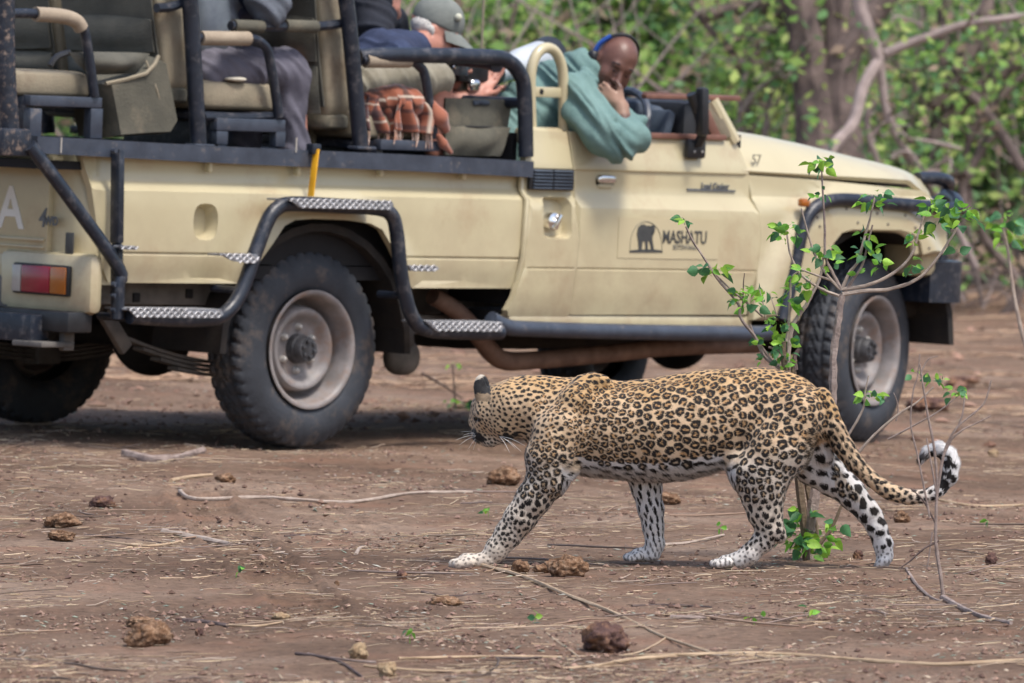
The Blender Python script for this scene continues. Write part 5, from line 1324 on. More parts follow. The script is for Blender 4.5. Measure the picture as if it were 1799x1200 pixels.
for n_, (i, sp) in enumerate(chosen):
    x, y, d = Xf[i], Yf[i], Df[i]; p = P2_[i]; nn = N2[i]; spx = sp*LS
    # body direction: along the body, or down the limb
    ax = np.array([1., 0, 0]) if (y < 845 and not tail_m[i]) else np.array([.3, 0, -1.]); 
    if x < 905: ax = np.array([.8, 0, -.5])
    ax = ax-nn*(ax@nn); ax /= np.linalg.norm(ax)+1e-9; ay = np.cross(nn, ax)
    ids = near_ids[n_]; ids = ids[own[ids] == n_] if len(ids) else ids
    if not len(ids): continue
    dl = P2_[ids]-p; facing = N2[ids]@nn > .3; ids = ids[facing]; dl = dl[facing]
    u, v = dl@ax, dl@ay; ang = np.arctan2(v, u); r = np.hypot(u, v*1.08); wob = .10*np.sin(ang*2+rng.random()*6.3)+.07*np.sin(ang*3+rng.random()*6.3)+.05*np.sin(ang*5+rng.random()*6.3)
    ring = (not tail_m[i]) and y < 880 and spx > 10.2 and not inner_f(x, y, d) and (x > 1010 or (y > 780 and x > 900) or (x > 940 and rng.random() < .5)) and vv[i] > .03 and not (y > 850 and 1060 < x < 1200) and not (vv[i] > .86 and 985 < x < 1290)
    soft = .0019
    if ring:
        R0 = sp*.31*(1+wob*1.5)*rng.uniform(.88, 1.1); wd = sp*.180; nbl = rng.integers(3, 6) if spx > 13 else rng.integers(2, 4); ph = rng.random()*6.283; gaps = np.ones_like(r)
        blob = np.zeros_like(r)
        for k in range(nbl):
            a0 = ph+2*math.pi*(k+rng.uniform(-.18, .18))/nbl; half = math.pi/nbl*rng.uniform(.35, .88); da = np.abs((ang-a0+math.pi) % (2*math.pi)-math.pi)
            w_ = wd*rng.uniform(.8, 1.3); rr = np.hypot(r-R0*rng.uniform(.93, 1.07), np.maximum(da-half*.62, 0)*R0); blob = np.maximum(blob, np.clip((w_-rr)/soft+.5, 0, 1))
        if rng.random() < .12: blob = np.maximum(blob, np.clip((sp*.06-r)/soft+.5, 0, 1))
        dark[ids] = np.maximum(dark[ids], blob*gapw[ids]); f = np.clip((R0*.95-r)/.004+.5, 0, 1); fill[ids] = np.maximum(fill[ids], f*gapw[ids])
    else:
        R0 = sp*(.345 if x > 905 else .31)
        if inner_f(x, y, d): R0 = sp*.34
        if tail_m[i]: R0 = sp*.36
        if y > 845 and y < 968: R0 = sp*.36
        if y >= 968: R0 = sp*.26
        R0 *= rng.uniform(.8, 1.2)
        belly_ = vv[i] > .86 and 985 < x < 1290
        if belly_: R0 = sp*.30
        el = .62 if belly_ else rng.uniform(.75, 1.0) if y < 845 else rng.uniform(.8, 1.2); rr = np.hypot(u*el, v/el)
        dark[ids] = np.maximum(dark[ids], np.clip((R0*(1+wob*1.3)-rr)/soft+.5, 0, 1)*(1. if y < 968 else .75))
# tail bands, ear backs, mouth corner, eye, whisker lines
bands = ((9.35, .30), (10.2, .22), (11.1, .38), (12.35, .36), (13.5, .40))
for c_, w_ in bands:
    wv = .12*np.sin(D2*.35+c_*3); on = tail_m & (np.abs(seg_t-c_+wv) < w_) & (D2 > -60) & (np.abs(np.arctan2(N2[:, 1], N2[:, 2])) > -1); outer = np.hypot(X2-1635, Y2-835)
    dark = np.where(on & (outer < 37+4*fnoise(X2, Y2, 9., 61, 2)), 1, dark)
dark = np.where(tail_m & (seg_t > 14.2) & (seg_t < 14.7), .8, dark)
dark = np.where(tail_m & (seg_t > 8.8) & (np.hypot(X2-1635, Y2-835) > 41), dark*.1, dark)
earm = (X2 < 861) & (Y2 < 714) & (X2 > 820); dark = np.where(earm, 0, dark); ew = 3*fnoise(X2, Y2, 5., 91, 2); ec = (Y2 > 676+ew*.6-(X2-840)*.35) & (Y2 < 701+ew)
base = np.where(earm[:, None], np.where(ec[:, None], np.array([.018, .018, .02]), np.where((Y2 < 690)[:, None], np.array([.50, .45, .38]), np.array([.30, .22, .14]))), base)
def spot(x, y, r, a=1., dlim=30):
    global dark
    d = np.hypot(X2-x, Y2-y); dark = np.where((D2 < dlim) & (X2 < 910), np.maximum(dark, np.clip((r-d)/2+.5, 0, 1)*a), dark)
for q in ((838, 779, 9.5), (846, 782, 6), (888, 775, 7), (897, 778, 5), (832, 769, 5), (836, 746, 4.5), (841, 747, 4), (888, 763, 4.5), (905, 772, 5)): spot(*q)
mz = np.exp(-(((X2-850)/14)**2+((Y2-784)/10)**2)); base = lerp(base, np.array([.42, .30, .18])[None], mz*.4)
cols = base*(1+.10*vnoise(P2_, .008, 70)[:, None])*(1+.08*nzv[:, None]); fillc = cols*np.array([.78, .64, .47]); cols = cols*(1-fill[:, None])+fillc*fill[:, None]
dk = np.array([.014, .011, .010]); cols = cols*(1-dark[:, None])+dk*dark[:, None]
soil = sstep(990, 1003, Y2)*.5; cols = lerp(cols, np.array([.38, .30, .25])[None], soil)
m_coat = mat('spotted_coat', (.5, .5, .5), rough=.75, spec=.25, vcol='col', bump=.25, bscale=160, sheen=.25)
lme = np_mesh('leopard', P2_, Q2, True, cols); leopard = link('leopard', lme, None, FL, (0, 0, 0), (m_coat,))
tag(leopard, 'spotted leopard walking left across the bare ground with its tail tip curled up', 'leopard')
# ---------------- fur: short tapered hairs lying along the coat
A = np.linalg.norm(np.cross(P2_[Q2[:, 2]]-P2_[Q2[:, 0]], P2_[Q2[:, 3]]-P2_[Q2[:, 1]]), axis=1)*.5; pr = A/A.sum()
nF = 190000; fi = RNG.choice(len(Q2), nF, p=pr); qv = Q2[fi]; a_, b_ = RNG.random((nF, 1)), RNG.random((nF, 1))
pos = (P2_[qv[:, 0]]*(1-a_)+P2_[qv[:, 1]]*a_)*(1-b_)+(P2_[qv[:, 3]]*(1-a_)+P2_[qv[:, 2]]*a_)*b_; vi = qv[:, 0]; nr = N2[vi]; col = cols[vi]
hx, hyy, hd = X2[vi], Y2[vi], D2[vi]; tm = tail_m[vi]
flow = np.tile(np.array([1., 0, -.25]), (nF, 1)); leg = hyy > 850; flow[leg] = (.1, 0, -1.); flow[hx < 905] = (.8, 0, -.1); flow[(hx > 1430) & ~tm & ~leg] = (.6, 0, -.9)
st = np.clip(seg_t[vi], 2, 14.99).astype(int); tdir = np.zeros((nF, 3)); tdir[:, 0] = tl[st+0*st][:, 0]*0; nx_ = np.minimum(st+1, len(tl)-1); tdir[:, 0] = tl[nx_][:, 0]-tl[st][:, 0]; tdir[:, 2] = -(tl[nx_][:, 1]-tl[st][:, 1]); flow[tm] = tdir[tm]/(np.linalg.norm(tdir[tm], axis=1, keepdims=True)+1e-6)
flow += RNG.normal(0, .22, (nF, 3)); flow -= nr*(flow*nr).sum(1, keepdims=True); flow /= np.linalg.norm(flow, axis=1, keepdims=True)+1e-9
Lh = np.full(nF, .0068); bell = (vv[vi] > .85) & (hx > 985) & (hx < 1295) & (hyy < 880) & (hyy > 780); Lh[bell] = .014; Lh[tm] = .011; Lh[tm & (seg_t[vi] > 8)] = .013; Lh[leg & (hd > -60)] = .008; Lh[hx < 905] = .006; Lh[(hx > 1405) & (hx < 1480) & (hyy > 760) & (hyy < 840) & ~tm] = .014; Lh[hyy > 965] = .005
Lh *= .6+.7*RNG.random(nF); lift_ = np.where(bell | (tm & (seg_t[vi] > 8)), .45, .28)[:, None]
dirn = flow+nr*lift_+RNG.normal(0, .08, (nF, 3)); dirn[bell, 2] -= .35; dirn /= np.linalg.norm(dirn, axis=1, keepdims=True)
side = np.cross(dirn, nr); side /= np.linalg.norm(side, axis=1, keepdims=True)+1e-9; wd = (.00062+.0005*RNG.random(nF))[:, None]
root = pos-nr*.0006; v3 = np.stack([root-side*wd, root+side*wd, root+dirn*Lh[:, None]], 1).reshape(-1, 3); fc = np.arange(nF*3).reshape(-1, 3)
cj = col*(.84+.40*RNG.random((nF, 1))); fur = np_mesh('fur', v3, fc, True, np.repeat(cj, 3, 0))
m_fur = mat('fur', (.5, .5, .5), rough=.6, spec=.3, vcol='col', trans=.15)
nrm3 = np.repeat(nr*.85+dirn*.15, 3, 0); nrm3 /= np.linalg.norm(nrm3, axis=1, keepdims=True); fur.normals_split_custom_set_from_vertices(nrm3.tolist())
fo = link('fur', fur, leopard, materials=(m_fur,)); fo['kind'] = 'stuff'
# whiskers
m_wh = mat('whisker', (.85, .84, .80), scale=5, rough=.4)
for k, (ex, ey) in enumerate(((800, 783), (806, 792), (812, 775), (822, 800), (808, 770), (830, 803))):
    o_ = lp(842, 776, 4); e = lp(ex, ey, -20+8*k); mid_ = (o_+e)/2+np.array([0, 0, .006]); MB().tube([o_, mid_, e], [.0008, .0006, .0002], 4, 4, cap=False).build('whisker', m_wh, leopard, fix=False)
for ex, ey in ((905, 795), (915, 800), (895, 802), (922, 790)):
    o_ = lp(876, 775, -20); e = lp(ex, ey, -60); MB().tube([o_, (o_+e)/2+np.array([0, 0, .005]), e], [.0008, .0006, .0002], 4, 4, cap=False).build('whisker', m_wh, leopard, fix=False)
# visible eye, mostly closed by the turned head
me_ = MB().soft(lp(838, 744, hy-14), (.012, .012, .012), 1, nu=14, nv=8); me_.build('eye', mat('eye', (.05, .04, .015), rough=.08), leopard)
# ================================================================== people
IR = Vector((0.69412385, -0.71864435, 0.04174182)); IU = Vector((-0.00225422, 0.05581611, 0.99843852)); IC = Vector((-0.71985207, -0.69313408, 0.03712331))
def skin(name, c): 
    return mat(name, c, tuple(v*.82 for v in c), scale=18, rough=.45, bump=.12, bscale=70, spec=.4)
def fabric(name, c, c2=None): return mat(name, c, c2 or tuple(v*.75 for v in c), scale=10, rough=.9, bump=.3, bscale=130)
def frame_of(fwd, up):
    f = Vector(fwd).normalized(); u = Vector(up); u = (u-f*u.dot(f)).normalized(); l = u.cross(f); return np.array([f, l, u]).T   # columns: forward, left, up
def head(s, c, fwd, up, k=1.0, hair=None):
    Rm = frame_of(fwd, up); c = np.array(c, float)
    def T(p): return c+Rm @ (np.array(p, float)*k)
    def E(p, r, kk=.012, sub=False): s.ell(T(p), [v*k for v in r], Rm, kk*k, sub)
    def C(a, b, ra, rb, kk=.008, sub=False): s.cap(T(a), T(b), ra*k, rb*k, kk*k, sub)
    E((-.012, 0, .032), (.095, .075, .088)); E((.022, 0, -.03), (.064, .060, .078), .03); C((.035, -.03, -.075), (.035, .03, -.075), .032, .032, .03)
    C((.045, 0, -.085), (.066, 0, -.088), .024, .018, .02); C((.074, -.032, .026), (.074, .032, .026), .013, .013, .012)
    E((.083, .030, .004), (.016, .018, .012), .008, True); E((.083, -.030, .004), (.016, .018, .012), .008, True)
    E((.070, .030, .003), (.0125, .0135, .0125), .003); E((.070, -.030, .003), (.0125, .0135, .0125), .003)
    C((.082, 0, .015), (.104, 0, -.028), .008, .014, .008); E((.092, .014, -.031), (.011, .009, .008), .004); E((.092, -.014, -.031), (.011, .009, .008), .004)
    C((.086, -.020, -.056), (.086, .020, -.056), .0085, .0085, .004); C((.083, -.018, -.068), (.083, .018, -.068), .009, .009, .004)
    C((.094, -.024, -.062), (.094, .024, -.062), .0022, .0022, .002, True)
    for sd in (1, -1): E((-.005, sd*.077, -.004), (.019, .010, .032), .006); E((.0, sd*.086, -.002), (.009, .006, .018), .004, True)
    E((.05, .042, -.03), (.03, .022, .03), .02); E((.05, -.042, -.03), (.03, .022, .03), .02)
    return T, Rm
def hand(s, wrist, dirv, palm, k=1.0, curl=(.5, .5, .5, .5), thumb=1, spread=.16):
    "dirv: towards the fingers, palm: out of the palm, thumb: +1/-1 side"
    f = Vector(dirv).normalized(); p = Vector(palm); p = (p-f*p.dot(f)).normalized(); sd = f.cross(p); w = Vector(wrist)
    c = w+f*.045*k; s.ell(tuple(c), (.048*k, .038*k, .016*k), frame_of(f, p), .012)
    s.cap(tuple(w-f*.01), tuple(w+f*.03*k), .025*k, .024*k, .012)
    for i, (o, L) in enumerate(((-.028, .036), (-.010, .042), (.010, .040), (.027, .032))):
        b = w+f*.082*k+sd*o*k*thumb; d = (f+sd*o*4*spread*thumb).normalized(); a = curl[i]; r = .0088*k
        q = b
        for j in range(3):
            ang = a*(j+.6); dd = d*math.cos(ang)+p*math.sin(ang); q2 = q+dd*L*k*(1, .68, .5)[j]; s.cap(tuple(q), tuple(q2), r*(1-.08*j), r*(.92-.08*j), .003); q = q2
        s.cap(tuple(w+f*.05*k+sd*o*.8*k*thumb), tuple(b), r*1.1, r, .006)
    t0 = w+f*.02*k-sd*.026*k*thumb; t1 = t0+(f*.6-sd*.75*thumb+p*.3).normalized()*.040*k; t2 = t1+(f*.85-sd*.3*thumb+p*.45).normalized()*.032*k
    s.cap(tuple(t0), tuple(t1), .015*k, .0115*k, .008); s.cap(tuple(t1), tuple(t2), .0115*k, .009*k, .004)
def npobj(name, s, h, m, parent=None, base=(0, 0, 0), grow=0, wr=0, ws=.06, seed=0, it=2, wdir=None):
    P, Q = s.mesh(h, grow=grow); P = smooth_mesh(P, Q, it, .5); N = vnormals(P, Q)
    if wr:
        a = P @ np.array([.8, .5, .4]); b = P @ np.array([-.4, .9, -.2])+P[:, 2]*.5; n1 = fnoise(a*1.0, b*.35, ws, seed, 3); n2 = fnoise(b, a*.4, ws*.8, seed+3, 2)
        n1 = 1-2*np.abs(n1)
        if wdir is not None:
            wd_ = np.array(wdir, float); wd_ /= np.linalg.norm(wd_); o2 = np.cross(wd_, np.array([.3, .8, .2])); q1 = P @ wd_; q2 = P @ o2; q1 = q1+.04*fnoise(q1, q2, .15, seed+8, 2)
            r1 = fnoise(q1, q2*.22, ws*.55, seed+5, 2); n1 = (1-3.2*np.abs(r1))*1.1
        P = P+N*((n1*.6+n2*.5)*wr)[:, None]
    return link(name, np_mesh(name, P, Q), parent, TV, base, (m,))
v = lambda px, py, y: tuple(V(px, py, y=y))
# ---------------------------------------------- driver leaning on the door
sk_d = skin('dark_skin', (.15, .070, .052)); teal = fabric('teal_shirt', (.155, .255, .24), (.11, .195, .185))
hc = v(1078, 115, -.76); fw = IC*.80+IR*.26-IU*.42; up_ = IU+IR*.46
B = SDF()
B.chain([(1.30, -.50, .98), v(950, 214, -.50), v(1000, 168, -.57)], [.12, .10, .08], .04)
B.chain([v(1030, 140, -.66), v(1062, 122, -.72)], [.055, .052], .03)
T, Rm = head(B, hc, fw, up_, 1.02)
sh, el, wr_ = v(1018, 172, -.80), v(1102, 252, -1.0), v(1090, 186, -.95)
B.chain([sh, el], [.05, .042], .02); B.chain([el, wr_], [.045, .029], .02)
hd = Vector(v(1040, 148, -.88))-Vector(wr_); hand(B, wr_, hd, -IC*.8+IU*.35-IR*.2, .98, (1.45, 1.45, 1.4, 1.35), 1)
shL, elL = v(978, 172, -.42), (1.62, -.30, 1.20); B.chain([shL, elL, (1.86, -.42, 1.26)], [.055, .045, .03], .02)
hand(B, (1.86, -.42, 1.26), (.8, -.3, .1), (0, -.3, -1), .95, (.8, .8, .8, .8), -1)
B.chain([(1.30, -.42, .96), (1.72, -.40, .98), (1.85, -.40, .60)], [.10, .075, .05], .03); B.chain([(1.30, -.58, .96), (1.72, -.60, .98), (1.85, -.62, .60)], [.10, .075, .05], .03)
bd = (1.30, -.5, .9)
P, Q = B.mesh(.0068); P = smooth_mesh(P, Q, 2, .5); hA, hB = np.array(wr_), np.array(v(1042, 149, -.88)); ab = hB-hA
tt = np.clip(((P-hA) @ ab)/(ab @ ab), 0, 1.2); dh = np.linalg.norm(P-hA-tt[:, None]*ab, axis=1); kk = sstep(.062, .045, dh)[:, None]
nn_ = .85+.3*fnoise(P[:, 0]+P[:, 1], P[:, 2], .03, 5, 3)[:, None]; Cs = (np.array([.150, .070, .052])*(1-kk)+np.array([.36, .215, .15])*kk)*nn_
sk_v = mat('driver_skin', (.5, .5, .5), rough=.42, vcol='col', bump=.12, bscale=70, spec=.45)
driver = link('person', np_mesh('person', P, Q, True, Cs), None, TV, bd, (sk_v,)); tag(driver, 'bald driver in a teal shirt leaning over the door with chin on his fist', 'person')
C = SDF()
C.chain([(1.28, -.50, 1.0), v(946, 208, -.50), v(990, 166, -.55), v(1010, 142, -.62)], [.16, .155, .14, .10], .05)
C.chain([v(972, 168, -.42), v(1016, 170, -.74)], [.085, .085], .04)
C.chain([v(1010, 165, -.78), v(1030, 196, -.86), v(1062, 232, -.95), v(1088, 246, -.99)], [.088, .086, .086, .078], .018)
C.chain([v(1084, 250, -.99), v(1108, 240, -1.0), v(1114, 224, -.97), v(1099, 202, -.92)], [.078, .066, .056, .044], .016)
C.chain([v(1022, 122, -.66), v(1036, 130, -.70)], [.066, .058], .03)
C.chain([shL, elL, (1.80, -.40, 1.25)], [.085, .065, .045], .03)
for a_, b_, r_ in (((1040, 214), (1092, 262), .012), ((1062, 200), (1112, 262), .010), ((1010, 200), (1060, 262), .010), ((1082, 214), (1124, 246), .009), ((985, 180), (1040, 232), .011), ((1030, 168), (1058, 214), .010)):
    for yy in (-.99,): C.cap(v(a_[0], a_[1], -1.02), v(b_[0], b_[1], -1.085), r_, r_*.8, .018, True)
sh_o = npobj('shirt', C, .008, teal, driver, wr=.019, ws=.075, seed=5, wdir=(.62, -.45, .62))
D = SDF(); D.chain([(1.28, -.5, 1.0), (1.35, -.5, .95)], [.16, .15], .04); D.chain([(1.30, -.42, .96), (1.72, -.40, .98), (1.85, -.40, .62)], [.11, .085, .07], .03); D.chain([(1.30, -.58, .96), (1.72, -.60, .98), (1.85, -.62, .62)], [.11, .085, .07], .03)
npobj('trousers', D, .014, fabric('dark_trousers', (.06, .06, .055)), driver)
# collar
col_ = SDF(); col_.chain([v(1018, 104, -.62), v(1028, 128, -.74), v(1044, 142, -.80)], [.020, .022, .018], .01); npobj('collar', col_, .006, teal, driver, wr=.004, ws=.04)
# headset: blue band, black ear cup
def arc_on_head(T, pts, r, name, m, par):
    return MB().tube([tuple(T(p)) for p in pts], r, 8, 4).build(name, m, par)
m_blue = mat('blue_plastic', (.02, .09, .42), rough=.35)
arc_on_head(T, [(-.02, .088, .0), (-.025, .086, .05), (-.02, .055, .105), (-.018, 0, .127), (-.02, -.055, .105), (-.025, -.086, .05), (-.02, -.088, 0)][::-1], .006, 'headset_band', m_plastic, driver)
sgn = 1 if (Rm[:, 1] @ np.array(IR)) < 0 else -1
arc_on_head(T, [(-.022, sgn*.089, .015), (-.026, sgn*.087, .05), (-.022, sgn*.066, .095)], .0095, 'blue_band', m_blue, driver)
q = T((-.012, sgn*.088, -.006)); MB().soft(tuple(q), (.045, .045, .05), .8).build('ear_cup', m_plastic, driver)
for sd in (1, -1):
    a = MB().tube([tuple(T((.080, sd*.012, .030))), tuple(T((.085, sd*.03, .036))), tuple(T((.070, sd*.052, .028)))], [.0022, .0028, .0018], 6, 3); a.build('eyebrow', m_plastic, driver)
    MB().soft(tuple(T((.0815, sd*.030, .003))), (.006, .012, .008), 1, nu=10, nv=6).build('eye', m_blackin, driver)
# ---------------------------------------------- man in the cap, front row
sk_p = skin('ruddy_skin', (.50, .235, .175)); navy = fabric('navy_jacket', (.030, .045, .10), (.018, .026, .06)); m_khsh = fabric('khaki_shorts', (.29, .27, .215), (.22, .205, .16))
yq = -.56; B = SDF(); hc = v(764, 58, -.55); fw = IR*.93-IU*.42+IC*.06; up_ = IU+IR*.42
B.chain([v(640, 130, -.5), v(664, 112, -.5), v(702, 100, -.52)], [.09, .10, .09], .05); B.chain([v(712, 92, yq), v(748, 76, yq)], [.058, .055], .03)
T, Rm = head(B, hc, fw, up_, 1.02)
kn = v(770, 142, -.72); B.chain([v(640, 155, -.70), kn], [.07, .056], .03); B.chain([kn, v(768, 200, -.72), v(764, 268, -.72)], [.055, .052, .04], .02)
kn2 = v(800, 138, -.42); B.chain([v(668, 158, -.42), kn2, v(790, 262, -.42)], [.085, .058, .04], .03)
shr = v(706, 108, -.52); elr = v(778, 182, -.50); wrr = v(838, 168, -.55); B.chain([shr, elr, wrr], [.05, .04, .028], .02)
hand(B, wrr, Vector(v(858, 140, -.55))-Vector(wrr), -IR*.2+IC*.9, 1.05, (.25, .15, .15, .3), -1, .3)
shl = v(735, 118, -.40); ell_ = v(800, 178, -.36); wrl = v(800, 142, -.50); B.chain([shl, ell_, wrl], [.05, .04, .028], .02); hand(B, wrl, IU*.6+IR*.5, IR, .95, (.5, .5, .5, .5), 1)
bs = v(640, 230, yq); cap_man = npobj('person', B, .0075, sk_p, None, bs); tag(cap_man, 'grey-haired man in a grey-green cap and khaki shorts bending over a camera', 'person')
C = SDF(); C.chain([v(628, 138, -.5), v(664, 113, -.5), v(698, 102, -.52)], [.11, .12, .105], .05); C.chain([v(694, 104, -.64), v(722, 106, -.40)], [.075, .08], .04); C.chain([shl, v(772, 152, -.38)], [.07, .06], .03); C.cap(v(712, 92, yq), v(730, 84, yq), .068, .062, .02)
npobj('jacket', C, .009, navy, cap_man, wr=.010, ws=.07, wdir=(1, 0, .4))
C = SDF(); C.chain([v(632, 178, yq), v(640, 168, yq)], [.15, .15], .04); C.chain([v(632, 150, -.70), v(700, 142, -.72), v(766, 141, -.72)], [.080, .072, .068], .03); C.chain([v(668, 150, -.42), v(795, 138, -.42)], [.10, .076], .03)
npobj('shorts', C, .009, m_khsh, cap_man, wr=.010, ws=.07, seed=9, wdir=(1, 0, .2))
# cap: crown, brim, badge; hair
capc = mat('cap_cloth', (.20, .215, .20), (.145, .16, .15), scale=14, rough=.9, bump=.2, bscale=120)
S_ = SDF(); S_.ell(T((-.008, 0, .052)), (.104, .084, .092), Rm, .01); S_.ell(T((0, 0, -.07)), (.2, .2, .105), Rm, .006, True)
capo = npobj('cap', S_, .006, capc, cap_man)
def brim(u, v_):
    a = (u-.5)*2.3; r = .085+.085*v_*max(0, math.cos(a*.72)); x = r*math.cos(a); y = (.080+.004*v_)*math.sin(a)*1.0; z = .034-.035*v_-.016*(math.sin(a)**2)
    return tuple(T((x, y, z)))
MB().sheet(brim, 16, 6, .004).build('brim', capc, capo)
sdn = 1 if (Rm[:, 1] @ np.array(IC)) > 0 else -1
MB().soft(tuple(T((.062, sdn*.062, .088))), (.03, .03, .03), 1, nu=12, nv=8).build('cap_badge', mat('badge_thread', (.62, .62, .5), rough=.8), capo)
S_ = SDF(); S_.ell(T((-.036, 0, .010)), (.068, .081, .052), Rm, .01); S_.cap(T((-.01, sdn*.078, .005)), T((.015, sdn*.072, -.03)), .014, .008, .01); S_.ell(T((.05, 0, -.03)), (.07, .1, .07), Rm, .02, True)
npobj('hair', S_, .005, mat('white_hair', (.62, .60, .57), (.45, .43, .41), scale=60, rough=.8, bump=.8, bscale=120), cap_man, wr=.004, ws=.02)
q = v(862, 143, -.57); 
# camera with its long pale lens
cam_r = empty('camera', v(820, 150, -.52), TV); tag(cam_r, 'black camera with a long pale telephoto lens held up by the man in the cap', 'camera')
MB().box(v(820, 122, -.52), (.17, .09, .10), .015).soft(v(815, 104, -.52), (.08, .06, .05), .6).build('camera_body', m_plastic, cam_r)
MB().box(v(808, 119, -.60), (.09, .008, .06), .003).build('rear_screen', m_glass, cam_r)
MB().soft(v(799, 118, -.62), (.02, .012, .02), 1, nu=10, nv=6).build('button', m_chrome, cam_r)
m_lens = mat('pale_lens_barrel', (.52, .55, .58), (.42, .45, .48), scale=8, rough=.35)
L0, L1, L2 = Vector(v(838, 140, -.50)), Vector(v(900, 118, -.40)), Vector(v(948, 102, -.30))
lm_ = MB().tube([L0, L0+(L1-L0)*.5, L1, L1+(L2-L1)*.3, L2], [.042, .042, .05, .064, .068], 24, 1); lm_.build('lens_barrel', m_lens, cam_r, angle=25)
MB().tube([L2, L2+(L2-L1)*.35], [.071, .076], 24, 1).build('lens_hood', m_plastic, cam_r)
MB().tube([L0+(L1-L0)*.35, L0+(L1-L0)*.5], [.047, .047], 24, 1).build('focus_ring', m_plastic, cam_r)
MB().soft(v(832, 150, -.56), (.06, .04, .05), .7).build('lens_collar', m_chrome, cam_r)
# ---------------------------------------------- passenger in grey trousers, second row
yq = -.57; tro = fabric('grey_trousers', (.135, .130, .165), (.10, .096, .125)); gj = fabric('grey_fleece', (.13, .15, .18), (.09, .10, .125)); B = SDF()
hp = v(352, 122, yq); ch_ = Vector(hp)+Vector((-.02, 0, .44)); nk = ch_+Vector((.03, 0, .16)); hdp = nk+Vector((.05, 0, .15))
B.chain([hp, tuple(Vector(hp)+Vector((-.03, 0, .2))), tuple(ch_)], [.13, .12, .12], .05); B.chain([tuple(ch_), tuple(nk)], [.07, .055], .04); head(B, tuple(hdp), Vector((.8, -.5, -.15)), Vector((0, 0, 1)))
kn = v(508, 124, -.72); B.chain([v(365, 128, -.70), kn, v(520, 256, -.72), v(522, 330, -.72)], [.085, .062, .045, .04], .03); B.cap(v(522, 330, -.72), v(560, 336, -.72), .04, .035, .02)
kn = tuple(Vector(kn)+Vector((0, .24, 0))); B.chain([v(365, 128, -.44), kn, tuple(Vector(kn)+Vector((.02, 0, -.45)))], [.085, .062, .04], .03)
for sd in (-1, 1):
    sh_ = ch_+Vector((0, sd*.19, .06)); e_ = sh_+Vector((.12, sd*.06, -.26)); w_ = e_+Vector((.20, -sd*.10, .10)); B.chain([tuple(sh_), tuple(e_), tuple(w_)], [.055, .045, .028], .02); hand(B, tuple(w_), (.8, -sd*.3, .3), (0, -sd, 0), 1, (.8,)*4, sd)
pas = npobj('person', B, .010, sk_p, None, v(352, 260, yq)); tag(pas, 'passenger in grey trousers on the second row, head above the picture edge', 'person')
C = SDF(); C.chain([hp, tuple(Vector(hp)+Vector((-.03, 0, .2))), tuple(ch_)], [.15, .155, .16], .05)
for sd in (-1, 1):
    sh_ = ch_+Vector((0, sd*.19, .06)); e_ = sh_+Vector((.12, sd*.06, -.26)); w_ = e_+Vector((.20, -sd*.10, .10)); C.chain([tuple(ch_+Vector((0, sd*.1, .05))), tuple(sh_), tuple(e_), tuple(w_)], [.1, .08, .068, .042], .03)
npobj('fleece', C, .010, gj, pas, wr=.014, ws=.09, wdir=(.5, 0, 1))
C = SDF(); C.chain([v(346, 135, yq), v(360, 132, yq)], [.14, .14], .05)
C.chain([v(365, 124, -.70), v(440, 118, -.73), v(500, 120, -.74), v(508, 134, -.74), v(510, 190, -.74), v(518, 262, -.74), v(522, 320, -.74)], [.088, .076, .074, .074, .060, .054, .052], .02)
C.chain([v(365, 128, -.44), kn, tuple(Vector(kn)+Vector((.02, 0, -.42)))], [.10, .075, .055], .02)
npobj('trousers', C, .0085, tro, pas, wr=.011, ws=.08, seed=12, wdir=(.8, 0, .7))
# backpack on the passenger's back and dark jacket in the lap
bp = MB().soft(v(338, 20, -.60), (.18, .30, .36), .5, amp=.02); tag(bp.build('backpack', mat('grey_blue_nylon', (.16, .19, .22), (.11, .13, .16), scale=12, rough=.7, bump=.2), frame=TV, base=v(338, 60, -.60)), 'grey-blue backpack strapped behind the passenger in grey trousers', 'backpack')
S_ = SDF(); S_.chain([v(385, 8, -.62), v(410, 14, -.64), v(436, 4, -.66), v(428, -30, -.62)], [.06, .07, .06, .07], .03); 
jk = npobj('jacket', S_, .009, mat('navy_nylon', (.015, .022, .055), rough=.6), None, v(410, 40, -.64), wr=.012, ws=.05); tag(jk, 'bundled dark navy jacket held in front of the second row passenger', 'jacket')
# ---------------------------------------------- passenger in a dark fleece, middle of the front row
B = SDF(); C = SDF(); yq = -.10; hp = v(560, 150, yq); ch_ = Vector(v(578, 10, yq)); nk = ch_+Vector((.04, 0, .17)); hdp = nk+Vector((.06, 0, .14))
B.chain([hp, tuple(ch_)], [.13, .13], .05); B.chain([tuple(ch_), tuple(nk)], [.07, .055], .04); head(B, tuple(hdp), Vector((.9, -.3, -.1)), Vector((0, 0, 1)))
for sd, e_, w_ in ((-1, v(662, 52, -.38), v(676, 28, -.34)), (1, v(690, 60, .1), v(690, 14, -.1))):
    sh_ = ch_+Vector((.03, sd*.19, .03)); B.chain([tuple(sh_), e_, w_], [.055, .045, .03], .02); hand(B, w_, Vector((.1, sd*-.1, 1)), Vector((0, -sd, 0)), 1, (.9,)*4, sd)
    C.chain([tuple(ch_), tuple(sh_), e_, tuple(Vector(e_)*.35+Vector(w_)*.65)], [.13, .085, .070, .050], .03)
B.chain([hp, v(700, 165, -.05), v(705, 290, -.05)], [.10, .07, .045], .03); B.chain([v(560, 150, .15), v(700, 165, .2), v(705, 290, .2)], [.10, .07, .045], .03)
C.chain([hp, tuple(ch_)], [.16, .17], .05)
p4 = npobj('person', B, .010, sk_p, None, v(560, 250, yq)); tag(p4, 'passenger in a black fleece with hands raised beside the front roll post', 'person')
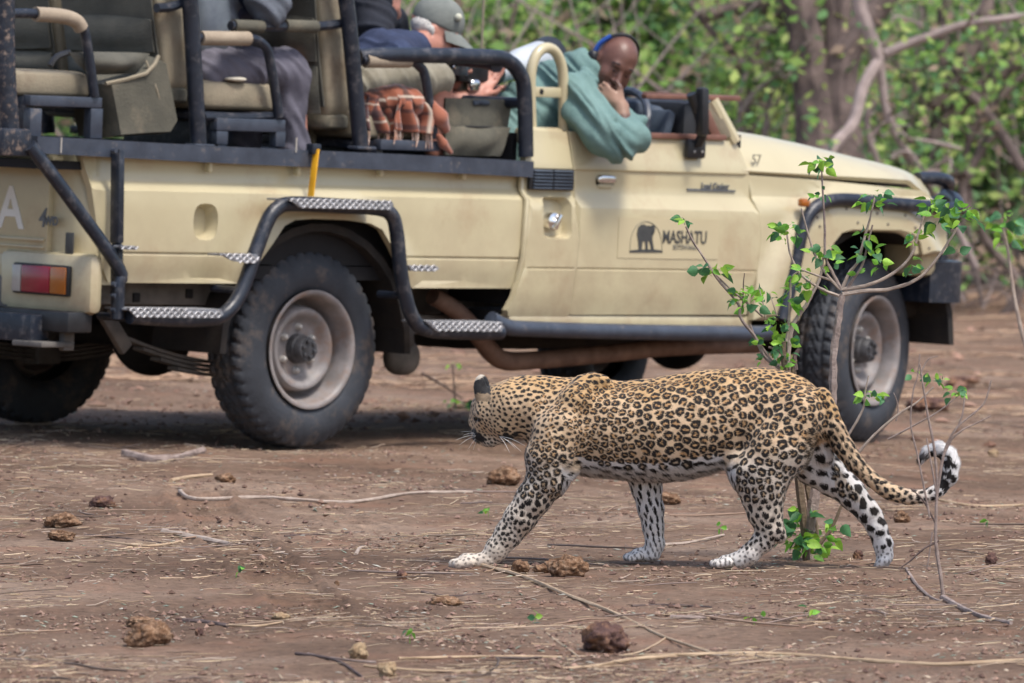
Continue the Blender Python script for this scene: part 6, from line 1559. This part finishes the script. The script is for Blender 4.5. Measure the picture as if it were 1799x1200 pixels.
npobj('fleece', C, .010, fabric('black_fleece', (.016, .020, .032), (.010, .012, .02)), p4, wr=.014, ws=.08, wdir=(.5, 0, 1))
C = SDF(); C.chain([hp, v(700, 165, -.05), v(705, 290, -.05)], [.12, .085, .06], .03); C.chain([v(560, 150, .15), v(700, 165, .2), v(705, 290, .2)], [.12, .085, .06], .03); npobj('trousers', C, .013, tro, p4)
# ---------------------------------------------- tartan blanket over the front seat's armrest
def tartan():
    m = bpy.data.materials.new('tartan_wool'); m.use_nodes = True; t = m.node_tree; L = t.links; b = t.nodes['Principled BSDF']; b.inputs['Roughness'].default_value = .95
    uv = t.nodes.new('ShaderNodeAttribute'); uv.attribute_name = 'col'; L.new(uv.outputs['Color'], b.inputs['Base Color']); b.inputs['Sheen Weight'].default_value = .4; return m
m_tart = tartan(); bl_root = empty('blanket', v(700, 250, -.80), TV); tag(bl_root, 'orange brown checked wool blanket with pale fringes draped over the front seat edge', 'blanket')
def blanket_piece(top, depth, x0, x1, y, seed, shift=0):
    nu, nv = 46, 34; P = np.zeros(((nu+1)*(nv+1), 3)); Cc = np.zeros_like(P); A, Bp = Vector(v(x0, top[0], y)), Vector(v(x1, top[1], y)); Dn = Vector(v(x0, top[0]+depth, y))-A
    for j in range(nv+1):
        for i in range(nu+1):
            u, w_ = i/nu, j/nv; p = A*(1-u)+Bp*u+Dn*w_; fold = .022*math.sin(u*17+seed+2.5*math.sin(w_*2+seed))+.012*math.sin(u*31+seed*3); back = -.16*max(0, .30-w_)/.30
            p = p+Vector((.015*math.sin(w_*5+u*6), -fold*(.4+w_)-back*0-.0, 0))+Vector((0, .30*max(0, .22-w_)/.22, .03*math.sin(w_*3)))
            k = j*(nu+1)+i; P[k] = p; cu, cv = (u*4.2+shift) % 1, (w_*3.1+shift) % 1
            c = np.array([.30, .095, .05]); 
            if cu < .30: c = c*.25+np.array([.03, .02, .03])
            if cv < .28: c = c*.35+np.array([.02, .015, .02])
            if .48 < cu < .54 or .50 < cv < .57: c = np.array([.55, .47, .38])
            Cc[k] = c
    F_ = [(j*(nu+1)+i, j*(nu+1)+i+1, (j+1)*(nu+1)+i+1, (j+1)*(nu+1)+i) for j in range(nv) for i in range(nu)]
    me = np_mesh('cloth', P, np.array(F_), True, Cc); o = link('cloth', me, bl_root, materials=(m_tart,)); md = o.modifiers.new('t', 'SOLIDIFY'); md.thickness = .008
    fr = MB()
    for i in range(0, nu+1, 2):
        p = Vector(P[nv*(nu+1)+i]); fr.tube([p, p+Vector((.004, 0, -.02)), p+Vector((random.uniform(-.008, .008), -.004, -.055))], [.0035, .003, .0015], 5, 2)
    fr.build('fringe', mat('fringe_wool', (.62, .50, .42), (.45, .2, .12), scale=30, rough=.95), bl_root, fix=False)['kind'] = 'stuff'
blanket_piece((160, 168), 72, 642, 700, -.80, 1); blanket_piece((168, 178), 62, 690, 758, -.84, 3, .3)
S_ = SDF(); S_.chain([v(648, 176, -.76), v(690, 172, -.80), v(724, 178, -.82), v(752, 190, -.82)], [.045, .05, .045, .03], .02); P, Q = S_.mesh(.008); N = vnormals(P, Q); P = P+N*(.010*fnoise(P[:, 0]+P[:, 2], P[:, 1], .04, 4, 3))[:, None]
cu = (P[:, 0]*9+P[:, 2]*4) % 1; cv = (P[:, 2]*12+P[:, 1]*4) % 1; Cc = np.tile([.30, .095, .05], (len(P), 1)); Cc[cu < .3] *= .3; Cc[(cv > .5) & (cv < .6)] = (.55, .47, .38); Cc[(cv < .22)] *= .35
link('fold', np_mesh('fold', P, Q, True, Cc), bl_root, materials=(m_tart,))
S_ = SDF(); S_.chain([v(758, 184, -.86), v(772, 206, -.88), v(782, 226, -.86)], [.02, .03, .02], .02); S_.chain([v(770, 238, -.88), v(778, 252, -.88), v(792, 268, -.88)], [.012, .018, .010], .01)
P, Q = S_.mesh(.007); link('hanging_corner', np_mesh('hanging_corner', P, Q, True, np.tile([.31, .105, .06], (len(P), 1))), bl_root, materials=(m_tart,))
# crumpled tissue and crumbs on the second seat
tb = MB().soft(v(412, 139, -.80), (.09, .05, .016), .8, amp=.012, seed=3).build('crumpled_paper', mat('paper', (.6, .55, .45), rough=.8), frame=TV, base=v(412, 140, -.80)); tag(tb, 'crumpled pale paper scrap on the second row seat cushion', 'paper scrap')
# ================================================================== shrubs in front, sticks, dung
def leaf_mesh(name, L=1.0, w=.30, fold=.18, droop=.25, teeth=True, n=9):
    vs, fs = [], []
    for i in range(n+1):
        t = i/n; ww = w*math.sin(math.pi*min(1, t**.75))**.9*(1-.25*t) if 0 < t < 1 else 0
        if teeth and 0 < t < 1: ww *= 1+.10*(i % 2)
        z = -droop*t*t*L
        vs += [(t*L, -ww*L, z+fold*ww*L), (t*L, -ww*L*.5, z+fold*ww*L*.35), (t*L, 0, z), (t*L, ww*L*.5, z+fold*ww*L*.35), (t*L, ww*L, z+fold*ww*L)]
    for i in range(n):
        for k in range(4): fs.append((i*5+k, i*5+k+1, (i+1)*5+k+1, (i+1)*5+k))
    # thin petiole
    b = len(vs); vs += [(-.22*L, -.012*L, .0), (-.22*L, .012*L, 0), (0.02, .012*L, 0), (.02, -.012*L, 0)]; fs.append((b, b+1, b+2, b+3))
    me = bpy.data.meshes.new(name); me.from_pydata(vs, [], fs); me.polygons.foreach_set('use_smooth', [True]*len(fs)); return me
def leaf_mat(name, c, c2):
    m = mat(name, c, c2, scale=2.5, rough=.42, spec=.45, trans=.38, bump=.3, bscale=12); rand_tint(m, .35); return m
LM = [leaf_mat('fresh_leaf', (.20, .47, .05), (.14, .36, .045)), leaf_mat('lime_leaf', (.33, .58, .07), (.25, .46, .055)), leaf_mat('blue_green_leaf', (.09, .25, .10), (.065, .19, .075))]
leaf_ms = []
for k in range(6):
    me = leaf_mesh('leaf', 1, .30+.05*(k % 3), .25+.1*(k % 2), .15+.2*(k % 3)/2); me.materials.append(LM[k % 3]); leaf_ms.append(me)
m_twig = mat('twig_bark', (.34, .27, .24), (.20, .15, .13), scale=30, rough=.85, bump=.5, bscale=120); m_twigp = mat('pale_twig_bark', (.42, .345, .29), (.29, .225, .185), scale=30, rough=.85, bump=.3); m_stem = mat('brown_stem', (.20, .145, .095), (.13, .095, .065), scale=25, rough=.85, bump=.5); m_twigd = mat('dark_twig_bark', (.13, .09, .08), (.075, .052, .048), scale=30, rough=.85, bump=.4)
rl = random.Random(5)
def put_leaf(parent, p, size, heading=None):
    me = leaf_ms[rl.randrange(6)]; o = bpy.data.objects.new('leaf', me); COL.objects.link(o); o.parent = parent
    a = heading if heading is not None else rl.uniform(-3.14, 3.14); o.rotation_euler = (rl.uniform(-1.3, 1.3)+rl.choice((.5, -.5)), rl.uniform(-.5, .9), a+rl.uniform(-.8, .8)); o.scale = (size,)*3
    o.location = Vector(p)-ORG[parent.name]
def shrub(name, label, base, Y, branches, clusters, jit=.05, seed=0, cat='shrub'):
    rnd = random.Random(seed); root = empty(name, base); tag(root, label, cat)
    for pts, r0, r1, m, nm in branches:
        dy = 0; P = []
        for i, q in enumerate(pts): 
            yy = Y+(q[2] if len(q) > 2 else 0); P.append(W(q[0], q[1], yy))
        n = len(P); rr = [(r0+(r1-r0)*i/(n-1))/600 for i in range(n)]
        # small knots
        mb = MB().tube(P, rr, 7, 6, cap=True); mb.v = [tuple(Vector(v_)+Vector((rnd.gauss(0, 1), rnd.gauss(0, 1), rnd.gauss(0, 1)))*rr[0]*.06) for v_ in mb.v]
        mb.build(nm, m, root, fix=False)
    for (cx, cy, rx, ry, n, sz) in clusters:
        for _ in range(int(n*1.4+.5)):
            a = rnd.uniform(0, 6.283); q = rnd.random()**.6; px, py = cx+rx*q*math.cos(a), cy+ry*q*math.sin(a); p = W(px, py, Y+rnd.gauss(0, jit))
            out = math.atan2(rnd.gauss(0, .6), math.cos(a)); put_leaf(root, p, sz/600*rnd.uniform(.45, .95), out)
    return root
b0 = G(1426, 984); YS = b0.y
BR = [(((1426, 984), (1424, 940), (1426, 900), (1432, 860), (1445, 800), (1457, 745), (1463, 690), (1465, 620), (1473, 560), (1480, 517)), 12, 5.5, m_twig, 'stem'),
      (((1418, 984), (1414, 930), (1405, 860), (1396, 780), (1386, 700), (1378, 640), (1376, 600)), 9, 5, m_stem, 'stem'),
      (((1434, 984), (1432, 930), (1420, 860), (1408, 780), (1400, 700), (1394, 655), (1397, 632)), 7, 4.5, m_stem, 'stem'),
      (((1480, 517), (1520, 511), (1562, 508), (1612, 490), (1648, 452), (1682, 400)), 4.5, 2, m_twigp, 'branch'),
      (((1479, 508), (1520, 502), (1565, 483), (1600, 450), (1615, 405), (1627, 368)), 3.6, 1.8, m_twigp, 'branch'),
      (((1479, 508), (1492, 480), (1508, 458), (1518, 420), (1528, 385), (1537, 345)), 3.4, 1.5, m_twigp, 'branch'),
      (((1480, 520), (1498, 492), (1515, 465), (1524, 430), (1533, 395)), 3, 1.5, m_twig, 'branch'),
      (((1478, 510), (1462, 478), (1450, 450), (1449, 400), (1446, 345), (1443, 292)), 3.4, 1.5, m_twig, 'branch'),
      (((1476, 508), (1452, 482), (1432, 448), (1418, 405), (1408, 366)), 3.0, 1.3, m_twigp, 'branch'),
      (((1474, 520), (1440, 506), (1405, 480), (1388, 445), (1382, 405)), 3.2, 1.4, m_twigp, 'branch'),
      (((1460, 492), (1430, 482), (1402, 470), (1392, 455)), 2.5, 1.3, m_twigp, 'branch'),
      (((1384, 640), (1392, 575), (1420, 530), (1440, 490), (1447, 450)), 4.5, 2, m_twigp, 'branch'),
      (((1382, 600), (1386, 560), (1388, 520), (1390, 490), (1403, 476)), 3, 1.5, m_twigp, 'branch'),
      (((1372, 645), (1345, 628), (1325, 590), (1302, 560), (1296, 532), (1262, 492), (1238, 455), (1218, 425), (1205, 398)), 3.8, 1.5, m_twig, 'branch'),
      (((1380, 655), (1360, 640), (1342, 615), (1325, 590), (1318, 570)), 3, 2, m_twig, 'branch'),
      (((1340, 556), (1310, 530), (1280, 505), (1250, 475)), 2.2, 1.5, m_twig, 'branch'),
      (((1388, 650), (1374, 620), (1350, 610)), 3, 2, m_twig, 'branch'),
      (((1398, 650), (1396, 628), (1404, 612)), 5, 3, m_twigd, 'broken_twig'),
      (((1305, 540), (1306, 500), (1308, 480)), 1.5, .8, m_twigd, 'branch'), (((1345, 560), (1340, 530), (1333, 505)), 1.5, .8, m_twigp, 'branch'), (((1365, 555), (1352, 515)), 1.3, .8, m_twigp, 'branch'),
      (((1436, 960), (1460, 930), (1478, 890), (1490, 870)), 4, 2, m_stem, 'branch')]
CL = [(1446, 291, 24, 15, 15, 26), (1446, 346, 20, 6, 4, 20), (1443, 326, 5, 4, 1, 14), (1537, 352, 26, 18, 14, 26), (1516, 412, 10, 14, 5, 27), (1524, 445, 24, 12, 8, 27), (1545, 470, 14, 14, 4, 26), (1508, 480, 8, 6, 3, 20),
      (1634, 360, 16, 20, 10, 28), (1650, 385, 16, 14, 6, 32), (1690, 382, 32, 20, 18, 34), (1672, 362, 18, 10, 5, 26), (1607, 425, 9, 12, 4, 28), (1628, 408, 14, 5, 3, 26), (1600, 462, 14, 10, 5, 24), (1598, 478, 10, 8, 3, 20), (1682, 440, 6, 6, 2, 26),
      (1388, 405, 32, 18, 16, 26), (1448, 445, 28, 14, 11, 28), (1462, 470, 10, 12, 3, 26), (1410, 480, 24, 12, 8, 27), (1392, 508, 22, 12, 8, 26), (1386, 528, 10, 14, 6, 34), (1428, 502, 22, 9, 6, 30),
      (1204, 388, 12, 12, 6, 24), (1252, 476, 26, 10, 10, 30), (1297, 508, 14, 12, 5, 24), (1315, 530, 26, 16, 14, 27), (1336, 512, 22, 12, 6, 30), (1283, 534, 6, 6, 2, 22), (1350, 520, 14, 8, 3, 24),
      (1366, 570, 24, 16, 14, 28), (1352, 605, 22, 22, 16, 28), (1385, 598, 18, 8, 3, 36), (1378, 628, 20, 20, 12, 24), (1345, 632, 14, 5, 4, 24),
      (1412, 905, 24, 14, 10, 30), (1400, 940, 26, 24, 20, 34), (1442, 945, 26, 24, 18, 32), (1425, 968, 34, 10, 10, 26), (1470, 920, 14, 10, 4, 34), (1392, 955, 18, 14, 7, 28)]
shrub('leafy_shrub', 'slender shrub with fresh green leaves standing behind the leopard, between it and the front wheel', tuple(b0), YS, BR, CL, .05, 3)
# dead shrub at the right
b1 = G(1656, 1050); YD = b1.y
BR = [(((1658, 1052), (1652, 1010), (1644, 950), (1645, 890), (1646, 840), (1640, 780), (1630, 730), (1622, 680), (1616, 640)), 3.4, 1.4, m_twig, 'stem'),
      (((1645, 880), (1652, 830), (1662, 785), (1682, 750), (1700, 735), (1726, 712), (1736, 690), (1741, 668)), 2.6, 1.1, m_twig, 'branch'),
      (((1658, 800), (1672, 772), (1690, 756), (1712, 745), (1741, 731)), 2, 1.0, m_twig, 'branch'),
      (((1684, 748), (1692, 722), (1694, 694)), 1.8, 1.0, m_twig, 'branch'),
      (((1634, 910), (1624, 860), (1612, 800), (1600, 745), (1604, 690), (1612, 660), (1616, 622)), 2, 1, m_twig, 'branch'),
      (((1644, 920), (1622, 880), (1600, 858)), 1.6, .9, m_twigd, 'branch'),
      (((1650, 950), (1622, 965), (1600, 985), (1578, 1000)), 2, 1.1, m_twigd, 'branch'),
      (((1646, 870), (1637, 820), (1628, 770)), 2, 1.2, m_twig, 'branch'),
      (((1638, 935), (1632, 980), (1628, 1000)), 1.5, 1, m_twig, 'branch'),
      (((1616, 660), (1630, 632), (1648, 626)), 1.4, .7, m_twig, 'branch')]
CL = [(1640, 664, 22, 10, 7, 24), (1608, 656, 10, 6, 3, 18), (1668, 696, 0, 0, 0, 10), (1675, 690, 14, 12, 6, 20)]
shrub('bare_sapling', 'nearly leafless thin sapling in front of the curled tail tip at right', tuple(b1), YD, BR, CL, .03, 8, cat='sapling')
b2 = G(1474, 800); b2 = W(1474, 790, 22.3); b2.z = gz(b2.x, b2.y)
BR = [((tuple((1470, 800)), (1490, 765), (1508, 735), (1518, 712), (1520, 690), (1526, 660)), 3, 1.4, m_twigp, 'stem'),
      (((1500, 805), (1535, 765), (1578, 728), (1612, 706), (1640, 680)), 3, 1.4, m_twigp, 'stem'),
      (((1560, 772), (1610, 745), (1650, 722), (1690, 690)), 2, 1.0, m_twig, 'branch'),
      (((1574, 740), (1578, 715), (1570, 690)), 1.5, .8, m_twig, 'branch')]
CL = [(1530, 698, 24, 8, 9, 26), (1520, 690, 6, 8, 3, 20), (1682, 688, 12, 12, 6, 20)]
shrub('sprouting_twig', 'pale leaning twigs with one leafy tip in front of the front tyre', tuple(b2), 22.3, BR, CL, .03, 9, cat='twig')
b3 = W(1806, 640, 26); b3.z = gz(b3.x, b3.y)
shrub('blurred_sapling', 'out of focus pale stem with a small leaf tuft at the right picture edge', tuple(b3), 27, [(((1830, 700), (1797, 590), (1780, 510), (1772, 450), (1762, 400)), 6, 2.5, m_twigp, 'stem')], [(1765, 388, 26, 14, 14, 34), (1770, 420, 16, 18, 10, 36)], .05, 10, cat='sapling')
b4 = G(800, 715)
shrub('small_green_sprout', 'small green sprout and thin stem on the ground behind the leopard head', tuple(b4), b4.y, [(((800, 716), (798, 680), (795, 640)), 3, 1.5, m_twigd, 'stem'), (((740, 655), (775, 675), (812, 700)), 4, 2, m_twigd, 'branch')], [(805, 708, 22, 10, 12, 26), (795, 640, 14, 8, 4, 20)], .05, 11, cat='sprout')
# little seedlings
for k, (px, py, n) in enumerate(((1270, 944, 3), (1735, 930, 3), (858, 905, 5), (720, 1135, 4), (1325, 1095, 3), (940, 1090, 3), (415, 1020, 3), (1420, 1085, 4))):
    g = G(px, py); r = empty('seedling', tuple(g)); 
    tag(r, ['tiny green blade between the planted far foreleg and the near hind paw', 'tiny green seedling right of the curled tail', 'pale green seedling left of the stretched foreleg', 'tiny seedling left of the large round dung clod', 'green seedling on bare soil below the near hind paw', 'tiny seedling above the large round dung clod', 'tiny green seedling on the tyre track at left', 'small seedling right of the short brown stick'][k], 'seedling')
    MB().tube([g, g+Vector((0, 0, .02))], .0008, 5, 1).build('stem', LM[0], r)
    for _ in range(n): put_leaf(r, g+Vector((rl.gauss(0, .008), rl.gauss(0, .01), .015+rl.random()*.02)), rl.uniform(.016, .030))
# ---- sticks
def stick(px_pts, wpx, m, label, name='stick', cat='stick', lift=.25, seg=8, raise_=None):
    rnd = random.Random(len(label)); P = []; R = []
    for i, q in enumerate(px_pts):
        g = G(q[0], q[1]); r = wpx/2/(F/g.y); h = r*.7+(raise_[i] if raise_ else 0)
        if raise_ and raise_[i]: g = W(q[0], q[1], g.y-raise_[i]*8); 
        else: g.z += r*.6
        P.append(g); R.append(r*(1-.45*i/len(px_pts)))
    base = min(P, key=lambda p: p.z); mb = MB().tube(P, R, seg, 6); mb.v = [tuple(Vector(v_)+Vector([rnd.gauss(0, 1) for _ in range(3)])*R[0]*.08) for v_ in mb.v]
    o = mb.build(name, m, base=tuple(base), fix=False); tag(o, label, cat); return o
m_reed = mat('dry_reed', (.46, .34, .22), (.36, .25, .155), scale=20, rough=.6, bump=.2)
stick(((843, 996), (920, 1016), (1000, 1046), (1080, 1082), (1160, 1116), (1250, 1151)), 8, m_reed, 'long tan reed running from the leading paw down to the right', 'reed', 'reed')
stick(((1799, 1168), (1640, 1168), (1500, 1160), (1340, 1154), (1180, 1156), (1000, 1150), (840, 1152), (700, 1160)), 8, m_reed, 'longest tan reed lying across the bottom right foreground', 'reed', 'reed')
stick(((1358, 1158), (1230, 1155), (1120, 1160), (1030, 1172), (880, 1178), (760, 1178), (640, 1172)), 8, m_reed, 'second tan reed crossing below the large round dung clod', 'reed', 'reed')
stick(((1170, 1120), (1150, 1130), (1110, 1148), (1040, 1150)), 4, m_reed, 'thin curved reed hugging the large round dung clod', 'reed', 'reed')
stick(((960, 1118), (1000, 1140), (1040, 1170), (1080, 1190)), 4, m_reed, 'thin straw leaning across the reeds below the large clod', 'reed', 'reed')
stick(((1656, 1050), (1690, 1068), (1725, 1082), (1776, 1097)), 11, m_twig, 'thick grey root stick at the foot of the bare sapling')
stick(((1592, 1000), (1612, 1030), (1640, 1050), (1658, 1053)), 6, m_twig, 'crooked thin stick left of the bare sapling foot')
stick(((316, 868), (345, 877), (450, 876), (540, 880), (620, 879), (720, 871), (830, 871)), 8, m_twigp, 'long pale wavy stick behind the leading foreleg')
stick(((286, 945), (340, 950), (405, 961)), 13, m_twigp, 'short thick pale stick in the left middle ground')
stick(((150, 941), (200, 947), (284, 955)), 5, m_twigd, 'thin dark twig left of the short thick pale stick')
stick(((185, 953), (260, 960), (320, 952), (330, 944)), 5, m_reed, 'yellowish bent straw below the dark twig', 'straw', 'straw')
stick(((218, 803), (262, 809), (310, 809), (356, 801)), 17, m_twig, 'bark-covered log piece lying in front of the rear axle', 'log', 'log')
stick(((300, 850), (330, 843), (372, 840)), 8, m_reed, 'broad dry reed left of the small brown clod', 'reed', 'reed')
stick(((0, 906), (60, 907), (90, 904)), 5, m_reed, 'straw stalk pointing at the upper left dung clod', 'straw', 'straw')
stick(((322, 1095), (360, 1098), (400, 1106)), 10, m_twigd, 'dark knobbly stick right of the big lower left clod')
stick(((402, 1104), (450, 1106), (496, 1100)), 5, m_reed, 'straw continuing from the dark knobbly stick', 'straw', 'straw')
stick(((1178, 1091), (1230, 1091), (1296, 1081)), 8, m_twig, 'short brown stick on bare soil below the near hind paw')
stick(((1110, 1062), (1170, 1058), (1250, 1066)), 5, m_twigd, 'thin dark stick between the leopard and the large clod')
stick(((1165, 962), (1210, 958), (1272, 950)), 6, m_twigp, 'pale straight stalk between the far foreleg and near hind leg')
stick(((1590, 866), (1700, 884), (1799, 884)), 6, m_reed, 'pale stalk on the ground behind the tail', 'reed', 'reed')
stick(((280, 1019), (350, 1015), (425, 1008)), 4, m_reed, 'thin straw left of the tyre track', 'straw', 'straw')
stick(((520, 1152), (590, 1166), (640, 1186)), 6, m_twigd, 'thin dark twig in the bottom middle foreground')
stick(((660, 1166), (600, 1163), (540, 1150)), 4, m_twig, 'grey twig crossing the bottom middle foreground')
stick(((740, 1040), (790, 1042), (850, 1040)), 5, m_twigd, 'dark twig just below the leading paw')
stick(((500, 945), (560, 942), (640, 935)), 4, m_twigd, 'dark thin twig left of the leading foreleg')
stick(((625, 978), (632, 968), (642, 960)), 7, m_twigp, 'short pale wood chip standing left of the leading paw', 'wood_chip', 'wood chip')
# ---- dung clods and stones
def clod(px, py, hw, hh, label, m, cat='dung clod', name='dung_clod', seed=0, rough=.32):
    g = G(px, py+hh*.75); sc_ = F/g.y; a, b = hw/sc_, hh/sc_
    bm = bmesh.new(); bmesh.ops.create_icosphere(bm, subdivisions=4, radius=1.0)
    for v_ in bm.verts:
        p = v_.co.copy(); n1 = mnoise.noise(p*1.3+Vector((seed*3.1, 0, 0))); n2 = mnoise.noise(p*3.5+Vector((0, seed*2.3, 0))); n3 = mnoise.noise(p*9+Vector((0, 0, seed))); n4 = abs(mnoise.noise(p*5+Vector((seed, 3, 0))))
        v_.co = p*(1+rough*n1+rough*.65*n2+.17*n3-.30*n4)
        v_.co.z = max(v_.co.z, -.75)
    me = bpy.data.meshes.new(name); bm.to_mesh(me); bm.free(); me.transform(Matrix.Diagonal((a, a*.8, b*1.1, 1))); me.polygons.foreach_set('use_smooth', [True]*len(me.polygons))
    o = bpy.data.objects.new(name, me); COL.objects.link(o); me.materials.append(m); o.location = (g.x, g.y, g.z+b*.72); o.rotation_euler = (0, 0, seed*1.7); tag(o, label, cat)
m_dung = mat('dry_dung', (.27, .155, .09), (.10, .055, .035), scale=38, rough=.95, bump=1.0, bscale=110, dirt=(.40, .27, .18), dscale=55, dthr=.55, spec=.15)
m_dungd = mat('dark_dung', (.17, .10, .085), (.085, .05, .045), scale=30, rough=.95, bump=1.0, bscale=90, dirt=(.36, .20, .11), dscale=18, dthr=.56, spec=.15)
m_dungp = mat('pale_dung', (.48, .36, .23), (.30, .20, .12), scale=34, rough=.95, bump=1.0, bscale=110, spec=.15)
for k, (px, py, hw, hh, lab, m) in enumerate((
    (1063, 1120, 50, 28, 'large round dark dung clod in the middle foreground', m_dungd), (260, 1122, 40, 24, 'rounded brown dung clod at lower left', m_dung), (250, 1095, 34, 10, 'flat dung slab just above the lower left clod', m_dung),
    (112, 912, 32, 14, 'upper of the two brown clods at far left', m_dung), (107, 945, 27, 10, 'lower flatter of the two brown clods at far left', m_dung), (629, 1149, 20, 15, 'small ochre dung ball left of the pale one at bottom', m_dungp), (680, 1172, 19, 15, 'small pale dung ball at the bottom edge', m_dungp),
    (914, 998, 19, 13, 'small brown clod right of the leading paw', m_dung), (994, 997, 36, 21, 'large flat-topped brown clod between the forelegs', m_dung), (955, 1000, 22, 9, 'low broken clod between two larger clods at the forelegs', m_dung),
    (783, 1056, 32, 9, 'flat fibrous dung piece below the leading paw', m_dung), (495, 1087, 20, 6, 'thin ochre dung flake right of the tyre track', m_dungp), (180, 880, 22, 11, 'grey-brown clod with a raised splinter in the left middle ground', m_dungd), (396, 845, 22, 9, 'small orange-brown clod right of the dry reed', m_dung),
    (886, 842, 30, 18, 'reddish clod under the leopard neck', m_dung), (1584, 915, 17, 11, 'small ochre clod below the tail', m_dung), (1741, 986, 12, 12, 'pointed dark stone at the right edge', m_dungd), (1507, 975, 11, 9, 'small dark stone left of the trailing hind paw', m_dungd), (706, 1012, 10, 9, 'small dark stone left of the leading paw', m_dungd),
    (1632, 712, 40, 16, 'low brown mound beside the front tyre', m_dungd), (1690, 675, 34, 12, 'dark low mound beyond the front tyre at right', m_dungd), (1745, 800, 10, 8, 'pale pebble right of the front wheel', m_dungp), (592, 1028, 6, 5, 'tiny red-brown pebble above the tyre track', m_dung), (1170, 880, 26, 11, 'pinkish clod behind the far foreleg', m_dung), (350, 1117, 10, 9, 'small black clod right of the lower left dung clod', m_dungd), (1520, 912, 14, 8, 'dark clod by the trailing hind shank', m_dungd))):
    clod(px, py, hw, hh, lab, m, 'stone' if 'stone' in lab or 'pebble' in lab else ('mound' if 'mound' in lab else 'dung clod'), 'stone' if 'stone' in lab or 'pebble' in lab else ('soil_mound' if 'mound' in lab else 'dung_clod'), k+1)
